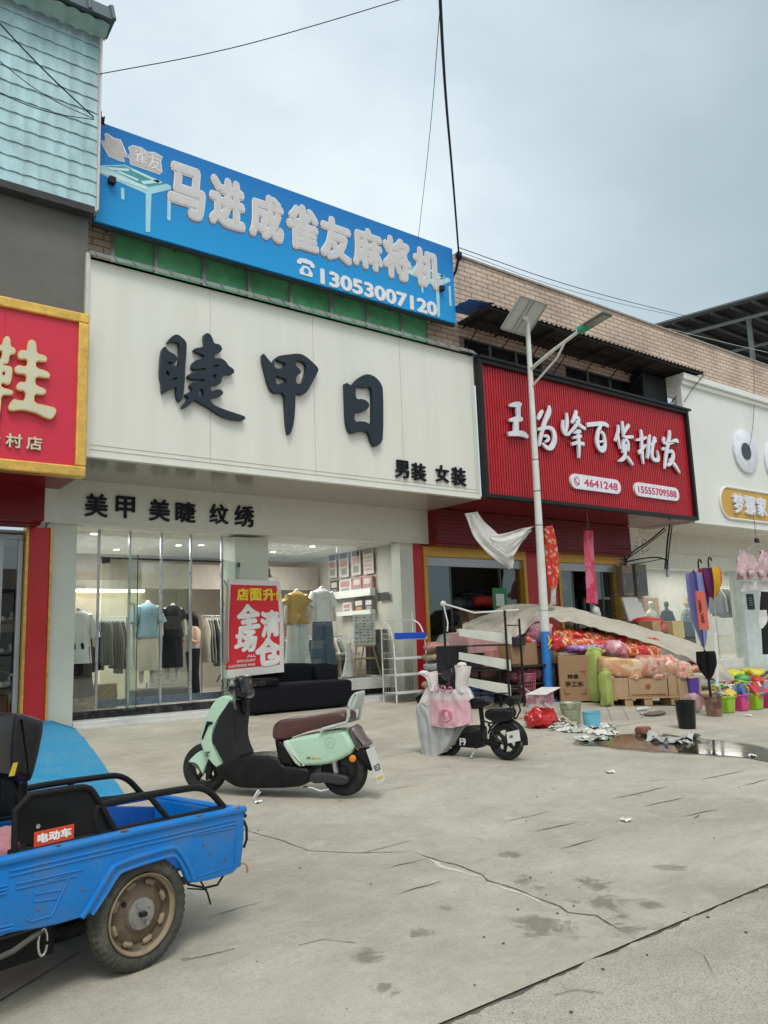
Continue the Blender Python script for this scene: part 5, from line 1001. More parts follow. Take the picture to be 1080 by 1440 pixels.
wt = wheel_torus(T, -1.78, .231, .41, .232, .05, TR, RUB, 1.0, 48, 0); t = MB(); t.lathe([(.185, -.03), (.185, .03), (.05, .035), (0, .035)], T.L(-1.78, .41, .231), tuple(-T.n), 32); obj('rim', t, DISK, wt)
t = MB(); c = sb(100, 470)
for k in range(5): pillow(t, T.L(-.60 + k * .035, .10 + .08 * (k % 3), .665 + .012 * k), .12, .10, .08, rz=k, amp=.01, seed=k)
tag(obj('pink_cloth', t, mat('cloth_pinkish', (.45, .20, .22), .8)), 'pinkish cloth bundle at the front of the tricycle bed', 'cloth')
# rider, almost wholly outside the left edge
RS = -1.02
jt = [((RS, .41, .80), .17), ((RS + .02, .41, 1.0), .15), ((RS + .03, .41, 1.22), .17), ((RS + .01, .41, 1.38), .075), ((RS - .02, .41, 1.46), .07),
      ((RS + .03, .24, 1.30), .075), ((RS + .055, .16, 1.05), .055), ((RS - .14, .14, .93), .045), ((RS - .36, .12, 1.03), .038),
      ((RS + .03, .58, 1.30), .075), ((RS + .055, .66, 1.05), .055), ((RS - .14, .70, .93), .045), ((RS - .36, .72, 1.03), .038),
      ((RS - .05, .30, .76), .10), ((RS - .42, .27, .74), .085), ((RS - .46, .27, .38), .055), ((RS - .05, .52, .76), .10), ((RS - .42, .55, .74), .085), ((RS - .46, .55, .38), .055),
      ((RS - .03, .41, 1.55), .095), ((RS - .03, .41, 1.64), .08), ((RS - .56, .27, .36), .04), ((RS - .56, .55, .36), .04), ((RS - .43, .11, 1.05), .035), ((RS - .43, .73, 1.05), .035)]
ed = [(0, 1), (1, 2), (2, 3), (3, 4), (2, 5), (5, 6), (6, 7), (7, 8), (2, 9), (9, 10), (10, 11), (11, 12), (0, 13), (13, 14), (14, 15), (0, 16), (16, 17), (17, 18), (4, 19), (19, 20), (15, 21), (18, 22), (8, 23), (12, 24)]
SLV = mat('shirt_pale_blue', (.42, .55, .68), .8, var=.08, scale=6, bump=.3, bscale=14)
pb_ = skin([(T.L(*q), r) for q, r in jt], ed)
PR = thing('person', 'person in a pale blue long sleeved top riding the blue tricycle at the left edge', 'person', T.L(RS, .41, .3))
obj('body', pb_, SLV, PR, smooth=60)
t = MB(); t.ball(T.L(RS - .0, .41, 1.62), .115, .105, .12, amp=.1); obj('hair', t, mat('hair_black', (.012, .01, .01), .6), PR)
# ================================================================ mint scooter
A_, B_ = gr(290, 1113), gr(483, 1122)
S0 = (A_ + B_) / 2
S = Fr((S0.x, S0.y, 0), (B_ - A_)[:2]); Z0 = gz(S0.y)
sz = lambda x, y, t=0.0: S.P(240 + x / 3.375, 920 + y / 3.375, t)
def SP(pts, t=-.08): return [sz(x, y, t) for x, y in pts]
SCO = thing('scooter', 'mint green electric scooter with brown seat parked on the concrete in front of the sofa', 'scooter', (S0.x, S0.y, Z0))
MINT = mat('mint_paint', (.45, .66, .50), .28, var=.04, scale=3, coat=.6, dirt=(.36, .48, .38), dirt_amt=.3, dscale=4)
BPL = mat('scooter_black', (.008, .008, .009), .42, var=.2, scale=8, dirt=(.03, .028, .024), dirt_amt=.4, dscale=6)
SEATM = mat('brown_leather', (.085, .032, .028), .38, var=.15, scale=10, bump=.12, bscale=120, coat=.15)
def wheel2(fr, cs, cz, R, r_, par, tc, z0, spokes=5, name='wheel', rimm=None):
    wt = wheel_torus(fr, cs, cz, tc, R, r_, par, mat('tyre_clean', (.022, .022, .022), .75, var=.2, dirt=(.10, .095, .08), dirt_amt=.4, dscale=6), 1.0, 56, 0)
    c = fr.L(cs, tc, cz); t = MB(); ri = R - r_ * 2 + .008
    t.lathe([(ri, -.04), (ri + .012, -.045), (ri + .012, .045), (ri, .04), (ri - .02, .036), (ri - .02, -.036), (ri, -.04)], c, tuple(-fr.n), 40, cap0=False)
    for k in range(spokes):
        a = 2 * math.pi * k / spokes + .3; p = fr.d * math.cos(a) + V((0, 0, math.sin(a))); t.tube([c + p * .03, c + p * (ri - .01)], [.022, .015], 6, flat=1.3)
    t.lathe([(.045, -.05), (.05, 0), (.045, .05), (.02, .055), (0, .055)], c, tuple(-fr.n), 20); obj('rim', t, rimm or mat('rim_black', (.03, .03, .032), .35, metal=.4), wt, smooth=40)
    return wt
fw = sz(160, 588); rw = sz(825, 600)
wheel2(S, fw[0], Z0 + .235, .236, .05, SCO, .02, Z0); wheel2(S, rw[0], Z0 + .225, .226, .055, SCO, .0, Z0, 5)
t = MB()   # rear motor / disc
t.lathe([(.13, -.03), (.14, 0), (.13, .03), (0, .035)], S.L(rw[0], 0, Z0 + .225), tuple(-S.n), 32); obj('hub_motor', t, mat('hub_dark', (.05, .05, .052), .35, metal=.6), SCO, smooth=40)
# front fender
t = MB(); puff(t, S, SP([(78, 515), (95, 492), (130, 462), (160, 452), (185, 470), (180, 500), (160, 540), (150, 575), (140, 560), (125, 530), (105, 520), (90, 518)]), -.075, .10, .014, 2, 5); obj('front_fender', t, MINT, SCO, smooth=50)
t = MB(); puff(t, S, SP([(215, 215), (270, 190), (308, 208), (300, 225), (225, 330), (212, 395), (225, 440), (262, 520), (268, 538), (225, 540), (185, 490), (160, 450), (148, 400), (160, 345), (175, 300)]), -.13, .17, .02, 2, 5); fs_ = obj('front_shield', t, MINT, SCO, smooth=50)
for s_ in (-1,):
    t = MB(); a = [sz(x, y, -.135) for x, y in ((172, 318), (200, 322), (198, 332), (180, 338), (152, 405), (147, 398), (165, 340))]; t.prism([S.L(p[0], -.1335, p[1]) for p in a], -S.n * .006); obj('indicator_slot', t, BPL, fs_, smooth=0)
text('shield_writing', 'OIT', (*(lambda a, b: (a[0], b[0]))(sz(195, 470), sz(217, 470)), sz(200, 478)[1], sz(200, 452)[1]), 0, BLK, fs_, off=.02, depth=.002, fr=(S.L(0, -.131, 0), S.d, V((0, 0, 1)), -S.n))
# inner leg shield
t = MB(); puff(t, S, SP([(300, 215), (320, 235), (322, 300), (312, 380), (325, 440), (350, 490), (300, 535), (272, 530), (225, 445), (208, 400), (225, 325), (265, 260)]), -.145, .185, .025, 2, 5); obj('leg_shield', t, mat('shield_grey', (.02, .02, .023), .5, var=.1, scale=3), SCO, smooth=50)
# floor board
t = MB(); puff(t, S, SP([(255, 515), (300, 505), (345, 478), (525, 478), (540, 525), (600, 528), (680, 540), (660, 610), (600, 628), (400, 632), (330, 628), (280, 600), (240, 565), (215, 540)]), -.16, .2, .03, 1, 4); fb = obj('floor_board', t, BPL, SCO, smooth=50)
t = MB(); a, b_ = sz(300, 540, -.16), sz(515, 540, -.16); puff(t, S, [(a[0], a[1] + .012), (a[0] + .1, a[1] + .035), (b_[0], a[1] + .035), (b_[0] + .02, a[1] + .01), (b_[0], a[1]), (a[0], a[1])], -.15, .19, .008, 1, 2); obj('foot_mat', t, mat('foot_mat', (.12, .108, .09), .85, var=.25, scale=12, dirt=(.22, .2, .17), dirt_amt=.6, dscale=7), fb)
# headset
t = MB(); puff(t, S, SP([(275, 165), (290, 130), (320, 98), (345, 110), (350, 150), (365, 190), (350, 215), (318, 215), (290, 195)]), -.10, .14, .05, 2, 5); obj('headlight_cowl', t, mat('cowl_gloss_black', (.012, .012, .014), .15, coat=.6), SCO, smooth=50)
t = MB(); c = sz(352, 150); 
t.tube([S.L(c[0] + .02, -.33, c[1] + .0), S.L(c[0] - .01, -.2, c[1]), S.L(c[0] - .05, 0.02, c[1] + .01), S.L(c[0] - .01, .24, c[1]), S.L(c[0] + .02, .37, c[1])], .013, 8)
t.tube([S.L(c[0] + .03, -.36, c[1]), S.L(c[0] + .0, -.25, c[1])], .020, 10); t.tube([S.L(c[0] + .03, .40, c[1]), S.L(c[0] + .0, .29, c[1])], .020, 10); obj('handlebar', t, BPL, SCO)
t = MB(); t.tube([S.L(c[0] - .03, -.22, c[1] + .01), S.L(c[0] - .07, -.3, c[1] - .01), S.L(c[0] - .07, -.36, c[1] - .02)], .006, 6); t.tube([S.L(c[0] - .03, .26, c[1] + .01), S.L(c[0] - .07, .34, c[1] - .01), S.L(c[0] - .07, .40, c[1] - .02)], .006, 6); obj('brake_lever', t, CHR, SCO)
t = MB()
for tt in (-.1,): t.tube([S.L(c[0] - .02, tt, c[1] + .02), S.L(c[0] - .03, tt - .03, c[1] + .10)], .006, 6)
obj('mirror_stem', t, BPL, SCO)
t = MB(); t.ball(S.L(c[0] - .01, -.26, c[1] + .02), .03, .03, .05); t.tube([S.L(c[0], -.24, c[1] - .03), S.L(c[0] + .01, -.25, c[1] - .14), S.L(c[0], -.2, c[1] - .2)], .012, 6); obj('switch_block', t, mat('switch_grey', (.22, .22, .23), .35, metal=.5), SCO)
t = MB(); puff(t, S, SP([(318, 212), (352, 212), (345, 260), (350, 285), (330, 290), (318, 260)]), -.04, .06, .02, 1); obj('key_panel', t, BPL, SCO, smooth=50)
t = MB()
for e_ in (-.2, .22): t.tube([S.L(c[0], e_, c[1] + .01), S.L(c[0] - .10, e_ * .8, c[1] + .07), S.L(c[0] - .16, e_ * .3, c[1] - .02), S.L(c[0] - .08, 0, c[1] - .12)], .006, 6)
obj('brake_cable', t, BLK, SCO)
# body under seat
t = MB(); puff(t, S, SP([(500, 395), (540, 408), (600, 525), (560, 528), (520, 520), (515, 480), (505, 440)]), -.13, .17, .03, 1); obj('seat_post_cover', t, BPL, SCO, smooth=50)
t = MB(); puff(t, S, SP([(538, 412), (600, 390), (740, 365), (835, 355), (850, 385), (885, 455), (800, 505), (740, 522), (612, 528), (575, 475)]), -.15, .19, .04, 1, 6); bd = obj('body_panel', t, MINT, SCO, smooth=50)
t = MB(); puff(t, S, SP([(538, 412), (575, 400), (640, 515), (650, 527), (612, 527), (575, 475)]), -.153, .193, .02, 1, 6); obj('body_trim', t, mat('trim_pale', (.55, .66, .55), .45, var=.1, scale=20), bd, smooth=50)
t = MB(); q = sz(757, 420, -.15); t.tube([S.L(q[0] + .045 * math.cos(a * math.pi / 12), -.1505, q[1] + .045 * math.sin(a * math.pi / 12)) for a in range(25)], .0025, 6)
t.tube([S.L(q[0] - .022, -.151, q[1] - .02), S.L(q[0], -.151, q[1] + .022), S.L(q[0] + .022, -.151, q[1] - .02)], .0025, 6); obj('round_emblem', t, mat('emblem_green', (.28, .42, .33), .4), bd)
a, b_ = sz(645, 500, -.15), sz(705, 500, -.15); text('panel_writing', '小牛', (a[0], a[0] + .04, a[1] + .0, a[1] + .026), 0, BLK, bd, off=.02, depth=.002, fr=(S.L(0, -.1505, 0), S.d, V((0, 0, 1)), -S.n))
t = MB(); t.hexa([S.L(x_, tt, z_) for z_ in (a[1] + .002, a[1] + .022) for x_, tt in ((a[0] + .05, -.1525), (a[0] + .085, -.1525), (a[0] + .085, -.1505), (a[0] + .05, -.1505))]); t.hexa([S.L(x_, tt, z_) for z_ in (a[1] + .006, a[1] + .014) for x_, tt in ((a[0] + .09, -.1525), (a[0] + .145, -.1525), (a[0] + .145, -.1505), (a[0] + .09, -.1505))]); obj('panel_mark', t, mat('mark_orange', (.65, .30, .03), .5), bd, smooth=0)
# seat
t = MB(); puff(t, S, SP([(492, 372), (500, 330), (525, 310), (560, 304), (640, 298), (740, 280), (800, 272), (838, 278), (846, 305), (835, 325), (760, 340), (640, 368), (560, 400), (515, 405), (495, 398)]), -.15, .19, .03, 2, 6); obj('seat', t, SEATM, SCO, smooth=60)
# grab rail and back rest
GRL = mat('grab_rail_pale', (.52, .58, .54), .35, metal=.3)
for tt in (-.17, .20):
    t = MB(); t.tube([S.L(*(lambda p: (p[0], tt, p[1]))(sz(x, y))) for x, y in ((742, 358), (752, 345), (800, 332), (862, 315), (872, 280), (868, 250))], .017, 10); obj('grab_rail', t, GRL, SCO)
t = MB(); puff(t, S, SP([(842, 235), (860, 195), (885, 176), (892, 185), (885, 230), (872, 268), (850, 262), (843, 250)]), -.12, .15, .02, 2, 4); br_ = obj('backrest', t, mat('backrest_pale', (.50, .55, .52), .4), SCO, smooth=50)
t = MB(); puff(t, S, SP([(838, 240), (852, 205), (864, 198), (862, 240), (850, 264), (840, 255)]), -.10, .13, .015, 2, 4); obj('backrest_pad', t, mat('pad_black', (.02, .025, .022), .5), br_, smooth=50)
# tail, lights, plate
t = MB(); puff(t, S, SP([(835, 360), (868, 335), (905, 405), (932, 425), (930, 445), (900, 452), (885, 455)]), -.10, .14, .04, 1); obj('tail_lamp', t, mat('tail_lamp', (.12, .10, .10), .2, coat=.5), SCO, smooth=50)
t = MB(); puff(t, S, SP([(885, 455), (915, 445), (940, 490), (955, 545), (948, 558), (930, 548), (900, 500), (870, 480)]), -.08, .12, .02, 1); obj('rear_fender', t, BPL, SCO, smooth=50)
t = MB(); q = sz(880, 487); t.lathe([(.032, 0), (.034, .02), (.025, .035), (0, .04)], S.L(q[0], -.09, q[1]), tuple(-S.n), 20); obj('reflector', t, mat('reflector_orange', (.75, .25, .01), .3, coat=.5), SCO)
pa_, pb2 = sz(930, 452, -.08), sz(985, 615, -.08); t = MB(); w1 = .115
P4 = [S.L(pa_[0], -.10, pa_[1]), S.L(pa_[0], .14, pa_[1]), S.L(pb2[0], .14, pb2[1]), S.L(pb2[0], -.10, pb2[1])]; nn = (P4[1] - P4[0]).cross(P4[3] - P4[0]).normalized(); nn = nn if nn.dot(S.d) > 0 else -nn
t.hexa(P4 + [p + nn * .006 for p in P4]); lp = obj('number_plate', t, mat('plate_white', (.62, .62, .58), .45, var=.1), SCO, smooth=0)
up2 = (P4[0] - P4[3]).normalized(); text('plate_writing', '90528', (.03, .21, .10, .16), 0, BLK, lp, off=.02, depth=.001, fr=(P4[3] + nn * .006, S.n, up2, nn))
t = MB(); t.hexa([P4[3] + S.n * a + up2 * b_ + nn * e_ for e_ in (.006, .0075) for a, b_ in ((.02, .02), (.2, .02), (.2, .05), (.02, .05))]); obj('plate_stripe', t, mat('plate_yellow', (.6, .42, .1), .5), lp, smooth=0)
# swing arm, suspension, stand
t = MB(); puff(t, S, SP([(660, 565), (700, 555), (780, 562), (850, 575), (852, 605), (820, 620), (740, 605), (700, 612), (665, 600)]), -.135, -.06, .02, 1); obj('swing_arm', t, mat('swing_arm', (.05, .05, .052), .4, metal=.3), SCO, smooth=50)
t = MB(); q = sz(800, 545); t.tube([S.L(q[0] - .02, -.08, q[1] + .1), S.L(q[0], -.08, q[1] - .02)], .028, 10); obj('shock_absorber', t, CHR, SCO)
t = MB(); puff(t, S, SP([(180, 490), (200, 530), (195, 560), (178, 600), (165, 595), (168, 560), (172, 530)]), -.09, -.05, .008, 1); puff(t, S, SP([(180, 490), (215, 530), (225, 560), (190, 600), (165, 585), (160, 560), (175, 530)]), .08, .13, .015, 1); obj('fork', t, BPL, SCO, smooth=50)
t = MB(); q = sz(445, 628); q2 = sz(408, 712, -.3); t.tube([S.L(q[0], -.12, q[1]), S.L(q[0] - .03, -.2, q[1] - .1), gr(362, 1131) + V((0, 0, .01))], .016, 8); t.tube([gr(358, 1130) + V((0, 0, .012)), gr(368, 1129) + V((0, 0, .015))], .014, 6); t.tube([S.L(q[0] + .03, -.15, q[1] - .02), S.L(q[0] - .04, -.24, q[1] - .12)], .005, 6); obj('side_stand', t, CHR, SCO)
t = MB(); t.tube([S.L(*(lambda p: (p[0], -.1, p[1]))(sz(x, y))) for x, y in ((650, 622), (690, 625), (730, 640), (770, 632))], .012, 6); obj('centre_stand', t, CHR, SCO)
# ================================================================ small black e-bike with child apron
R0, F0 = gr(715, 1069), gr(625, 1061)
E = Fr((R0.x, R0.y, 0), (R0 - F0)[:2]); ZE = gz(R0.y)    # d points to the rear (picture right)
ez = lambda x, y, t=0.0: E.P(570 + x / 5.4, 900 + y / 5.4, t)
def EP(pts, t=0.0): return [ez(x, y, t) for x, y in pts]
EB = thing('electric_bicycle', 'small black electric bicycle beside the shelf racks, its front hidden under a cloth wind guard', 'bicycle', (R0.x, R0.y, ZE))
rwc = ez(768, 785); FWs = ez(300, 785)[0]
wheel2(E, rwc[0], ZE + .215, .216, .04, EB, 0, ZE, 6); wheel2(E, FWs + .02, ZE + .215, .216, .035, EB, 0, ZE, 6)
t = MB(); t.tube([E.L(rwc[0] + .21 * math.cos(a) * 1.12, 0, ZE + .215 + .235 * math.sin(a)) for a in [math.radians(q) for q in range(-10, 170, 10)]], .045, 8, flat=.25); obj('rear_fender', t, BPL, EB)
t = MB(); t.tube([E.L(rwc[0] + .175 * math.cos(a), -.025, ZE + .215 + .175 * math.sin(a)) for a in [math.radians(q) for q in range(20, 125, 10)]], .004, 5); obj('rim_stripe', t, mat('stripe_teal', (.03, .35, .28), .4), EB)
t = MB(); puff(t, E, EP([(375, 800), (400, 700), (420, 660), (480, 650), (590, 650), (600, 690), (600, 810), (560, 818)]), -.09, .10, .02, 1); bb = obj('battery_box', t, BPL, EB, smooth=50)
t = MB(); puff(t, E, EP([(395, 700), (410, 665), (475, 650), (590, 655), (595, 700)]), -.095, .105, .012, 1); obj('box_lid', t, mat('lid_black', (.03, .03, .032), .3), bb, smooth=50)
a, b_ = ez(415, 800, -.09), ez(458, 745, -.09); text('box_writing', 'F9', (a[0], b_[0], a[1], b_[1]), 0, mat('sticker_white', (.8, .8, .8), .5), bb, off=.02, depth=.002, fr=(E.L(0, -.091, 0), E.d, V((0, 0, 1)), -E.n))
t = MB(); puff(t, E, EP([(478, 490), (482, 450), (510, 436), (600, 432), (640, 440), (655, 475), (645, 495), (600, 512), (560, 522), (510, 520), (482, 508)]), -.09, .10, .03, 2, 5); obj('saddle', t, mat('saddle_gloss', (.012, .011, .012), .28, coat=.2), EB, smooth=60)
t = MB(); q0, q1 = ez(572, 510), ez(590, 670); t.tube([E.L(q0[0], 0, q0[1]), E.L(q1[0], 0, q1[1])], .028, 12); obj('seat_post', t, BLK, EB)
t = MB(); puff(t, E, EP([(622, 545), (640, 520), (800, 515), (828, 535), (820, 590), (790, 620), (720, 628), (640, 600), (620, 575)]), -.09, .10, .03, 2, 4); bx = obj('rear_seat', t, mat('saddle_gloss', (.012, .011, .012), .28, coat=.2), EB, smooth=60)
t = MB(); puff(t, E, EP([(775, 460), (790, 435), (830, 418), (860, 430), (858, 470), (830, 500), (790, 490)]), -.10, .11, .03, 1); obj('rear_backrest', t, BPL, EB, smooth=50)
t = MB(); t.tube([E.L(*(lambda p: (p[0], -.08, p[1]))(ez(x, y))) for x, y in ((600, 600), (660, 625), (820, 600), (850, 540), (835, 480))], .011, 8); t.tube([E.L(*(lambda p: (p[0], .09, p[1]))(ez(x, y))) for x, y in ((600, 600), (660, 625), (820, 600), (850, 540), (835, 480))], .011, 8); t.tube([E.L(*(lambda p: (p[0], -.07, p[1]))(ez(x, y))) for x, y in ((650, 630), (690, 720), (765, 785))], .014, 8); obj('rack_tube', t, BLK, EB)
t = MB(); puff(t, E, EP([(600, 745), (640, 745), (700, 775), (735, 790), (730, 815), (690, 810), (620, 790)]), -.07, -.02, .012, 1); obj('swing_arm', t, BPL, EB, smooth=50)
t = MB(); q = ez(850, 725); cP = E.L(q[0], -.09, q[1]); rt = Matrix.Rotation(.3, 3, 'Z'); u1 = (E.d * .35 - E.n * .94).normalized(); u2 = V((0, 0, 1)); pw = E.d * .94 + E.n * .34
Q = [cP + u_ * a + V((0, 0, b_)) + pw * 0 for u_ in (pw,) for a, b_ in ((-.075, -.075), (.07, -.045), (.06, .075), (-.085, .045))]
t.hexa(Q + [p + u1 * .005 for p in Q]); npl = obj('number_plate', t, mat('plate_white', (.62, .62, .58), .45), EB, smooth=0)
t = MB(); t.hexa([p.lerp(cP, .75) + u1 * .006 - pw * .03 for p in Q] + [p.lerp(cP, .75) + u1 * .008 - pw * .03 for p in Q]); obj('plate_mark', t, mat('mark_dark', (.1, .1, .1), .5), npl, smooth=0)
t = MB(); q = ez(875, 785); t.ball(E.L(q[0], 0, q[1]), .035, .05, .05); obj('tail_lamp', t, mat('tail_lamp', (.12, .10, .10), .2, coat=.5), EB)
t = MB(); q = ez(555, 815); t.tube([E.L(q[0], -.05, q[1]), E.L(q[0] - .05, -.12, ZE + .03)], .012, 8); t.tube([E.L(q[0] - .09, -.13, ZE + .012), E.L(q[0] - .01, -.12, ZE + .03)], .009, 8); obj('side_stand', t, CHR, EB)
hx = ez(330, 330)
t = MB(); t.tube([E.L(FWs, 0, ZE + .22), E.L(FWs + .12, 0, ZE + .75), E.L(FWs + .16, 0, 1.05)], .028, 10); t.tube([E.L(FWs + .18, -.30, 1.10), E.L(FWs + .12, 0, 1.07), E.L(FWs + .18, .30, 1.10)], .013, 8); t.tube([E.L(FWs + .14, 0, .5), E.L(q1[0], 0, .35)], .03, 10); obj('frame_tube', t, BLK, EB)
t = MB(); q = ez(290, 290, .2); puff(t, E, EP([(240, 265), (290, 255), (345, 310), (330, 335), (270, 340), (242, 315)], .2), .12, .32, .03, 1); obj('basket_box', t, BPL, EB, smooth=50)
# mirror
t = MB(); q0 = ez(350, 300, .3); q1_ = ez(352, 215, .3); t.tube([E.L(q0[0], .3, q0[1]), E.L(q1_[0], .3, q1_[1])], .006, 6); q = ez(352, 210, .3); obj('mirror_stem', t, CHR, EB); 
# wind guard: child cloth hung over the handlebar
WG = thing('wind_guard', 'pink and white cloth wind guard with grey quilted legs over the small black bicycle', 'wind guard', E.L(ez(250, 900)[0], -.1, ZE))
def sheet(pl, pr, t0, bulge, fold, seed, nu=26, nv=34, thick=.03, sag=0.0):
    """cloth between a left and a right outline (lists of picture points, top to bottom)"""
    L_ = chaikin([tuple(map(float, q)) for q in pl], 2, False); R_ = chaikin([tuple(map(float, q)) for q in pr], 2, False)
    def smp(P, v): k = v * (len(P) - 1); i = min(len(P) - 2, int(k)); f = k - i; return (P[i][0] * (1 - f) + P[i + 1][0] * f, P[i][1] * (1 - f) + P[i + 1][1] * f)
    def fn(u, v, off=0.0):
        a = smp(L_, v); b_ = smp(R_, v); x_ = a[0] * (1 - u) + b_[0] * u; y_ = a[1] * (1 - u) + b_[1] * u + sag * math.sin(u * math.pi)
        s_, z_ = ez(x_, y_, t0); w_ = math.sin(max(0, min(1, u)) * math.pi) ** .6
        n_ = noise.noise(V((u * 5 + seed, v * 2.2, seed * 2.0))) + .5 * noise.noise(V((u * 13, v * 5 + seed, seed)))
        return E.L(s_, t0 - bulge * w_ - fold * n_ * w_ + off, max(z_, gz(R_ and 7.0) * 0 + ZE + .005))
    t = MB(); t.grid(fn, nu, nv); t.grid(lambda u, v: fn(1 - u, v, thick + bulge * 1.2 * math.sin(u * math.pi)), nu, nv); return t
GQ = mat('quilt_grey', (.40, .41, .42), .75, var=.06, scale=5, bump=.25, bscale=16, sheen=.3)
t = sheet([(80, 490), (85, 600), (110, 760), (135, 905)], [(190, 480), (260, 640), (262, 780), (262, 880)], -.10, .05, .03, 1, sag=6); obj('quilted_leg', t, GQ, WG, smooth=70)
t = sheet([(235, 640), (250, 740), (262, 850)], [(390, 650), (380, 760), (310, 850)], -.08, .07, .03, 2, sag=8); obj('quilted_leg', t, GQ, WG, smooth=70)
t = sheet([(390, 655), (365, 720), (345, 800)], [(480, 640), (420, 700), (368, 800)], -.12, .02, .015, 3); obj('quilted_flap', t, mat('quilt_dark', (.24, .23, .22), .8), WG, smooth=70)
PWH = mat('cloth_white', (.66, .61, .60), .8, var=.04, scale=4, sheen=.4)
t = sheet([(160, 360), (120, 440), (100, 490)], [(250, 360), (230, 440), (190, 495)], -.11, .04, .02, 4); obj('white_shoulder', t, PWH, WG, smooth=70)
t = sheet([(440, 350), (450, 420), (460, 480)], [(480, 365), (505, 410), (515, 440)], -.11, .03, .02, 5); obj('white_shoulder', t, PWH, WG, smooth=70)
PNK = bpy.data.materials.new('cloth_pink_white'); PNK.use_nodes = True; nt = PNK.node_tree; N = nt.nodes; L = nt.links
tcn = N.new('ShaderNodeTexCoord'); nz = N.new('ShaderNodeTexNoise'); nz.inputs['Scale'].default_value = 4; L.new(tcn.outputs['Object'], nz.inputs[0]); spn = N.new('ShaderNodeSeparateXYZ'); L.new(tcn.outputs['Object'], spn.inputs[0])
ma = N.new('ShaderNodeMath'); ma.operation = 'MULTIPLY_ADD'; L.new(nz.outputs[0], ma.inputs[0]); ma.inputs[1].default_value = .08; L.new(spn.outputs[2], ma.inputs[2])
rp2 = N.new('ShaderNodeValToRGB'); e = rp2.color_ramp.elements; e[0].position = .70; e[0].color = (.66, .38, .44, 1); e[1].position = .73; e[1].color = (.66, .58, .59, 1); rp2.color_ramp.interpolation = 'LINEAR'; L.new(ma.outputs[0], rp2.inputs[0]); L.new(rp2.outputs[0], N['Principled BSDF'].inputs['Base Color']); N['Principled BSDF'].inputs['Roughness'].default_value = .75; N['Principled BSDF'].inputs['Sheen Weight'].default_value = .3
t = sheet([(190, 350), (185, 480), (185, 560), (172, 640)], [(470, 350), (480, 450), (495, 540), (505, 630)], -.13, .06, .035, 6, 36, 40, sag=30); ap = obj('apron', t, PNK, WG, smooth=70)
for pl_, pr_ in (([(115, 262), (165, 290), (180, 330), (195, 380)], [(235, 235), (238, 300), (240, 350), (250, 390)]), ([(372, 190), (385, 260), (380, 330), (385, 400)], [(492, 200), (480, 280), (462, 340), (465, 400)])):
    t = sheet(pl_, pr_, -.12, .07, .02, pl_[0][0] * .01); obj('grip_sleeve', t, PWH, WG, smooth=70)
t = MB(); q = ez(432, 190, -.12); t.ball(E.L(q[0], -.13, q[1]), .062, .05, .035, amp=.15); obj('sleeve_end', t, PWH, WG); t = MB(); q = ez(140, 250, -.12); t.ball(E.L(q[0], -.12, q[1]), .07, .05, .03, amp=.1); obj('sleeve_end', t, PWH, WG)
PKD = mat('print_pink', (.60, .16, .27), .7)
def blob(nm, pts, par, lift=.235):
    q = MB(); P = [ez(x, y, -.20) for x, y in chaikin(pts, 2)]; q.prism([E.L(s_, -lift, z_) for s_, z_ in P], E.n * .004); return obj(nm, q, PKD, par, smooth=0)
# printed ornaments on the apron (plain shapes)
def ring(cx_, cy_, rx, ry, w_, lift=.212):
    q = MB(); q.tube([E.L(*(lambda p: (p[0], -lift, p[1]))(ez(cx_ + rx * math.cos(a * math.pi / 12), cy_ + ry * math.sin(a * math.pi / 12), -.20))) for a in range(25)], w_, 6, flat=.4); return q
obj('apron_print', ring(305, 575, 50, 48, .010), PKD, ap); obj('apron_print', ring(305, 572, 30, 26, .006), PKD, ap); blob('apron_print', [(295, 565), (315, 565), (312, 582), (298, 582)], ap, .214)
for cx_, cy_ in ((238, 370), (290, 372), (340, 378)): obj('apron_print', ring(cx_, cy_, 16, 22, .009, .205), PKD, ap)
t = sheet([(75, 440), (85, 470), (100, 490)], [(140, 400), (130, 430), (120, 450)], .0, .03, .01, 9); obj('dark_collar', t, BPL, WG, smooth=70)
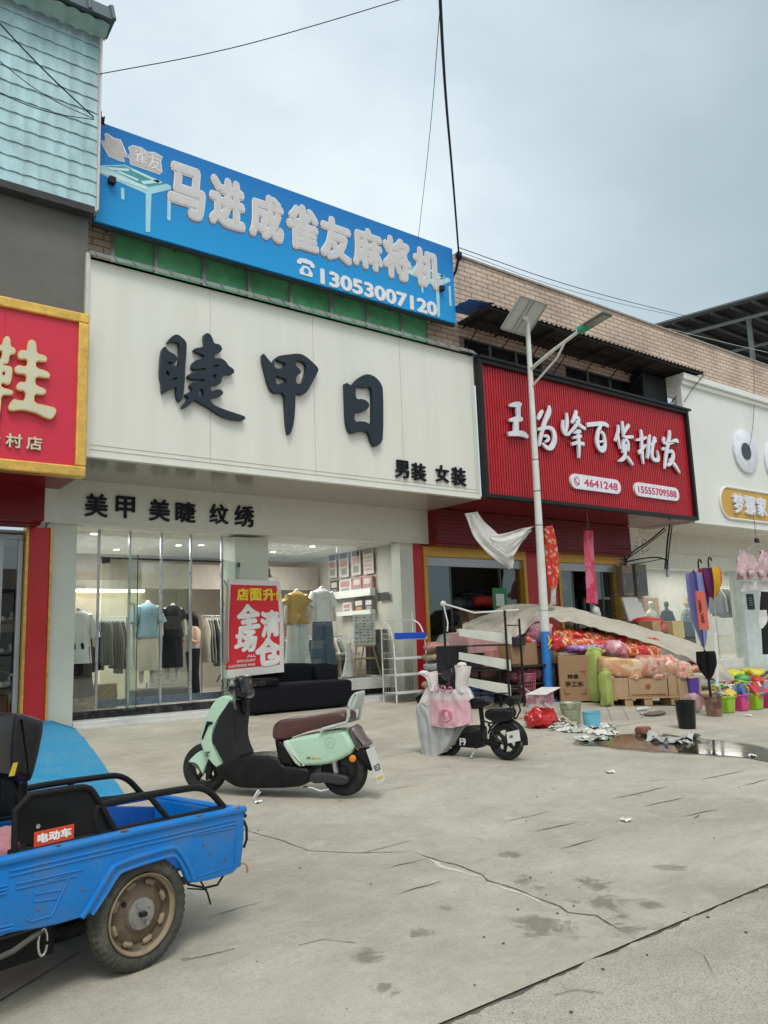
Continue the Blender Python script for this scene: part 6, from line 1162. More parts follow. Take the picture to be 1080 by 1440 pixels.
# ================================================================ things in front of and inside the clothes shop
def figure(name, label, cat, x, y, z, h, top, bottom, skinm, face=0.0, headless=False, long=False, hat=None, group=None, arms=True, sleeve=.55):
    """shop mannequin about h tall"""
    R_ = thing(name, label, cat, (x, y, z), group); k = h / 1.7; c, s = math.cos(face), math.sin(face)
    def p(a, b_, e): return (x + (a * c - b_ * s) * k, y + (a * s + b_ * c) * k, z + e * k)
    jt = [(p(0, 0, .92), .115 * k), (p(0, 0, 1.10), .095 * k), (p(0, 0, 1.32), .125 * k), (p(0, 0, 1.43), .05 * k), (p(0, 0, 1.50), .045 * k), (p(-.17, 0, 1.36), .055 * k), (p(-.24, 0, 1.10), .04 * k), (p(-.25, -.03, .86), .03 * k), (p(.17, 0, 1.36), .055 * k), (p(.24, 0, 1.10), .04 * k), (p(.25, -.03, .86), .03 * k), (p(-.09, 0, .85), .09 * k), (p(-.10, 0, .45), .06 * k), (p(-.10, 0, .08), .04 * k), (p(.09, 0, .85), .09 * k), (p(.10, 0, .45), .06 * k), (p(.10, 0, .08), .04 * k)]
    ed = [(0, 1), (1, 2), (2, 3), (3, 4), (2, 5), (5, 6), (6, 7), (2, 8), (8, 9), (9, 10), (0, 11), (11, 12), (12, 13), (0, 14), (14, 15), (15, 16)]
    if not headless: jt += [(p(0, -.01, 1.60), .085 * k), (p(0, -.01, 1.68), .06 * k)]; ed += [(4, 17), (17, 18)]
    obj('body', skin(jt, ed, 1), skinm, R_, smooth=70)
    def tubeshape(prof, flat=.62, fold=.0):
        t = MB()
        def fn(u, v):
            kk = v * (len(prof) - 1); i = min(len(prof) - 2, int(kk)); f = kk - i; r = prof[i][0] * (1 - f) + prof[i + 1][0] * f; zz = prof[i][1] * (1 - f) + prof[i + 1][1] * f; a = u * 2 * math.pi
            r *= 1 + fold * math.sin(a * 9 + zz * 5) * (v if prof[0][1] > prof[-1][1] else 1 - v); return V(p(r * math.cos(a), r * flat * math.sin(a), zz))
        t.grid(fn, 40, 14, True); return t
    if top:
        t = tubeshape([(.06, 1.45), (.15, 1.40), (.19, 1.33), (.165, 1.12), (.18, 1.0), (.21, .86 if not long else .62)], .66, .05)
        for sg in (-1, 1): t.tube([p(sg * .15, 0, 1.37), p(sg * .22, 0, 1.22), p(sg * .26, -.01, 1.37 - sleeve * .6)], [.075 * k, .075 * k, .085 * k], 10)
        obj('top', t, top, R_, smooth=70)
    if bottom:
        bm, kind = bottom
        if kind == 'skirt': t = tubeshape([(.14, 1.02), (.18, .9), (.19, .6), (.20, .30)], .7, .06)
        else:
            t = tubeshape([(.14, 1.02), (.175, .92), (.18, .84)], .7)
            for sg in (-1, 1): t.tube([p(sg * .08, 0, .88), p(sg * .10, 0, .5), p(sg * .12, 0, .10)], [.115 * k, .12 * k, .155 * k], 14, flat=.8)
        obj('bottoms', t, bm, R_, smooth=70)
    if hat:
        t = MB(); t.lathe([(.15 * k, 1.60 * k), (.13 * k, 1.61 * k), (.105 * k, 1.66 * k), (.10 * k, 1.74 * k), (.06 * k, 1.78 * k), (0, 1.79 * k)], (x, y, z), (0, 0, 1), 20); obj('hat', t, hat, R_)
    t = MB(); t.lathe([(.16 * k, 0), (.16 * k, .012), (.02, .02), (.015, .1 * k)], (x, y, z), (0, 0, 1), 20); obj('stand', t, ALU, R_)
    return R_
FW_ = lambda n, c, **k: mat(n, c, .8, var=.08, bump=.2, bscale=18, **k)
MANN = mat('mannequin_skin', (.60, .52, .44), .4); WSH = FW_('shirt_white', (.70, .71, .70)); YEL = FW_('camisole_mustard', (.48, .28, .03)); TRW = FW_('trousers_white', (.66, .70, .67)); JEAN = FW_('jeans_blue', (.10, .145, .20)); LBL = FW_('top_light_blue', (.20, .30, .38)); CRM = FW_('skirt_cream', (.56, .49, .41)); BKC = FW_('cloth_black', (.015, .014, .018))
def gx(px, Y): return at(px, 880, Y).x
def dz(py, px, Y): return at(px, py, Y).z
wz = .56
def fig_at(px, Y, ytop, ybot, **k):
    a = at(px, ytop, Y); b_ = at(px, ybot, Y); return figure(x=a.x, y=Y, z=max(.5, b_.z), h=(a.z - max(.5, b_.z)) * 1.7 / (1.52 if k.get('headless') else 1.72), **k)
fig_at(417, 13.95, 826, 947, name='mannequin', label='headless mannequin in mustard camisole and white wide trousers in the shop window', cat='mannequin', top=YEL, bottom=(TRW, 't'), skinm=MANN, headless=True, sleeve=.12)
fig_at(452, 13.95, 822, 944, name='mannequin', label='headless mannequin in white short shirt and blue jeans in the shop window', cat='mannequin', top=WSH, bottom=(JEAN, 't'), skinm=MANN, headless=True, sleeve=.4)
fig_at(372, 13.85, 802, 944, name='mannequin', label='mannequin with black hat and white long sleeves half hidden by the red sale banner', cat='mannequin', top=WSH, bottom=(BKC, 't'), skinm=MANN, hat=BKC, sleeve=.9)
fig_at(208, 15.2, 842, 968, name='mannequin', label='mannequin in light blue top and long cream skirt behind the glass doors', cat='mannequin', top=LBL, bottom=(CRM, 'skirt'), skinm=mat('mannequin_white', (.6, .57, .52), .4), headless=True, sleeve=.45)
fig_at(243, 15.4, 846, 962, name='mannequin', label='mannequin in short black dress beside the cream skirt mannequin behind the doors', cat='mannequin', top=BKC, bottom=(BKC, 'skirt'), skinm=mat('mannequin_white', (.6, .57, .52), .4), headless=True, sleeve=.15)
fig_at(111, 14.0, 852, 990, name='mannequin', label='mannequin in loose white top just inside the left edge of the shop glass', cat='mannequin', top=WSH, bottom=(BKC, 't'), skinm=MANN, headless=True, long=True, sleeve=.6)
# shopper standing inside
SPX = at(271, 862, 15.6); z0 = .5; hh = SPX.z - z0; k = hh / 1.66; X_, Y_ = SPX.x, 15.6
PS = thing('person', 'woman with long dark hair in pale top and black trousers standing inside the shop', 'person', (X_, Y_, z0))
p = lambda a, b_, e: (X_ + a * k, Y_ + b_ * k, z0 + e * k)
jt = [(p(0, 0, .92), .12 * k), (p(0, 0, 1.08), .10 * k), (p(-.02, -.02, 1.28), .12 * k), (p(-.04, -.03, 1.38), .05 * k), (p(-.06, -.05, 1.45), .05 * k), (p(-.08, -.07, 1.53), .085 * k), (p(-.08, -.06, 1.59), .07 * k), (p(.0, -.17, 1.32), .05 * k), (p(.0, -.24, 1.05), .04 * k), (p(-.20, -.2, 1.14), .032 * k), (p(.02, .15, 1.32), .05 * k), (p(.02, .2, 1.05), .04 * k), (p(-.20, .1, 1.14), .032 * k), (p(0, -.08, .85), .09 * k), (p(0, -.09, .46), .065 * k), (p(.02, -.09, .08), .045 * k), (p(0, .08, .85), .09 * k), (p(.03, .1, .46), .065 * k), (p(.05, .1, .08), .045 * k), (p(-.10, -.09, .04), .035 * k), (p(-.08, .1, .04), .035 * k)]
ed = [(0, 1), (1, 2), (2, 3), (3, 4), (4, 5), (5, 6), (2, 7), (7, 8), (8, 9), (2, 10), (10, 11), (11, 12), (0, 13), (13, 14), (14, 15), (0, 16), (16, 17), (17, 18), (15, 19), (18, 20)]
obj('body', skin(jt, ed, 1), mat('skin', (.50, .30, .22), .5), PS, smooth=70)
t = MB(); t.lathe([(.17 * k, .88 * k), (.165 * k, 1.05 * k), (.185 * k, 1.28 * k), (.12 * k, 1.38 * k), (.06 * k, 1.41 * k)], (X_ - .01, Y_ - .01, z0), (0, 0, 1), 24, .9, 1.0); obj('top', t, FW_('top_peach', (.52, .40, .36)), PS, smooth=70)
t = MB(); t.tube([p(0, -.08, .94), p(0, -.09, .46), p(.02, -.09, .06)], [.12 * k, .09 * k, .10 * k], 12); t.tube([p(0, .08, .94), p(.03, .1, .46), p(.05, .1, .06)], [.12 * k, .09 * k, .10 * k], 12); obj('trousers', t, BKC, PS, smooth=70)
t = MB(); t.ball(p(-.05, -.05, 1.57), .11 * k, .11 * k, .12 * k, amp=.1); t.tube([p(-.0, -.04, 1.55), p(.03, -.03, 1.40), p(.06, -.02, 1.22)], [.10 * k, .09 * k, .05 * k], 10); obj('hair', t, mat('hair_black', (.012, .01, .01), .6), PS)
# garment rails
def rail(label, x0, x1, y, zr, cols, n, dirx=True, glabel=''):
    R2 = thing('clothes_rail', label, 'clothes rail', ((x0 + x1) / 2, y, .5)); q = MB()
    q.tube([(x0, y, .5), (x0, y, zr), (x1, y, zr), (x1, y, .5)], .014, 8); obj('rail_frame', q, ALU, R2)
    for i in range(n):
        xx = x0 + .08 + (x1 - x0 - .16) * i / (n - 1); g_ = thing('garment', glabel, 'garment', (xx, y, zr - .9), glabel); m_ = cols[i % len(cols)]; L_ = rnd.uniform(.75, 1.0)
        q = MB(); 
        def fn(u, v, xx=xx, L_=L_, i=i): a = u * 2 * math.pi; w = (.08 + .16 * min(1, v * 3)) * (1 + .1 * v); return V((xx + .028 * math.cos(a) + .012 * math.sin(v * 7 + i), y + w * math.sin(a), zr - .06 - L_ * v))
        q.grid(fn, 14, 8, True); obj('cloth', q, m_, g_, smooth=70); q = MB(); q.tube([(xx, y - .18, zr - .1), (xx, y, zr - .03), (xx, y + .18, zr - .1)], .006, 5); q.tube([(xx, y, zr - .03), (xx, y, zr + .02)], .004, 5); obj('hanger', q, WHT, g_)
C_ = [FW_('garment_black', (.02, .02, .024)), FW_('garment_charcoal', (.05, .05, .055)), FW_('garment_grey', (.20, .20, .20)), FW_('garment_cream', (.5, .46, .38)), FW_('garment_sage', (.20, .24, .20))]
rail('rail of dark clothes at the left inside the glass doors', gx(120, 14.6), gx(178, 14.6), 14.6, dz(868, 150, 14.6), [C_[0], C_[0], C_[1], C_[2]], 13, glabel='dark garment hanging on the left rail behind the doors')
rail('rail of pale and grey clothes at the right behind the glass doors', gx(284, 15.6), gx(342, 15.6), 15.6, dz(866, 300, 15.6), [C_[3], C_[2], C_[4], C_[1]], 14, glabel='pale or grey garment hanging on the right rail behind the doors')
rail('rail of clothes behind the mannequins in the window', gx(395, 15.2), gx(480, 15.2), 15.2, dz(896, 430, 15.2), [C_[2], C_[0], C_[3], C_[4]], 12, glabel='garment hanging behind the window mannequins')
t = MB(); t.box(gx(184, 15.0), gx(266, 15.0), 14.8, 15.3, .50, .72); tag(obj('bench', t, mat('bench_black', (.02, .02, .024), .3), bevel=.02), 'low black plinth bench behind the glass doors under the mannequins', 'bench')
t = MB(); bx_ = gx(120, 14.5); t.box(bx_ - .3, bx_ + .5, 14.2, 14.5, .5, .9); crumple(t, .02, 4); tag(obj('basket', t, mat('basket_straw', (.35, .27, .17), .8, var=.5, scale=20), bevel=.01), 'straw basket on the floor below the left clothes rail', 'basket')
# posters on the side wall of the window (wall faces the left)
XS = 10.44
def wquad(px, py, qx, qy, X=XS):   # top left and bottom right picture points on the side wall
    a = atx(px, py, X); b_ = atx(qx, qy, X); return a.y, b_.y, b_.z, a.z
def wall_item(nm, label, cat, px, py, qx, qy, m_, th=.012, group=None, parts=(), X=XS):
    y0, y1, z0_, z1 = wquad(px, py, qx, qy, X); q = MB(); q.box(X - th, X, min(y0, y1), max(y0, y1), min(z0_, z1), max(z0_, z1)); o = obj(nm, q, m_, smooth=0); tag(o, label, cat, group)
    for k, (u0, u1, v0, v1, mm) in enumerate(parts):
        ya = y0 + (y1 - y0) * u0; yb = y0 + (y1 - y0) * u1; za = z1 + (z0_ - z1) * v0; zb2 = z1 + (z0_ - z1) * v1; q = MB(); q.box(X - th - .004, X - th - .001, min(ya, yb), max(ya, yb), min(za, zb2), max(za, zb2)); obj('print', q, mm, o, smooth=0)
    return o
PP1 = mat('poster_paper', (.62, .60, .57), .5); PPK = mat('poster_pink', (.52, .25, .25), .5); PDK = mat('poster_dark', (.08, .055, .055), .5); PGR = mat('poster_grey', (.3, .29, .28), .5)
L1 = [('left narrow nail poster high on the side wall of the window', 462, 779, 474, 812), ('second nail poster from the left high on the side wall', 477, 776, 491, 811), ('third nail poster from the left high on the side wall', 494, 772, 508, 808), ('rightmost nail poster high on the side wall', 511, 768, 526, 806)]
for k, (lb, a, b_, c, d_) in enumerate(L1):
    parts = [(.1, .9, .06, .3, PDK), (.15, .85, .34, .6, PPK), (.2, .8, .65, .9, PGR)] if k < 3 else [(.1, .9, .05, .3, PGR)] + [(.12 + .2 * i, .24 + .2 * i, .38 + .14 * j, .46 + .14 * j, PPK) for i in range(4) for j in range(4)]
    wall_item('poster', lb, 'poster', a, b_, c, d_, PP1, parts=parts)
for k, (lb, a, b_, c, d_, mm) in enumerate((('dark nail sample frame on the left of the upper shelf', 467, 817, 478, 836, PDK), ('pale nail sample frame on the upper shelf', 479, 816, 497, 835, PP1), ('pink nail sample frame on the upper shelf', 498, 813, 511, 832, PPK), ('pink nail sample frame at the right end of the upper shelf', 512, 811, 526, 831, PPK), ('dark picture frame with orange print on the lower shelf', 500, 843, 514, 860, PDK), ('dark picture frame at the right end of the lower shelf', 515, 842, 527, 859, PDK), ('small white box on the lower shelf', 484, 848, 497, 862, PP1))):
    wall_item('sample_frame', lb, 'frame', a, b_, c, d_, mm, .05, parts=[(.15, .85, .15, .5, PP1 if mm is not PP1 else PPK), (.2, .8, .6, .85, mat('print_orange', (.5, .25, .06), .5) if 'orange' in lb else PGR)])
for lb, a, b_, c, d_ in (('upper white wall shelf with nail samples', 466, 834, 528, 837), ('lower white wall shelf with framed pictures', 480, 861, 528, 863)): wall_item('wall_shelf', lb, 'shelf', a, b_, c, d_, WHT, .14)
wall_item('wall_switch', 'small black card holder on the white wall by the window jamb', 'sign', 532, 834, 547, 844, BLK, .02)
# easel with price board
bz = at(512, 860, 13.75); EA = thing('easel', 'wooden easel carrying a white price board beside the black speaker', 'easel', (gx(513, 13.75), 13.75, .74))
ex0, ex1 = at(497, 885, 13.7).x, at(527, 885, 13.7).x; ez0, ez1 = at(512, 907, 13.7).z, at(512, 864, 13.7).z
t = MB(); t.box(ex0, ex1, 13.68, 13.70, ez0, ez1); bo = obj('board', t, mat('board_white', (.66, .66, .62), .5), EA, smooth=0)
t = MB()
for j in range(9):
    for i in range(5):
        if rnd.random() < .75: q = ex0 + .04 + i * (ex1 - ex0 - .06) / 5; w = rnd.uniform(.03, .07); zz_ = ez1 - .06 - j * (ez1 - ez0 - .08) / 9; t.box(q, q + w, 13.675, 13.68, zz_ - .022, zz_)
obj('price_rows', t, mat('print_grey', (.12, .11, .12), .6), bo, smooth=0)
WD = mat('easel_wood', (.42, .27, .14), .6, var=.2, scale=8, stretch=(1, 1, .2))
fz = at(505, 951, 13.7).z
for a, b_, yy in ((ex0 + .08, ex0 - .02, 13.7), (ex1 - .08, ex1 + .12, 13.7), ((ex0 + ex1) / 2, (ex0 + ex1) / 2 + .04, 14.0)):
    t = MB(); t.tube([(a, 13.71, ez0 + .05), (b_, yy, max(.75, fz))], .018, 6); obj('leg', t, WD, EA)
t = MB(); t.box(ex0, ex1 + .02, 13.68, 13.72, ez0 - .30, ez0 - .26); t.box(ex0 + .02, ex1 - .02, 13.66, 13.72, ez0 - .03, ez0); obj('crossbar', t, WD, EA, smooth=0)
sx0, sx1 = at(525, 915, 13.9).x, at(546, 915, 13.9).x; t = MB(); t.box(sx0, sx1, 13.8, 14.2, .76, at(535, 885, 13.9).z); SPK = obj('loudspeaker', t, mat('speaker_black', (.012, .012, .013), .4), bevel=.02); tag(SPK, 'tall black loudspeaker cabinet at the right end of the window', 'loudspeaker')
t = MB(); t.lathe([(.15, 0), (.15, .01), (.10, -.01), (0, .0)], ((sx0 + sx1) / 2, 13.795, 1.25), (0, -1, 0), 24); obj('cone', t, DGREY, SPK)
t = MB(); q = gx(489, 13.9); t.lathe([(.16, 0), (.15, .03), (.07, .35), (.06, .7), (.0, .72)], (q, 13.9, .76), (0, 0, 1), 20); tag(obj('floor_vase', t, mat('vase_white', (.7, .7, .7), .4)), 'slim white floor vase left of the easel in the window', 'vase')  # plain white vase shape, gives no light
# table behind window mannequins
t = MB(); a, b_ = gx(458, 14.8), gx(495, 14.8); t.box(a, b_, 14.5, 15.0, 1.20, 1.24)
TBQ = thing('table', 'small white topped table behind the jeans mannequin in the window', 'table', ((a + b_) / 2, 14.75, .5)); obj('tabletop', t, WHT, TBQ, smooth=0)
for x_, y_ in ((a + .03, 14.53), (b_ - .03, 14.53), (a + .03, 14.97), (b_ - .03, 14.97)): t = MB(); t.tube([(x_, y_, .5), (x_, y_, 1.2)], .015, 6); obj('leg', t, ALU, TBQ)
# ---- red sale banner in front of the glass
BY = 12.86
c4 = [at(320, 814, BY + .06), at(393, 817, BY + .06), at(400, 945, BY), at(311, 955, BY)]
BN = thing('banner', 'red and white sale banner with yellow and white writing standing before the shop glass', 'banner', (c4[3].x, BY, .38))
def bpt(u, v, off=0.0):
    a = c4[0].lerp(c4[1], u); b_ = c4[3].lerp(c4[2], u); q = a.lerp(b_, v); q.y += .05 * math.sin(u * 3.4 + .3) * (.4 + v * .6) + .02 * math.sin(v * 5 + u * 3) - off; q.x += .015 * math.sin(v * 4); return q
t = MB(); t.grid(lambda u, v: bpt(u, v), 24, 30); cloth = obj('cloth', t, mat('banner_white', (.70, .68, .66), .6, var=.03), BN, smooth=70)
t = MB(); t.grid(lambda u, v: bpt(.07 + u * .86, .055 + v * .86, .004), 24, 30); rf = obj('red_print', t, mat('banner_red', (.66, .018, .03), .6, var=.04), cloth, smooth=70)
for (xx, zz_) in ((.02, .03), (.98, .03)):
    pass
t = MB(); t.tube([bpt(0, .0) + V((0, .16, 0)), bpt(1, 1) + V((0, .16, -.05))], .012, 6); t.tube([bpt(1, .0) + V((0, .16, 0)), bpt(0, 1) + V((0, .16, -.05))], .012, 6); obj('x_stand', t, BLK, BN)
def btext(nm, s_, u0, u1, v0, v1, m_, off, par, rot=0.0):
    me = text_mesh(s_, 0); vs = [v.co.copy() for v in me.vertices]; fs = [tuple(q.vertices) for q in me.polygons]
    x0, x1 = min(v.x for v in vs), max(v.x for v in vs); y0, y1 = min(v.y for v in vs), max(v.y for v in vs); mb = MB()
    sh = [(off * math.cos(q * math.pi / 4), off * math.sin(q * math.pi / 4)) for q in range(8)] + [(0, 0)]
    for k, (dx, dy) in enumerate(sh):
        o = []
        for v in vs:
            a = (v.x + dx - x0) / (x1 - x0) - .5; b_ = (v.y + dy - y0) / (y1 - y0) - .5; a, b_ = a * math.cos(rot) - b_ * math.sin(rot), a * math.sin(rot) + b_ * math.cos(rot)
            u = u0 + (u1 - u0) * (a + .5); w = v0 + (v1 - v0) * (.5 - b_); o.append(bpt(u, w, .007 + .0006 * k + (.003 if v.z > 0 else 0)))
        mb.add(o, fs)
    return obj(nm, mb, m_, par, smooth=0)
YW = mat('banner_yellow', (.80, .62, .02), .6); WW = mat('banner_letter', (.78, .76, .74), .6)
for k, ch in enumerate('店面升级'[:3]): btext('letter', ch, .20 + k * .235, .40 + k * .235, .095, .215, YW, .05, rf)
btext('letter', '纟', .90, .955, .10, .21, YW, .05, rf)
btext('letter', '全', .22, .58, .27, .51, WW, .06, rf, .1); btext('letter', '清', .62, .92, .34, .60, WW, .055, rf, .05); btext('letter', '场', .20, .53, .53, .74, WW, .06, rf, -.05); btext('letter', '仓', .55, .94, .63, .90, WW, .06, rf, .1)
btext('small_letter', 'ALL', .40, .54, .785, .81, WW, .02, rf); btext('small_letter', 'DISCOUNT', .24, .54, .83, .855, WW, .02, rf); btext('small_letter', 'CUSTOMIZE MUR', .10, .54, .875, .90, WW, .02, rf)
# ---- black sofa
SFA = thing('sofa', 'long low black sofa with loose cushions on the white step before the shop window', 'sofa', (7.6, 12.5, .38))
BLF = mat('sofa_fabric', (.005, .0055, .009), .8, var=.2, scale=6, bump=.2, bscale=30)
sy = 12.55; a = at(350, 985, sy); b_ = at(497, 985, sy); sz0 = at(350, 998, sy).z; zt1 = at(420, 962, sy).z; zt2 = at(420, 937, sy + .5).z
sz0 = gz(sy) + .03; zt1 += .03; zt2 += .03; L_ = b_.x - a.x
t = MB(); pillow(t, ((a.x + b_.x) / 2, sy + .35, (sz0 + zt1) / 2), L_, .8, zt1 - sz0, amp=.012, p=10, n=24); obj('seat_base', t, BLF, SFA, smooth=70)
t = MB(); pillow(t, (a.x + L_ * .42, sy + .62, (zt1 + zt2) / 2 - .03), L_ * .72, .24, zt2 - zt1 + .12, amp=.02, p=5, n=20, seed=2); obj('backrest', t, BLF, SFA, smooth=70)
t = MB(); pillow(t, (a.x + L_ * .86, sy + .5, zt1 + .10), L_ * .24, .22, zt2 - zt1 + .10, amp=.02, p=4, n=16, seed=3, rx=-.3); obj('cushion', t, BLF, SFA, smooth=70)
t = MB(); pillow(t, (a.x + L_ * .14, sy + .15, zt1 + .04), L_ * .27, .5, .14, amp=.015, p=4, n=16, seed=4); obj('cushion', t, BLF, SFA, smooth=70)
for q in (.06, .94):
    for w in (.08, .62): t = MB(); t.cyl((a.x + L_ * q, sy + w, gz(sy)), (a.x + L_ * q, sy + w, sz0 + .03), .03, n=10); obj('leg', t, WD if q > .5 else BLK, SFA)
# ================================================================ racks
WR = thing('wire_rack', 'white wire display rack with four shelves and blue header board beside the column', 'rack', (10.6, 12.6, .3))
wy = 12.35; A0 = at(553, 980, wy); A1 = at(604, 976, wy); zt_ = at(602, 873, wy).z; zc = at(566, 873, wy).z; x0, x1 = at(554, 930, wy).x, at(600, 930, wy).x; gzw = gz(wy)
WRM = mat('rack_white', (.70, .71, .68), .4)
t = MB()
for x_ in (x0 + .02, x1):
    t.tube([(x_, wy + .4, gzw), (x_, wy + .4, zt_ + .2)], .014, 8); pts = [(x_, wy - .02, gzw), (x_, wy, zc - .75), (x_ + .0, wy + .02, zc - .35), (x_, wy + .16, zc - .05), (x_, wy + .38, zc + .02)]; t.tube(chaikin(pts, 2, False), .016, 8)
t.tube([(x0 + .02, wy + .38, zc + .02), (x1, wy + .38, zc + .02)], .014, 8); obj('frame', t, WRM, WR)
for k, py in enumerate((900, 927, 950, 975)):
    z_ = at(580, py - 2, wy).z; t = MB(); t.box(x0, x1, wy - .04, wy - .02, z_ - .02, z_ + .03)
    for i in range(12): yy = wy - .02 + i * .036; t.tube([(x0, yy, z_), (x1, yy, z_)], .003, 4)
    for i in range(14): xx = x0 + (x1 - x0) * i / 13; t.tube([(xx, wy + .38, z_), (xx, wy + .38, z_ + .11)], .003, 4)
    t.tube([(x0, wy + .38, z_ + .11), (x1, wy + .38, z_ + .11)], .005, 4); t.box(x0, x1, wy - .03, wy + .38, z_ - .003, z_); obj('shelf', t, WRM, WR, smooth=0)
t = MB(); z_ = at(580, 898, wy).z; t.box(x0, x1 - .04, wy - .055, wy - .042, z_, z_ + .12); obj('header_board', t, mat('header_blue', (.01, .08, .55), .4), WR, smooth=0)
# black shelf rack with white boards, turned about 60 degrees
def black_rack():
    K = thing('shelf_rack', 'open black metal rack with three tilted white shelf boards behind the small black bicycle', 'rack', (9.9, 10.3, .2))
    yb = 10.9; yf = 9.9
    def c(px, py, y): return at(px, py, y)
    posts = {'fl': (715, 860, 1000, yf), 'fr': (738, 855, 985, yf + .35), 'bl': (628, 800, 975, yb - .1), 'br': (652, 812, 960, yb + .3)}
    PX = {}
    t = MB()
    for k, (px, y0, y1, yy) in posts.items():
        b_ = c(px, 950, yy); zt2 = c(px, y0, yy).z; PX[k] = (b_.x, yy, gz(yy), zt2)
    PX['fl'] = (PX['fl'][0], yf, gz(yf), c(716, 858, yf).z); PX['fr'] = (c(735, 950, yf + .35).x, yf + .35, gz(yf), c(737, 870, yf + .35).z)
    zt_ = c(632, 845, yb - .1).z
    PX['bl'] = (PX['bl'][0], yb - .1, gz(yb), zt_); PX['br'] = (PX['br'][0], yb + .3, gz(yb), zt_)
    for k in PX: x_, y_, z0_, z1 = PX[k]; q = MB(); q.obox((x_, y_, (z0_ + z1) / 2), .035, .035, z1 - z0_, rz=.5); obj('leg', q, BLK, K, smooth=0)
    q = MB()
    for h in (.35, .72, 1.08, 1.42):
        for a_, b_ in (('fl', 'fr'), ('bl', 'br')): q.tube([(PX[a_][0], PX[a_][1], .25 + h), (PX[b_][0], PX[b_][1], .25 + h)], .012, 6)
    for h in (.25, .65, 1.08): q.tube([(PX['fl'][0], PX['fl'][1], .25 + h), (PX['bl'][0], PX['bl'][1], .25 + h)], .013, 6); q.tube([(PX['fr'][0], PX['fr'][1], .25 + h), (PX['br'][0], PX['br'][1], .25 + h)], .013, 6)
    obj('cross_bar', q, BLK, K)
    for (l0, l1, r0, r1) in (((645, 884), (646, 896), (719, 891), (719, 906)), ((645, 917), (646, 924), (718, 928), (718, 942)), ((645, 951), (646, 957), (718, 963), (718, 977))):
        a = at(*l0, yb - .15); b_ = at(*r0, yf - .03); hA = .13; a2 = a - V((0, 0, hA)); b2 = b_ - V((0, 0, .19)); w = V((.25, .28, 0))
        q = MB(); q.hexa([a2, b2, b2 + V((.02, .02, 0)), a2 + V((.02, .02, 0)), a, b_, b_ + V((.02, .02, 0)), a + V((.02, .02, 0))]); q.hexa([a2 + V((.0, .02, .0)), b2 + V((0, .02, 0)), b2 + w, a2 + w, a2 + V((0, .02, .012)), b2 + V((0, .02, .012)), b2 + w + V((0, 0, .012)), a2 + w + V((0, 0, .012))]); obj('shelf_board', q, mat('shelf_white', (.68, .68, .63), .45), K, smooth=0)
    q = MB(); q0 = V((PX['bl'][0], PX['bl'][1], zt_ - .05)); q1 = V((PX['fr'][0], PX['fr'][1], zt_ - .2)); q.tube([q0, q0.lerp(q1, .4) - V((0, 0, .12)), q1], .018, 6); q.tube([q0, q0 + V((0, -.1, -.35)), q0 + V((-.02, -.1, -.5))], .014, 6); q.ball(q0, .05, .05, .05, amp=.3); obj('plastic_strap', q, mat('strap_white', (.66, .65, .62), .6), K)
black_rack()
# ================================================================ goods heap in front of the wholesale shop
CARD = mat('cardboard', (.34, .205, .11), .8, var=.12, scale=3, dirt=(.24, .14, .075), dirt_amt=.4, dscale=3)
CARD2 = mat('cardboard_pale', (.43, .29, .17), .8, var=.12, scale=3)
TAPE = mat('tape', (.45, .34, .2), .3)
def carton(label, px0, px1, ptop, pbot, Y, depth, m_=CARD, group=None, yaw=0.0, zbase=None, flaps=True):
    a = at(px0, pbot, Y); b_ = at(px1, pbot, Y); z0_ = max(gz(Y) + .004, a.z) if zbase is None else zbase; z1 = at(px0, ptop, Y).z
    w = b_.x - a.x; c = V(((a.x + b_.x) / 2, Y + depth / 2, (z0_ + z1) / 2)); q = MB(); q.obox(c, w, depth, z1 - z0_, rz=yaw); crumple(q, .008, 3, int(px0)); o = obj('carton', q, m_, bevel=.006); tag(o, label, 'carton', group)
    if flaps:
        q = MB(); q.obox(c + V((0, 0, (z1 - z0_) / 2 + .003)), .05, depth + .004, .004, rz=yaw); obj('tape', q, TAPE, o, smooth=0)
    return o, c, w, z0_, z1
ck = mat('print_black', (.03, .02, .015), .7); RDP = mat('print_red', (.35, .07, .03), .7)
cA = at(788, 976, 10.2); cA.z = gz(10.2) + .02; cy_ = -.80; cd = V((math.cos(cy_), math.sin(cy_), 0)); cn = V((-cd.y, cd.x, 0)); s_ = pxm(cA); w_ = 43 * s_; h_ = 63 * s_
t = MB(); pts = [cA, cA + cd * w_, cA + cd * w_ + cn * .6, cA + cn * .6]; t.hexa(pts + [p + V((0, 0, h_)) for p in pts]); crumple(t, .008, 3, 5)
o_ = tag(obj('carton', t, CARD, bevel=.006), 'tall brown carton with printed characters and red corner marks beside the lamp post', 'carton')
F4 = (cA - cn * .004, cd, V((0, 0, 1)), -cn)
text('printed_letter', '精量', (w_ * .27, w_ * .62, h_ * .50, h_ * .59), 0, ck, o_, off=.02, depth=.004, fr=F4); text('printed_letter', '手工水', (w_ * .18, w_ * .76, h_ * .32, h_ * .44), 0, ck, o_, off=.03, depth=.004, fr=F4)
for (u0, v0, du, dv) in ((.14, .16, 1, 1), (.84, .16, -1, 1), (.84, .66, -1, -1)):
    q = MB()
    for ux, vx in (((0, .16), (0, .018)), ((0, .03), (0, .10))):
        a_ = [cA - cn * e_ + cd * w_ * (u0 + du * u) + V((0, 0, h_ * (v0 + dv * v))) for e_ in (.004, .009) for u, v in ((ux[0], vx[0]), (ux[1], vx[0]), (ux[1], vx[1]), (ux[0], vx[1]))]; q.hexa(a_)
    obj('corner_mark', q, RDP, o_, smooth=0)
carton('brown carton left of the lamp post topped with small goods', 721, 757, 905, 940, 10.7, .6); carton('low brown carton right behind the lamp post', 756, 787, 912, 935, 10.9, .5)
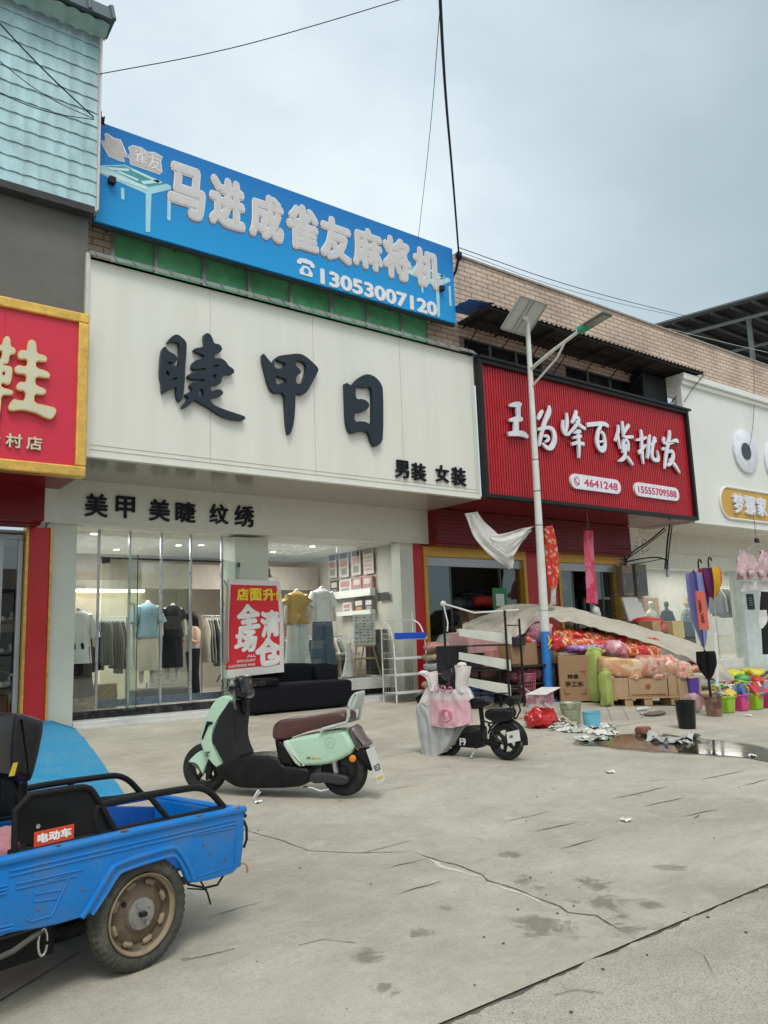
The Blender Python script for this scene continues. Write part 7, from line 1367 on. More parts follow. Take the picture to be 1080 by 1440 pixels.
carton('brown carton standing on the ground right behind the blue foot of the lamp', 772, 789, 935, 970, 11.0, .5, CARD2)
carton('small dark fronted box on top of the left carton', 725, 740, 896, 908, 10.6, .3, mat('box_dark', (.03, .03, .035), .4), flaps=False)
# dark folding table with pink basket below
TT = thing('table', 'dark low table beneath the cartons left of the lamp post', 'table', (11.0, 10.9, .2)); a = at(700, 937, 10.5); b_ = at(786, 940, 10.5)
t = MB(); t.box(a.x, b_.x, 10.5, 11.1, a.z - .06, a.z - .02); obj('tabletop', t, mat('table_dark', (.04, .03, .025), .6), TT, smooth=0)
for x_ in (a.x + .05, b_.x - .05):
    for y_ in (10.53, 11.05): t = MB(); t.box(x_ - .02, x_ + .02, y_ - .02, y_ + .02, gz(10.6), a.z - .06); obj('leg', t, BLK, TT, smooth=0)
t = MB(); t.box(a.x + .1, b_.x - .1, 10.55, 11.0, .55, .57); obj('lower_shelf', t, mat('table_dark', (.04, .03, .025), .6), TT, smooth=0)
def basket(label, px, pbot, wpx, hpx, Y, m_, nm='basket', bands=7, taper=.82, content=None, n=24, solid=False, cat=None):
    c = at(px, pbot, Y); z0_ = max(gz(Y) + .003, c.z); s = pxm(c); R1 = wpx * s / 2; H_ = hpx * s; B_ = thing(nm, label, cat or nm.split('_')[-1], (c.x, Y, z0_))
    if solid:
        t = MB(); t.lathe([(R1 * taper, 0), (R1, H_ * .96), (R1 * 1.05, H_ * .96), (R1 * 1.05, H_), (R1 * .97, H_), (R1 * taper * .96, .02), (0, .02)], (c.x, Y, z0_), (0, 0, 1), 32); obj('wall', t, m_, B_)
    else:
        t = MB()
        for k in range(bands):
            f = k / (bands - 1); r = R1 * (taper + (1 - taper) * f); t.tube([(c.x + r * math.cos(q * math.pi / 12), Y + r * math.sin(q * math.pi / 12), z0_ + .01 + (H_ - .01) * f) for q in range(25)], .006 if 0 < k < bands - 1 else .012, 5)
        for q in range(n): a_ = q * 2 * math.pi / n; t.tube([(c.x + R1 * taper * math.cos(a_), Y + R1 * taper * math.sin(a_), z0_), (c.x + R1 * math.cos(a_), Y + R1 * math.sin(a_), z0_ + H_)], .007, 4)
        t.lathe([(R1 * taper, 0), (R1 * taper, .01), (0, .01)], (c.x, Y, z0_), (0, 0, 1), 24); obj('wall', t, m_, B_)
    if content:
        t = MB()
        for k in range(7): pillow(t, (c.x + rnd.uniform(-.5, .5) * R1, Y + rnd.uniform(-.5, .5) * R1, z0_ + H_ * rnd.uniform(.7, .95)), R1 * .9, R1 * .7, R1 * .4, rz=k, amp=.02, seed=k, n=7, rx=rnd.uniform(-.5, .5))
        tag(obj('loose_goods', t, content), 'loose small goods filling the ' + label, 'goods')
    return B_, c, R1, H_
PINKD = mat('basket_pink', (.42, .10, .17), .5)
basket('dark pink plastic basket under the dark table', 742, 978, 26, 30, 10.6, PINKD, content=mat('goods_dusk', (.25, .10, .14), .7, var=.5, scale=12))
for k in range(6): q = at(724 + k * 7, 955, 10.75); t = MB(); pillow(t, (q.x, 10.8, .72 + .05 * (k % 2)), .3, .3, .22, rz=k, amp=.04, seed=k + 20); tag(obj('wrapped_package', t, mat('wrap_dusk_pink', (.28, .09, .13), .5, var=.6, scale=14)), 'dusky pink wrapped package stacked on the lower shelf of the dark table', 'package', 'pink packages under the dark table')
# green rolls
GRN = mat('green_sack', (.36, .43, .12), .6, var=.12, scale=5, bump=.3, bscale=14)
for lb, px, top_, bot_, w, Y, sd in (('taller green sacking bale standing beside the printed carton', 839, 914, 980, 17, 9.75, 1), ('shorter green sacking bale in front of the taller one', 853, 944, 984, 13, 9.2, 2)):
    a = at(px, bot_, Y); z1 = at(px, top_, Y).z; s = pxm(a); z0_ = gz(Y) + .01; t = MB(); pillow(t, (a.x, Y, (z0_ + z1) / 2), w * s * 1.05, w * s * 1.2, z1 - z0_, amp=.03, p=5, seed=sd, n=18); pillow(t, (a.x + .15, Y + .05, z1 - .02), w * s * 1.5, w * s * 1.1, .12, amp=.04, seed=sd + 4, n=12, ry=.2); tag(obj('sack_bale', t, GRN, smooth=70), lb, 'bale')
# pallet, low cartons
PWD = mat('pallet_wood', (.42, .27, .14), .7, var=.2, scale=6)
py_ = 9.25; a = at(852, 990, py_); b_ = at(957, 1002, py_ - .9)
PLt = thing('pallet', 'wooden pallet under the row of low cartons', 'pallet', ((a.x + b_.x) / 2, py_, gz(py_)))
pv = V((b_.x - a.x, -.9, 0)).normalized(); pn = V((-pv.y, pv.x, 0)); po = V((a.x, py_, 0)); PLn = V((b_.x - a.x, -.9, 0)).length
def pbx(mb, s0, s1, t0, t1, z0_, z1, lift=0): mb.hexa([V(((po + pv * s_ + pn * t_).x, (po + pv * s_ + pn * t_).y, z_)) for z_ in (z0_, z1) for s_, t_ in ((s0, t0), (s1, t0), (s1, t1), (s0, t1))])
gp_ = gz(py_ - .4)
t = MB(); pbx(t, 0, PLn, -.02, .12, gp_ + .13, gp_ + .16); pbx(t, 0, PLn, .35, .47, gp_ + .13, gp_ + .16); pbx(t, 0, PLn, .78, .9, gp_ + .13, gp_ + .16); obj('deck_board', t, PWD, PLt, smooth=0, bevel=.004)
for s_ in (0, .34, .68, PLn - .14): 
    for tt_ in (0, .4, .78): t = MB(); pbx(t, s_, s_ + .14, tt_, tt_ + .1, gp_ + .005, gp_ + .129); obj('block', t, PWD, PLt, smooth=0)
for k, (s0, s1, lb) in enumerate(((.02, PLn * .33, 'low pale carton at the left end of the pallet'), (PLn * .335, PLn * .86, 'long low carton with red print in the middle of the pallet'), (PLn * .87, PLn * .99, 'narrow carton end at the right of the pallet'))):
    t = MB(); pbx(t, s0, s1, .02, .8, gp_ + .162, gp_ + .50); crumple(t, .008, 3, k); o = tag(obj('carton', t, CARD2, bevel=.006), lb, 'carton')
    if k == 1:
        t = MB(); m0 = (s0 + s1) / 2
        for q in (.0, .0): pass
        for q in (.006, .30): t.hexa([po + pv * s_ + pn * tt_ + V((0, 0, z_)) for z_ in (gp_ + .19 + q, gp_ + .20 + q) for s_, tt_ in ((s0 + .03, .008), (s1 - .03, .008), (s1 - .03, .02), (s0 + .03, .02))])
        t.lathe([(.045, 0), (.045, .004)], po + pv * m0 + pn * .012 + V((0, 0, gp_ + .34)), tuple(-pn), 14); obj('carton_print', t, RDP, o)
def sgoods(s_, t_, z_): q = po + pv * s_ + pn * t_; return V((q.x, q.y, gp_ + z_))
PLA = bpy.data.materials.new('orange_wrap'); 
def wrapmat(name, cols, scale=9, rough=.28):
    if name in MATS: return MATS[name]
    M = bpy.data.materials.new(name); M.use_nodes = True; nt = M.node_tree; N = nt.nodes; L = nt.links; tcn = N.new('ShaderNodeTexCoord'); n_ = N.new('ShaderNodeTexVoronoi'); n_.inputs['Scale'].default_value = scale; n_.inputs['Randomness'].default_value = 1; L.new(tcn.outputs['Object'], n_.inputs['Vector'])
    rp = N.new('ShaderNodeValToRGB'); rp.color_ramp.interpolation = 'CONSTANT'; e = rp.color_ramp.elements; sp_ = N.new('ShaderNodeSeparateColor'); L.new(n_.outputs['Color'], sp_.inputs[0]); L.new(sp_.outputs[0], rp.inputs[0])
    e[0].position = 0; e[0].color = (*cols[0], 1); e[1].position = 1 / len(cols); e[1].color = (*cols[1], 1)
    for i in range(2, len(cols)): x = e.new(i / len(cols)); x.color = (*cols[i], 1)
    L.new(rp.outputs[0], N['Principled BSDF'].inputs['Base Color']); b = N['Principled BSDF']; b.inputs['Roughness'].default_value = rough; b.inputs['Coat Weight'].default_value = .4; b.inputs['Coat Roughness'].default_value = .1
    n3 = N.new('ShaderNodeTexNoise'); n3.inputs['Scale'].default_value = 9; n3.inputs['Detail'].default_value = 6; L.new(tcn.outputs['Object'], n3.inputs['Vector']); bp = N.new('ShaderNodeBump'); bp.inputs['Strength'].default_value = .7; bp.inputs['Distance'].default_value = .05; L.new(n3.outputs[0], bp.inputs['Height']); L.new(bp.outputs[0], b.inputs['Normal']); MATS[name] = M; return M
ORG = wrapmat('orange_wrap', [(.64, .38, .18), (.68, .44, .24), (.60, .28, .16), (.70, .52, .36)], 7)
PEA = wrapmat('peach_wrap', [(.60, .30, .20), (.62, .40, .30), (.55, .20, .14), (.60, .45, .38)], 14)
CANDY = wrapmat('candy_wrap', [(.60, .06, .01), (.66, .22, .04), (.50, .03, .01), (.70, .48, .28), (.60, .13, .03)], 20)
REDW = wrapmat('red_wrap', [(.60, .02, .02), (.65, .05, .04), (.55, .02, .05)], 10); PURP = wrapmat('purple_wrap', [(.25, .10, .40), (.40, .20, .50), (.5, .35, .55)], 10); PINKW = wrapmat('pink_wrap', [(.60, .25, .32), (.62, .40, .42), (.58, .15, .25)], 8)
def pack(label, c, sx, sy, sz, m_, rz=0, seed=0, amp=.04, group=None, rx=0, ry=0, p=3.5):
    t = MB(); pillow(t, c, sx, sy, sz, rz=rz, amp=amp, p=p, seed=seed, n=16, rx=rx, ry=ry); return tag(obj('wrapped_package', t, m_, smooth=70), label, 'package', group)
ya = math.atan2(pv.y, pv.x)
pack('large clear wrapped orange package at the left on the low cartons', sgoods(.36, .30, .68), .78, .6, .36, ORG, ya + .1, 1, .03, ry=.1, p=6)
pack('second orange wrapped package in the middle of the low cartons', sgoods(.92, .30, .68), .55, .6, .38, PEA, ya - .1, 2, .04, p=5)
pack('round peach wrapped bundle at the right end of the pallet', sgoods(PLn - .12, .25, .66), .42, .5, .42, PEA, ya, 3, .05)
for k in range(7): pack('small peach wrapped packet filling the low cartons', sgoods(.12 + k * .21, .1 + .1 * (k % 2), .51), .22, .2, .12, PEA, k, 10 + k, .02, 'peach packets in the low cartons')
# candy red packages behind
for k in range(20):
    px = 778 + (k % 10) * 15; row = k // 10; Y = 10.6 - .11 * (k % 10) + row * .45; q = at(px, 901 + (k % 10) * 1.6 - row * 12, Y)
    pack('bright red and gold patterned packet in the heap under the tarpaulin', (q.x, Y, q.z - .05), .42, .45, .26, CANDY if k % 4 else REDW, rnd.uniform(0, 3), 30 + k, .04, 'red packets heaped under the tarpaulin', rx=rnd.uniform(-.3, .3))
for k in range(10):
    px = 862 + k * 10; Y = 10.3 - .09 * k; q = at(px, 930 + k * 1.5, Y); pack('peach and red packet low in the heap behind the orange packages', (q.x, Y, q.z - .05), .5, .5, .5, PEA if k % 2 else CANDY, rnd.uniform(0, 3), 60 + k, .05, 'packets low in the heap')
q = at(828, 911, 10.1); pack('purple wrapped package lying on the printed carton', (q.x, 10.15, q.z), .95, .5, .15, PURP, .1, 5, .03); q = at(872, 915, 9.6); pack('pale pink pointed package in front of the red packets', (q.x, 9.7, q.z), .5, .4, .3, PINKW, .4, 6, .05, ry=.4); q = at(857, 903, 10.0); pack('flat bright red package above the purple one', (q.x, 10.2, q.z), .6, .4, .12, REDW, .2, 7, .03)
q = at(757, 890, 10.7); pack('clear pink wrapped bundle behind the lamp post', (q.x + .35, 11.0, q.z), .5, .5, .4, PINKW, 0, 8, .06)
for k in range(5): q = at(722 + k * 7, 903 - 3 * (k % 2), 10.8); pack('small colourful packet on the left carton', (q.x, 10.85, q.z), .18, .2, .12, [CANDY, PURP, PINKW][k % 3], k, 80 + k, .02, 'small packets on the left carton')
# beige tarpaulin: ridge and skirt
TARP = mat('tarp_beige', (.45, .415, .345), .75, var=.15, scale=3, bump=.35, bscale=9, dirt=(.25, .225, .18), dirt_amt=.4)
def ribbon_sheet(top, bot, nu, nv, amp, sd, sc=1.6):
    T_ = chaikin([tuple(map(float, q)) for q in top], 2, False); B_ = chaikin([tuple(map(float, q)) for q in bot], 2, False)
    def smp(P, v): k = v * (len(P) - 1); i = min(len(P) - 2, int(k)); f = k - i; return [P[i][j] * (1 - f) + P[i + 1][j] * f for j in range(3)]
    def fn(u, v):
        a = at(*smp(T_, u)); b_ = at(*smp(B_, u)); q = a.lerp(b_, v); n_ = noise.noise_vector(q * sc + V((sd, 0, 0))) * amp + noise.noise_vector(q * sc * 3 + V((sd, 0, 0))) * amp * .5
        f_ = noise.noise(V((u * 9 + sd, v * 5 + u * 6, sd))) + .6 * abs(noise.noise(V((u * 16, v * 12 + u * 22, sd + 5)))) - .3 * abs(noise.noise(V((u * 40, v * 9, sd))))
        return q + n_ * .22 + V((-.3, -.75, .5)) * f_ * .085 + V((0, -.06 * math.sin(v * math.pi), .10 * math.sin(v * math.pi) + .05 * noise.noise(V((u * 30, 3, sd))) * v))
    t = MB(); t.grid(fn, nu, nv); return t
TA = ribbon_sheet([(650, 880, 12.2), (700, 856, 12.0), (728, 850, 11.9), (770, 852, 11.8), (800, 856, 11.6), (850, 872, 11.3), (905, 886, 10.9), (950, 896, 10.6), (1000, 918, 10.0), (1040, 965, 9.3)], [(640, 930, 11.9), (690, 935, 11.4), (725, 900, 11.1), (760, 868, 10.9), (800, 876, 10.7), (850, 888, 10.3), (890, 899, 10.0), (935, 912, 9.7), (985, 935, 9.3), (1040, 985, 9.0)], 220, 44, .16, 3, 1.6)
TTB = tag(obj('tarpaulin', TA, TARP, smooth=80), 'long dusty beige tarpaulin draped over the goods heap, sloping down to the right', 'tarpaulin')
md = TTB.modifiers.new('t', 'SOLIDIFY'); md.thickness = .02
TA = ribbon_sheet([(640, 885, 12.3), (700, 868, 12.2), (740, 872, 12.0)], [(640, 930, 11.6), (690, 940, 11.3), (720, 935, 11.1)], 40, 20, .12, 8); o = tag(obj('tarpaulin', TA, TARP, smooth=80), 'bunched grey tarpaulin end lying behind the black rack', 'tarpaulin')
t = MB(); q = at(690, 915, 12.0); pillow(t, (q.x, 12.15, 1.0), 2.6, 1.4, 1.2, amp=.18, p=2.5, seed=4, n=20); tag(obj('covered_heap', t, mat('tarp_grey', (.27, .26, .24), .7, var=.15, bump=.5, bscale=6), smooth=80), 'heap covered in grey sheeting between the two red doors', 'heap')
t = MB(); pillow(t, (13.4, 11.3, .75), 2.6, 1.2, 1.0, rz=-.35, amp=.12, p=3, seed=6, n=20); tag(obj('covered_heap', t, TARP, smooth=80), 'core of the goods heap hidden below the beige tarpaulin', 'heap')
# ================================================================ hanging cloths under the red soffit
def cloth(name, label, cat, pts, m_, amp=.06, nu=20, nv=40, sd=0, sc=2.5, th=.01):
    """pts: rows of (left x, left y, right x, right y, Y) from top to bottom"""
    rows = chaikin([tuple(map(float, r)) for r in pts], 2, False)
    def fn(u, v):
        k = v * (len(rows) - 1); i = min(len(rows) - 2, int(k)); f = k - i; r = [rows[i][j] * (1 - f) + rows[i + 1][j] * f for j in range(5)]
        q = at(r[0] * (1 - u) + r[2] * u, r[1] * (1 - u) + r[3] * u, r[4]); n_ = noise.noise(V((u * 5, v * 1.5 + sd, sd))) + .5 * noise.noise(V((u * 11, v * 4, sd + 3)))
        return q + V((0, amp * n_ - .05 * math.sin(u * math.pi), 0)) + noise.noise_vector(q * sc) * amp * .2
    t = MB(); t.grid(fn, nu, nv); o = tag(obj(name, t, m_, smooth=80), label, cat); md = o.modifiers.new('t', 'SOLIDIFY'); md.thickness = th; return o
SILV = mat('cover_silver', (.52, .50, .49), .42, var=.08, scale=5, bump=.5, bscale=9)
cloth('cover_sheet', 'silvery white cover sheet slung from the red soffit to the lamp post', 'sheet', [(653, 722, 671, 719, 11.4), (662, 750, 685, 738, 11.35), (680, 774, 702, 755, 11.2), (698, 788, 716, 763, 11.05), (712, 797, 721, 782, 10.98), (716, 800, 718, 799, 10.95)], SILV, .12, sd=2)
cloth('cover_sheet', 'silvery twisted end of the cover sheet tied to the lamp post with red string', 'sheet', [(690, 752, 694, 784, 11.15), (708, 751, 714, 799, 11.0), (722, 747, 727, 775, 10.9), (736, 743, 738, 757, 10.8), (746, 741, 747, 747, 10.7)], SILV, .08, 14, 30, 4)
t = MB(); t.tube([at(740, 746, 10.75), at(748, 741, 10.7), at(760, 738, 10.6)], .015, 6); tag(obj('red_string', t, mat('string_red', (.55, .03, .06), .6)), 'short red string tying the cover sheet to the lamp post', 'string')
REDC = wrapmat('red_floral', [(.60, .015, .012), (.60, .015, .012), (.60, .018, .012), (.62, .22, .03), (.58, .015, .015), (.60, .02, .02), (.6, .4, .3), (.6, .015, .01)], 16, .3)
cloth('red_bag', 'long red plastic bag with orange flowers hanging right of the lamp post', 'bag', [(765, 741, 776, 739, 10.9), (768, 775, 782, 770, 10.9), (769, 805, 785, 800, 10.9), (772, 830, 781, 822, 10.9)], REDC, .06, sd=6)
cloth('clear_bag', 'clear plastic bag end hanging below the red flowered bag', 'bag', [(772, 822, 782, 820, 10.95), (774, 840, 781, 838, 10.95), (774, 851, 781, 849, 10.95)], mat('bag_clear', (.5, .48, .46), .3, var=.4, scale=8), .04, 10, 16, 7)
cloth('pink_scarf', 'sheer pink and crimson net scarf hanging from the red soffit', 'scarf', [(821, 746, 833, 747, 11.6), (820, 780, 834, 780, 11.6), (821, 795, 835, 796, 11.6), (824, 800, 835, 800, 11.6), (824, 848, 839, 850, 11.6)], wrapmat('scarf_pink', [(.52, .03, .10), (.58, .12, .20), (.60, .05, .12)], 3, .6), .08, sd=9)
t = MB(); q = at(827, 740, 11.6); t.tube([q + V((-.1, 0, -.1)), q + V((0, 0, 0)), q + V((.1, 0, -.12)), q + V((-.1, 0, -.1))], .006, 5); t.tube([q, (q.x, q.y, 4.24)], .004, 5); tag(obj('hanger', t, ALU), 'thin wire hanger holding the pink scarf', 'hanger')
t = MB(); q = at(838, 862, 12.0); t.ball(q, .13, .1, .16, amp=.3); tag(obj('plastic_bag', t, mat('bag_white', (.6, .6, .58), .35)), 'small white plastic bag below the pink scarf', 'bag')
# ================================================================ goods inside the wholesale shop
K = [mat('stock_%d' % i, c, .6, var=.3, scale=6) for i, c in enumerate([(.03, .03, .035), (.30, .18, .09), (.55, .03, .03), (.16, .06, .25), (.5, .5, .47), (.06, .07, .07), (.45, .22, .2), (.05, .12, .35)])]
def item(kind, label, px, py, Y, w, h, d, m_, grp=None, soft=False, sd=0, rz=0):
    q = at(px, py, Y); t = MB()
    if soft: pillow(t, (q.x, Y, q.z + h / 2), w, d, h, amp=.05, seed=sd, n=10, rz=rz)
    else: t.obox((q.x, Y, q.z + h / 2), w, d, h, rz=rz)
    return tag(obj(kind, t, m_, bevel=0 if soft else .008, smooth=70 if soft else 35), label, kind.replace('_', ' '), grp)
item('carton', 'open cardboard carton tilted high on the pile inside the left red doorway', 662, 882, 13.6, .8, .38, .5, K[1], rz=.2); item('carton', 'upright cardboard carton lower on the pile inside the left red doorway', 657, 905, 13.5, .4, .5, .4, CARD2, rz=-.2)
item('red_blanket', 'folded red blanket on top of the pile inside the left red doorway', 683, 855, 13.8, .9, .30, .5, K[2], soft=True, sd=3)
for k in range(12): item('dark_package', 'dark wrapped bundle in the pile inside the left red doorway', 640 + (k % 4) * 16, 858 + (k // 4) * 22, 14.0 - .2 * (k // 4), .55, .28, .5, K[0] if k % 3 else K[5], 'dark bundles piled in the left red doorway', True, k, k)
for k in range(3): item('folded_blanket', 'dark folded blanket on the top of the pile in the left red doorway', 650 + k * 12, 846 - k * 5, 14.2, .9, .12, .5, K[0], 'dark folded blankets', True, k + 5)
SHf = thing('stock_shelf', 'dark stock shelf full of small goods inside the right red doorway', 'shelf', (16.5, 14.2, .34)); a = at(790, 835, 14.2); b_ = at(842, 835, 14.2); t = MB()
for py in (830, 858, 880): z_ = at(815, py, 14.2).z; t.box(a.x - .5, b_.x + .6, 14.1, 14.5, z_ - .03, z_)
for x_ in (a.x - .5, b_.x + .6): t.box(x_ - .02, x_ + .02, 14.1, 14.5, .34, at(815, 800, 14.2).z)
obj('shelf_frame', t, BLK, SHf, smooth=0)
for k in range(16): item('bottle', 'small dark or pale bottle standing on the stock shelf in the right red doorway', 786 + k * 4, 857, 14.2, .07, .30, .08, K[[0, 4, 5, 0][k % 4]], 'bottles on the lower stock shelf')
for k, (px, m_, h, lb) in enumerate(((790, K[4], .30, 'white slatted basket on the top stock shelf'), (802, K[3], .55, 'tall purple packet on the top stock shelf'), (812, K[0], .5, 'dark plum packet on the top stock shelf'), (820, K[3], .35, 'short purple packet on the top stock shelf'), (842, K[5], .5, 'dark green packet at the right of the top stock shelf'))): item('packet', lb, px, 830, 14.2, .24, h, .2, m_, soft=k == 1, sd=k)
for k in range(8): item('loose_goods', 'dark jumble of goods below the stock shelf', 790 + k * 8, 885, 13.6, .4, .35, .4, K[[0, 6, 5, 4][k % 4]], 'jumble below the stock shelf', True, k + 30, k)
q = at(703, 845, 12.98); t = MB(); t.box(q.x - .22, q.x + .24, 12.985, 12.995, q.z - .35, q.z + .3); o = tag(obj('notice', t, mat('notice_green', (.02, .25, .07), .5), smooth=0), 'green payment notice on the glass of the left red doorway', 'notice'); t = MB(); t.box(q.x - .12, q.x + .14, 12.978, 12.984, q.z - .12, q.z + .16); t.box(q.x - .02, q.x + .2, 12.978, 12.984, q.z - .32, q.z - .2); obj('white_panel', t, WHT, o, smooth=0)
# white boards leaning below the meter boxes, step goods
for k, (x0, x1_, y0, y1, lb) in enumerate(((885, 899, 840, 873, 'white foam board leaning under the meter boxes'), (899, 904, 846, 873, 'narrow white foam board behind the larger one'))):
    a = at(x0, y1, 12.5); b_ = at(x1_, y0, 12.6); t = MB(); t.hexa([(a.x, 12.5, a.z), (b_.x, 12.5, a.z), (b_.x, 12.54, a.z), (a.x, 12.54, a.z), (a.x, 12.66, b_.z), (b_.x, 12.66, b_.z), (b_.x, 12.7, b_.z), (a.x, 12.7, b_.z)]); tag(obj('foam_board', t, WHT, smooth=0), lb, 'board')
for k, (px, py, w, m_, lb) in enumerate(((912, 885, .9, K[2], 'red folded cloth stack on the step before the white shop'), (930, 893, .9, mat('cloth_rose', (.45, .14, .14), .7), 'rose folded cloth stack at the right on the step'), (902, 893, .7, K[0], 'dark folded cloth beside the red stacks on the step'))): item('folded_cloth', lb, px, py, 12.2, w, .3, .5, m_, soft=True, sd=k)
item('box', 'pale yellow box on the cloth stacks before the white shop', 946, 898, 12.0, .5, .45, .4, mat('box_yellow', (.55, .45, .2), .5)); item('box', 'small wooden crate end beside the yellow box', 915, 896, 11.8, .35, .4, .4, PWD)
t = MB(); pillow(t, (at(905, 895, 12.3).x + .4, 12.35, .75), 3.4, .9, .9, amp=.08, p=4, seed=9); tag(obj('covered_heap', t, mat('tarp_grey', (.27, .26, .24), .7), smooth=80), 'grey covered heap carrying the folded cloths before the white shop', 'heap')
# mannequins of the white shop
NUD = mat('mannequin_ivory', (.58, .55, .46), .4)
fig_at(914, 14.0, 843, 935, name='mannequin', label='bare ivory mannequin in the white shop window', cat='mannequin', top=None, bottom=None, skinm=NUD)
fig_at(936, 14.0, 843, 940, name='mannequin', label='mannequin in black top with dark cap in the white shop window', cat='mannequin', top=BKC, bottom=(BKC, 't'), skinm=mat('mannequin_dark', (.06, .06, .07), .4))
fig_at(965, 13.9, 843, 945, name='mannequin', label='mannequin in checked grey shirt with straw hat in the white shop window', cat='mannequin', top=wrapmat('check_grey', [(.1, .11, .12), (.3, .32, .32), (.18, .2, .2)], 30, .8), bottom=(BKC, 't'), skinm=NUD, hat=mat('hat_straw', (.5, .42, .28), .8))
item('bag', 'dark green shopping bag hanging beside the checked shirt mannequin', 967, 898, 13.5, .42, .5, .15, mat('bag_green_black', (.015, .03, .03), .5))
a = gx(1008, 14.3); rail('rail of pale and brown clothes at the right of the white shop window', a, a + 1.9, 14.3, dz(825, 1020, 14.3), [C_[2], FW_('garment_brown', (.2, .14, .1)), C_[3], C_[1]], 14, glabel='pale or brown garment hanging in the white shop window')
q = at(1057, 846, 12.75); t = MB(); t.box(q.x - .2, q.x + .2, 12.77, 12.79, q.z - .24, q.z + .24); o = tag(obj('notice_plate', t, BLK, bevel=.005), 'small black notice plate on the pale column of the white shop', 'sign'); t = MB()
for k in range(4): t.box(q.x - .11, q.x + .11 - .05 * (k % 2), 12.765, 12.768, q.z + .10 - k * .07, q.z + .115 - k * .07)
obj('plate_line', t, mat('line_grey', (.4, .4, .4), .5), o, smooth=0)
# ================================================================ umbrellas in their bucket
U0 = gr(1003, 1007)
BRN = wrapmat('bucket_brown', [(.16, .08, .05), (.22, .13, .08), (.11, .05, .035), (.30, .22, .16)], 9, .35)
bk, c, R1, H1 = basket('brown patterned bucket holding the closed umbrellas', 1005, 1008, 25, 27, U0.y, BRN, nm='bucket', solid=True)
BKP = mat('bucket_black', (.010, .011, .012), .3, coat=.2)
bb_, c, r, h = basket('large black bucket standing open by the puddle', 967, 1028, 28, 38, gr(967, 1028).y + .15, BKP, nm='bucket', solid=True)
def umbrella(label, p0, p1, r, cols, frac=(0, 1), fl=.0, hook=True, n=8):
    U = thing('umbrella', label, 'umbrella', p0); p0, p1 = V(p0), V(p1); ax = (p1 - p0)
    for k in range(n):
        t = MB()
        def fn(u, v, k=k):
            a = (k + u) * 2 * math.pi / n; rr = r * (math.sin(min(1, v * 1.15) * math.pi * .62) ** .8 + .05) * (1 - .25 * abs(2 * u - 1) ** 2 * 0 - .32 * math.sin(u * math.pi)) * (1 + .1 * noise.noise(V((k, v * 4, u))))
            q = p0 + ax * (frac[0] + (frac[1] - frac[0]) * v); return q + V((math.cos(a), math.sin(a), 0)) * rr
        t.grid(fn, 8, 18); obj('canopy_panel', t, cols[k % len(cols)], U, smooth=70)
    t = MB(); t.tube([p0 - ax * .06, p1 + ax * .05], .008, 6); obj('shaft', t, BLK, U)
    if hook:
        e = p1 + ax * .05; t = MB(); t.tube([e, e + V((0, 0, .10)), e + V((.03, 0, .15)), e + V((.08, 0, .15)), e + V((.10, 0, .10))], .014, 8); obj('handle', t, BLK, U)
    return U
ub = lambda c: mat('umb_%d%d%d' % tuple(int(v * 99) for v in c), c, .45, var=.08)
YU = U0.y
umbrella('rainbow striped closed umbrella hanging with its hook handle upwards', at(1003, 842, YU - .2), at(997, 799, YU - .2), .17, [ub(c) for c in ((.65, .35, .01), (.65, .10, .01), (.55, .01, .01), (.3, .01, .06), (.12, .01, .10))])
umbrella('lavender blue closed umbrella leaning in the brown bucket', at(990, 912, YU), at(976, 806, YU), .14, [ub(c) for c in ((.22, .24, .52), (.10, .09, .32), (.26, .29, .55))], hook=False)
umbrella('purple and white patterned closed umbrella beside the lavender one', at(992, 870, YU + .05), at(983, 803, YU + .05), .12, [ub(c) for c in ((.16, .05, .22), (.45, .38, .36), (.10, .03, .15))])
umbrella('black closed umbrella standing upright in the brown bucket', at(997, 956, YU), at(992, 916, YU), .15, [ub((.008, .008, .01))], hook=False)
t = MB(); t.tube([at(996, 950, YU), at(1001, 992, YU)], .022, 6); tag(obj('umbrella_tip', t, BLK), 'black umbrella shaft running down into the brown bucket', 'umbrella shaft')
YU -= .25; t = MB(); a, b_ = at(979, 831, YU - .12), at(1006, 885, YU - .12); t.hexa([(a.x, YU - .12, b_.z), (b_.x, YU - .02, b_.z), (b_.x, YU, b_.z), (a.x, YU - .1, b_.z), (a.x, YU - .12, a.z), (b_.x - .03, YU - .02, a.z), (b_.x - .03, YU, a.z), (a.x, YU - .1, a.z)]); o = tag(obj('paper_notice', t, mat('paper_coral', (.66, .12, .07), .7), smooth=0), 'coral red paper notice with handwritten price on the umbrellas', 'notice')
wv = V((b_.x - a.x, .10, 0)).normalized(); text('handwriting', '雨伞', (.02, .13, .26, .47), 0, mat('ink', (.12, .01, .01), .6), o, off=.02, depth=.002, fr=(V((a.x + .02, YU - .125, b_.z)), wv, V((0, 0, 1)), V((wv.y, -wv.x, 0)))); text('handwriting', '10元', (.10, .24, .10, .25), 0, mat('ink', (.12, .01, .01), .6), o, off=.02, depth=.002, fr=(V((a.x, YU - .125, b_.z)), wv, V((0, 0, 1)), V((wv.y, -wv.x, 0))))
t = MB(); t.tube([at(1006, 890, YU + .3), at(1009, 965, YU + .4)], .05, 6, flat=.3); tag(obj('white_strip', t, WHT), 'pale board strip behind the umbrellas', 'board')
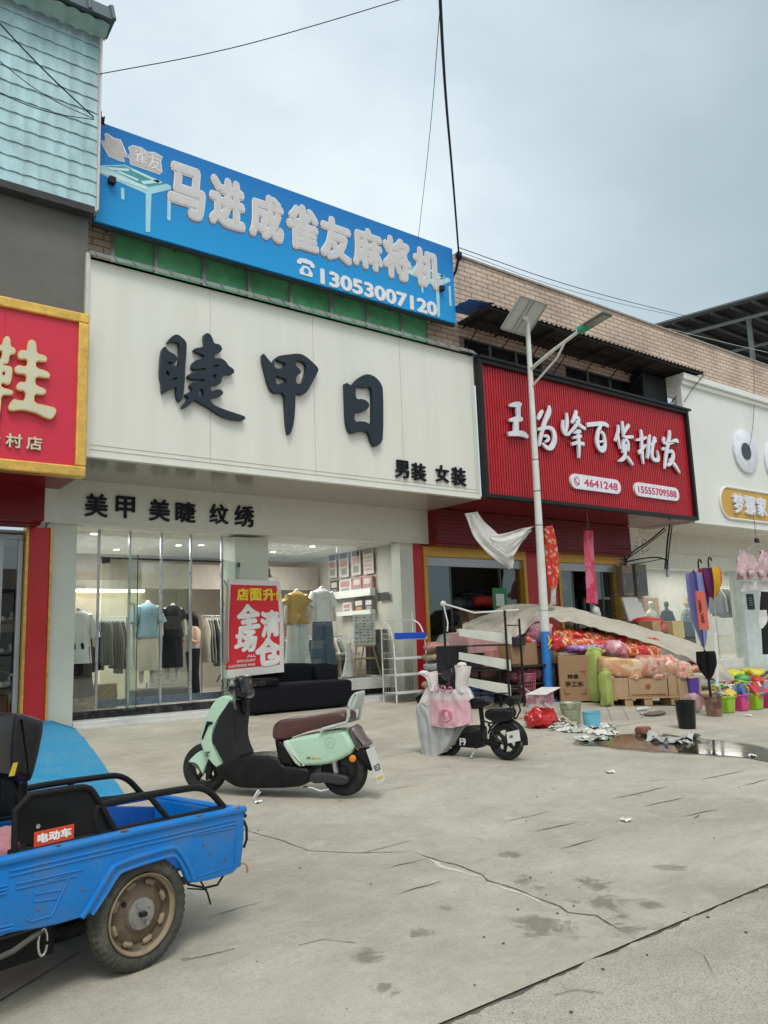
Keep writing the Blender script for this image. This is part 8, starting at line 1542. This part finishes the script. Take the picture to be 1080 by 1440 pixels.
# ================================================================ right hand floor goods
cb = [((1030, 1003), (.28, .50, .02)), ((1050, 1000), (.62, .05, .24)), ((1070, 998), (.28, .50, .02)), ((1092, 996), (.62, .05, .24))]
LBS = ['lime green plastic box of packets, nearest the brown bucket', 'pink plastic box between the two lime green ones', 'second lime green plastic box, at the right', 'second pink plastic box, at the right edge']
for (pp_, c_), lb in zip(cb, LBS):
    g0 = gr(*pp_); s = pxm(g0); w, h = 21 * s, 23 * s; B_ = thing('plastic_box', lb, 'box', g0); t = MB(); r0, r1 = .9, 1.0
    t.hexa([(g0.x + a * w / 2 * r0, g0.y + .15 + b_ * .16 * r0, g0.z + .003) for a, b_ in ((-1, -1), (1, -1), (1, 1), (-1, 1))] + [(g0.x + a * w / 2, g0.y + .15 + b_ * .17, g0.z + h) for a, b_ in ((-1, -1), (1, -1), (1, 1), (-1, 1))]); obj('wall', t, mat('box_%d' % int(c_[0] * 100), c_, .35), B_, bevel=.02, smooth=35)
    t = MB(); t.box(g0.x - w / 2 - .01, g0.x + w / 2 + .01, g0.y - .03, g0.y - .01, g0.z + h - .02, g0.z + h + .005); obj('rim', t, mat('box_%d' % int(c_[0] * 100), c_, .35), B_, bevel=.004)
    for k in range(9):
        q = MB(); cc = V((g0.x + rnd.uniform(-.4, .4) * w, g0.y + .15 + rnd.uniform(-.12, .12), g0.z + h + rnd.uniform(-.05, .06))); q.obox(cc, rnd.uniform(.05, .16), rnd.uniform(.01, .05), rnd.uniform(.12, .30), rx=rnd.uniform(-1.3, .2), rz=rnd.uniform(-1, 1), ry=rnd.uniform(-.5, .5)); tag(obj('packet', q, ub([(.05, .12, .42), (.55, .6, .6), (.6, .45, .05), (.05, .35, .12), (.5, .05, .05), (.45, .45, .5), (.2, .3, .4)][rnd.randrange(7)]), bevel=.004), 'thin coloured packet standing in one of the plastic boxes', 'packet', 'packets in the plastic boxes')
cols = [(.6, .5, .02), (.1, .4, .08), (.6, .6, .55), (.1, .2, .5), (.6, .2, .1), (.3, .5, .1), (.55, .45, .3), (.15, .4, .4), (.5, .1, .3)]
for k in range(48):
    px = 1003 + (k % 12) * 8 + rnd.uniform(-3, 3); row = k // 12; g0 = gr(px, 985 - row * 9); q = MB(); q.obox((g0.x, g0.y, g0.z + .26 - row * .03), rnd.uniform(.18, .3), rnd.uniform(.1, .2), .03, rx=rnd.uniform(-.9, .3), rz=rnd.uniform(-1, 1), ry=rnd.uniform(-.3, .3)); tag(obj('book', q, ub(cols[(k * 5 + row) % 9]), bevel=.003), 'flat colourful packet or book lying on the low display at the right', 'book', 'flat goods on the low display')
for k, (px, py, lb) in enumerate(((1025, 992, 'brown carton edge behind the lime green box'), (1060, 988, 'brown carton edge behind the pink box'), (1090, 985, 'brown carton at the right edge of the low display'))): g0 = gr(px, py); q = MB(); q.obox((g0.x + .1, g0.y + .3, g0.z + .11), .75, .8, .2); tag(obj('carton', q, CARD2, bevel=.006), lb, 'carton')
for k, (px, py, c, s_, lb) in enumerate(((1035, 968, (.62, .6, .02), .5, 'bright yellow crumpled packaging on the low display'), (1060, 965, (.6, .55, .02), .6, 'larger bright yellow packaging at the right edge'), (1005, 962, (.25, .5, .1), .35, 'lime green packaging behind the umbrella bucket'), (1072, 982, (.55, .05, .03), .3, 'red packet leaning at the right edge'), (1045, 975, (.08, .4, .12), .3, 'green packet amid the low display'))): g0 = gr(px, py); q = MB(); pillow(q, (g0.x, g0.y, g0.z + .3), s_, s_ * .7, .16, amp=.05, seed=k, n=10, rz=k); tag(obj('packaging', q, ub(c), smooth=70), lb, 'packaging')
# carton, purple tub and pink bag right of the pallet
g0 = gr(958, 990); q = MB(); q.obox((g0.x, g0.y, g0.z + .24), .55, .5, .48, rz=-.2); tag(obj('carton', q, CARD2, bevel=.006), 'square brown carton right of the pallet behind the black bucket', 'carton')
bk, c, r, h = basket('purple blue plastic tub beside the square carton', 977, 984, 17, 30, gr(977, 992).y, mat('tub_purple', (.11, .06, .38), .25, coat=.4), nm='tub', solid=True, cat='tub')
g0 = gr(983, 1002); q = MB(); pillow(q, (g0.x, g0.y + .1, g0.z + .15), .26, .25, .3, amp=.04, seed=3, n=10); tag(obj('plastic_bag', q, PINKW, smooth=70), 'pink plastic bag between the purple tub and the brown bucket', 'bag')
for k in range(8): g0 = gr(966 + (k % 4) * 9, 975 - (k // 4) * 8); pack('peach packet on the square carton', (g0.x, g0.y, g0.z + .5), .25, .25, .15, PEA, k, k, .03, 'peach packets on the square carton')
# ================================================================ bras on a hanger at the right edge
BR = thing('clothes_hanger', 'wire hanger on a black bracket carrying pale pink lace brassieres at the right edge', 'hanger', at(1064, 760, 9.5)); YB2 = 9.5
t = MB(); q = at(1064, 762, YB2); t.tube([at(1052, 775, YB2), at(1056, 768, YB2), at(1064, 765, YB2), at(1090, 775, YB2)], .008, 6); t.tube([q, q + V((0, 0, .06))], .012, 6); obj('wire', t, ALU, BR); t = MB(); t.obox(q + V((.02, 0, .03)), .14, .05, .10); t.tube([q + V((0, 0, .08)), (q.x, q.y, zb_w)], .006, 6); obj('bracket', t, BLK, BR)
LACE = mat('lace_pink', (.52, .36, .39), .8, var=.45, scale=40, bump=.5, bscale=60)
for k, (x0, lb) in enumerate(((1036, 'left pale pink lace brassiere hanging at the right edge'), (1064, 'right pale pink lace brassiere cut off by the right edge'))):
    o = cloth('brassiere', lb, 'brassiere', [(x0 + 4, 774, x0 + 8, 774, 9.55), (x0 + 1, 786, x0 + 26, 784, 9.52), (x0, 800, x0 + 28, 800, 9.5), (x0 + 1, 816, x0 + 27, 814, 9.5)], LACE, .10, 24, 24, k + 2, 6)
    for dx in (7, 20): q = at(x0 + dx, 807, 9.42); t = MB(); t.ball(q, .10, .07, .09, amp=.2); obj('cup', t, LACE, o)
cloth('slip', 'pale white slip hanging below the lace brassieres', 'garment', [(1042, 818, 1082, 818, 9.6), (1043, 828, 1082, 828, 9.6), (1040, 832, 1084, 832, 9.6)], mat('slip_white', (.58, .55, .56), .8), .04, 14, 12, 3)
cloth('white_cloth', 'white cloth strip hanging at the far right edge by the column', 'cloth', [(1066, 858, 1078, 858, 10), (1065, 875, 1082, 872, 10), (1068, 885, 1072, 880, 10)], WHT, .04, 10, 10, 5)
cloth('black_top', 'black garment hanging at the far right edge behind the white cloth', 'garment', [(1070, 830, 1085, 830, 10.4), (1070, 870, 1088, 870, 10.4), (1072, 920, 1086, 920, 10.4)], BKC, .04, 10, 14, 6)
# ================================================================ rubbish round the lamp post
def lump(nm, label, cat, px, py, w, h, m_, dy=.1, amp=.06, sd=0, p=2.4, rz=0): g0 = gr(px, py); s = pxm(g0); t = MB(); pillow(t, (g0.x, g0.y + dy, g0.z + h * s / 2), w * s, w * s * .8, h * s, amp=amp, p=p, seed=sd, n=16, rz=rz); return tag(obj(nm, t, m_, smooth=60), label, cat)
lump('rubbish_bag', 'shiny red rubbish bag on the ground below the lamp post', 'bag', 769, 1024, 42, 26, mat('bag_red', (.50, .012, .015), .25, var=.15, bump=.6, bscale=10, coat=.3), amp=.09, sd=3)
lump('rubbish_bag', 'dark grey plastic bag at the foot of the lamp post', 'bag', 775, 985, 30, 22, mat('bag_grey', (.07, .07, .075), .3, var=.5, scale=6, bump=.6, bscale=9, coat=.3), amp=.10, sd=4)
lump('plastic_bag', 'crumpled white plastic left of the dark bag at the lamp foot', 'bag', 760, 988, 16, 13, SILV, amp=.07, sd=5)
bk, c, r, h = basket('pale green woven basket full of paper rubbish', 804, 1018, 29, 26, gr(804, 1018).y + .15, mat('basket_green', (.30, .34, .20), .6), bands=12, content=mat('paper_rubbish', (.55, .55, .5), .6, var=.3, scale=9))
bk, c, r, h = basket('light blue plastic bin beside the woven basket', 833, 1026, 26, 22, gr(833, 1026).y + .13, mat('bin_blue', (.16, .50, .66), .4), nm='bin', solid=True, cat='bin')
t = MB(); a = gr(765, 1005); t.obox((a.x + .15, a.y + .2, a.z + .18), .42, .3, .34, rz=.2); tag(obj('carton', t, wrapmat('pink_print', [(.5, .2, .28), (.6, .45, .48), (.55, .5, .5)], 12, .5), bevel=.01), 'small pink printed carton between the red bag and the woven basket', 'carton')
t = MB(); t.obox((a.x + .2, a.y + .15, a.z + .37), .62, .35, .015, rz=.3, ry=-.12); tag(obj('white_tray', t, WHT, bevel=.004), 'white tray lying askew on the pink printed carton', 'tray')
for k, (p0, p1, r, lb, m_) in enumerate((((735, 990), (812, 1025), .02, 'pale wooden batten lying across the rubbish', mat('batten', (.55, .48, .40), .7)), ((730, 1012), (752, 1016), .012, 'short bamboo stick left of the red bag', PWD), ((718, 1014), (748, 1008), .010, 'thin bamboo stick left of the red bag, behind the short one', PWD), ((722, 975), (745, 982), .015, 'board end under the black rack', PWD))):
    a, b_ = gr(*p0), gr(*p1); t = MB(); t.tube([a + V((0, 0, .03 + (.3 if k == 0 else 0) * 1)), b_ + V((0, 0, .03))], r, 4); tag(obj('batten' if k in (0, 3) else 'stick', t, m_, smooth=0), lb, 'stick')
LIT = [mat('litter_white', (.66, .66, .62), .5), mat('litter_grey', (.42, .43, .42), .5), mat('litter_green', (.35, .42, .33), .6), mat('litter_tan', (.42, .33, .24), .7)]
def scrap(label, g0, s_, m_, k, grp):
    t = MB(); t.grid(lambda u, v: V((g0.x + (u - .5) * s_, g0.y + (v - .5) * s_ * 1.1, g0.z + .012)) + V((0, 0, abs(noise.noise(V((u * 3 + k, v * 3, k * 2.1)))) * s_ * .3)) + noise.noise_vector(V((u * 2 + k, v * 2, k))) * s_ * .3, 7, 7)
    for i, p_ in enumerate(t.v): t.v[i] = (p_[0], p_[1], max(p_[2], gz(p_[1]) + .008))
    tag(obj('paper_scrap', t, m_, smooth=50), label, 'litter', grp)
for k in range(58):
    u = rnd.random(); px = 772 + u * 95 + rnd.uniform(-6, 6); py = 1021 + u * 12 + rnd.gauss(0, 4.5); scrap('scrap of pale paper or plastic in the litter pile by the puddle', gr(px, py), rnd.uniform(.07, .2), LIT[[0, 0, 1, 0, 2, 3][k % 6]], k, 'litter pile by the puddle')
for k, (px, py) in enumerate(((915, 1037), (940, 1044), (965, 1039), (952, 1046), (928, 1043))): scrap('thin pale sheet of plastic lying in the puddle', gr(px, py), .24, LIT[1], 100 + k, 'plastic sheets in the puddle')
for k, (px, py) in enumerate(((857, 1087), (1052, 1007), (848, 1041), (1058, 1064), (880, 1155), (905, 1005))): scrap('lone small scrap of white litter on the concrete', gr(px, py), .08, LIT[0], 130 + k, 'lone scraps on the concrete')
g0 = gr(905, 1032); t = MB(); pillow(t, (g0.x, g0.y, g0.z + .05), .22, .14, .09, amp=.012, p=6, n=12); tag(obj('brick', t, mat('brick_red', (.24, .09, .065), .85, var=.2)), 'broken red brick at the edge of the puddle', 'brick')
g0 = gr(922, 1006); t = MB(); pillow(t, (g0.x, g0.y, g0.z + .03), .45, .2, .06, amp=.02, p=3, n=10); tag(obj('brown_rag', t, mat('rag_brown', (.18, .13, .10), .9)), 'flat brown rag in front of the pallet', 'rag')
g0 = gr(905, 1000); t = MB(); t.lathe([(.03, -.12), (.035, -.08), (.035, .06), (.015, .1), (.015, .13)], (g0.x, g0.y, g0.z + .04), (.8, -.6, .1), 12); tag(obj('bottle', t, mat('bottle_clear', (.5, .53, .53), .15)), 'empty clear plastic bottle lying before the pallet', 'bottle')
for k in range(34):
    px = rnd.uniform(340, 1070); py = rnd.uniform(1060, 1430); g0 = gr(px, py); s_ = rnd.uniform(.004, .010); t_ = t = MB(); t.ball((g0.x, g0.y, g0.z + s_ * .3), s_, s_, s_ * .5, 6, 4, amp=.4); tag(obj('pebble', t, mat('pebble_dark', (.09, .085, .07), .9)), 'tiny dark pebble on the concrete', 'pebble', 'pebbles scattered on the concrete')
# boards and bits behind the black rack
for k in range(5): item('folded_cloth', 'pale folded cloth stacked behind the white wire rack', 618, 968 - k * 13, 12.0, .6, .16, .5, [LIT[3], K[6], LIT[1]][k % 3], 'folded stack behind the wire rack', True, k)
for k, (px, py, w, h, m_, lb) in enumerate(((670, 918, 1.0, .4, mat('box_pale_pink', (.5, .28, .28), .6), 'pale pink box on the pile behind the black rack'), (648, 945, .8, .5, K[0], 'dark box low behind the black rack'), (690, 950, .8, .5, K[6], 'dusty rose box low behind the black rack'), (660, 985, .9, .25, K[7], 'blue crate on the ground under the black rack'))): item('box', lb, px, py, 11.3, w, h, .5, m_, rz=.1)

# ================================================================ buildings across the road (seen as reflections in the glass)
for k, (x0, x1_, h, c, lb) in enumerate(((-14, -3, 6.5, (.42, .36, .29), 'tan two storey building across the road behind the viewer, at the left'), (-2.8, 8, 8, (.5, .47, .42), 'pale two storey building across the road straight behind the viewer'), (8.2, 20, 6, (.34, .28, .24), 'brown two storey building across the road behind the viewer, at the right'), (20.2, 36, 7, (.45, .42, .38), 'grey two storey building across the road, farthest to the right'))):
    O = thing('opposite_building', lb, 'building', ((x0 + x1_) / 2, -22, 0)); t = MB(); t.box(x0, x1_, -26, -20, -.1, h); obj('wall', t, mat('opp_%d' % k, c, .8, var=.1), O, smooth=0)
    for i in range(4):
        a = x0 + .6 + i * (x1_ - x0) / 4; t = MB(); t.box(a, a + 1.7, -19.98, -19.95, h - 2.6, h - 1.1); obj('window', t, DW, O, smooth=0); t = MB(); t.box(a, a + 2.0, -19.98, -19.95, .1, 2.6); obj('shopfront', t, DW, O, smooth=0)
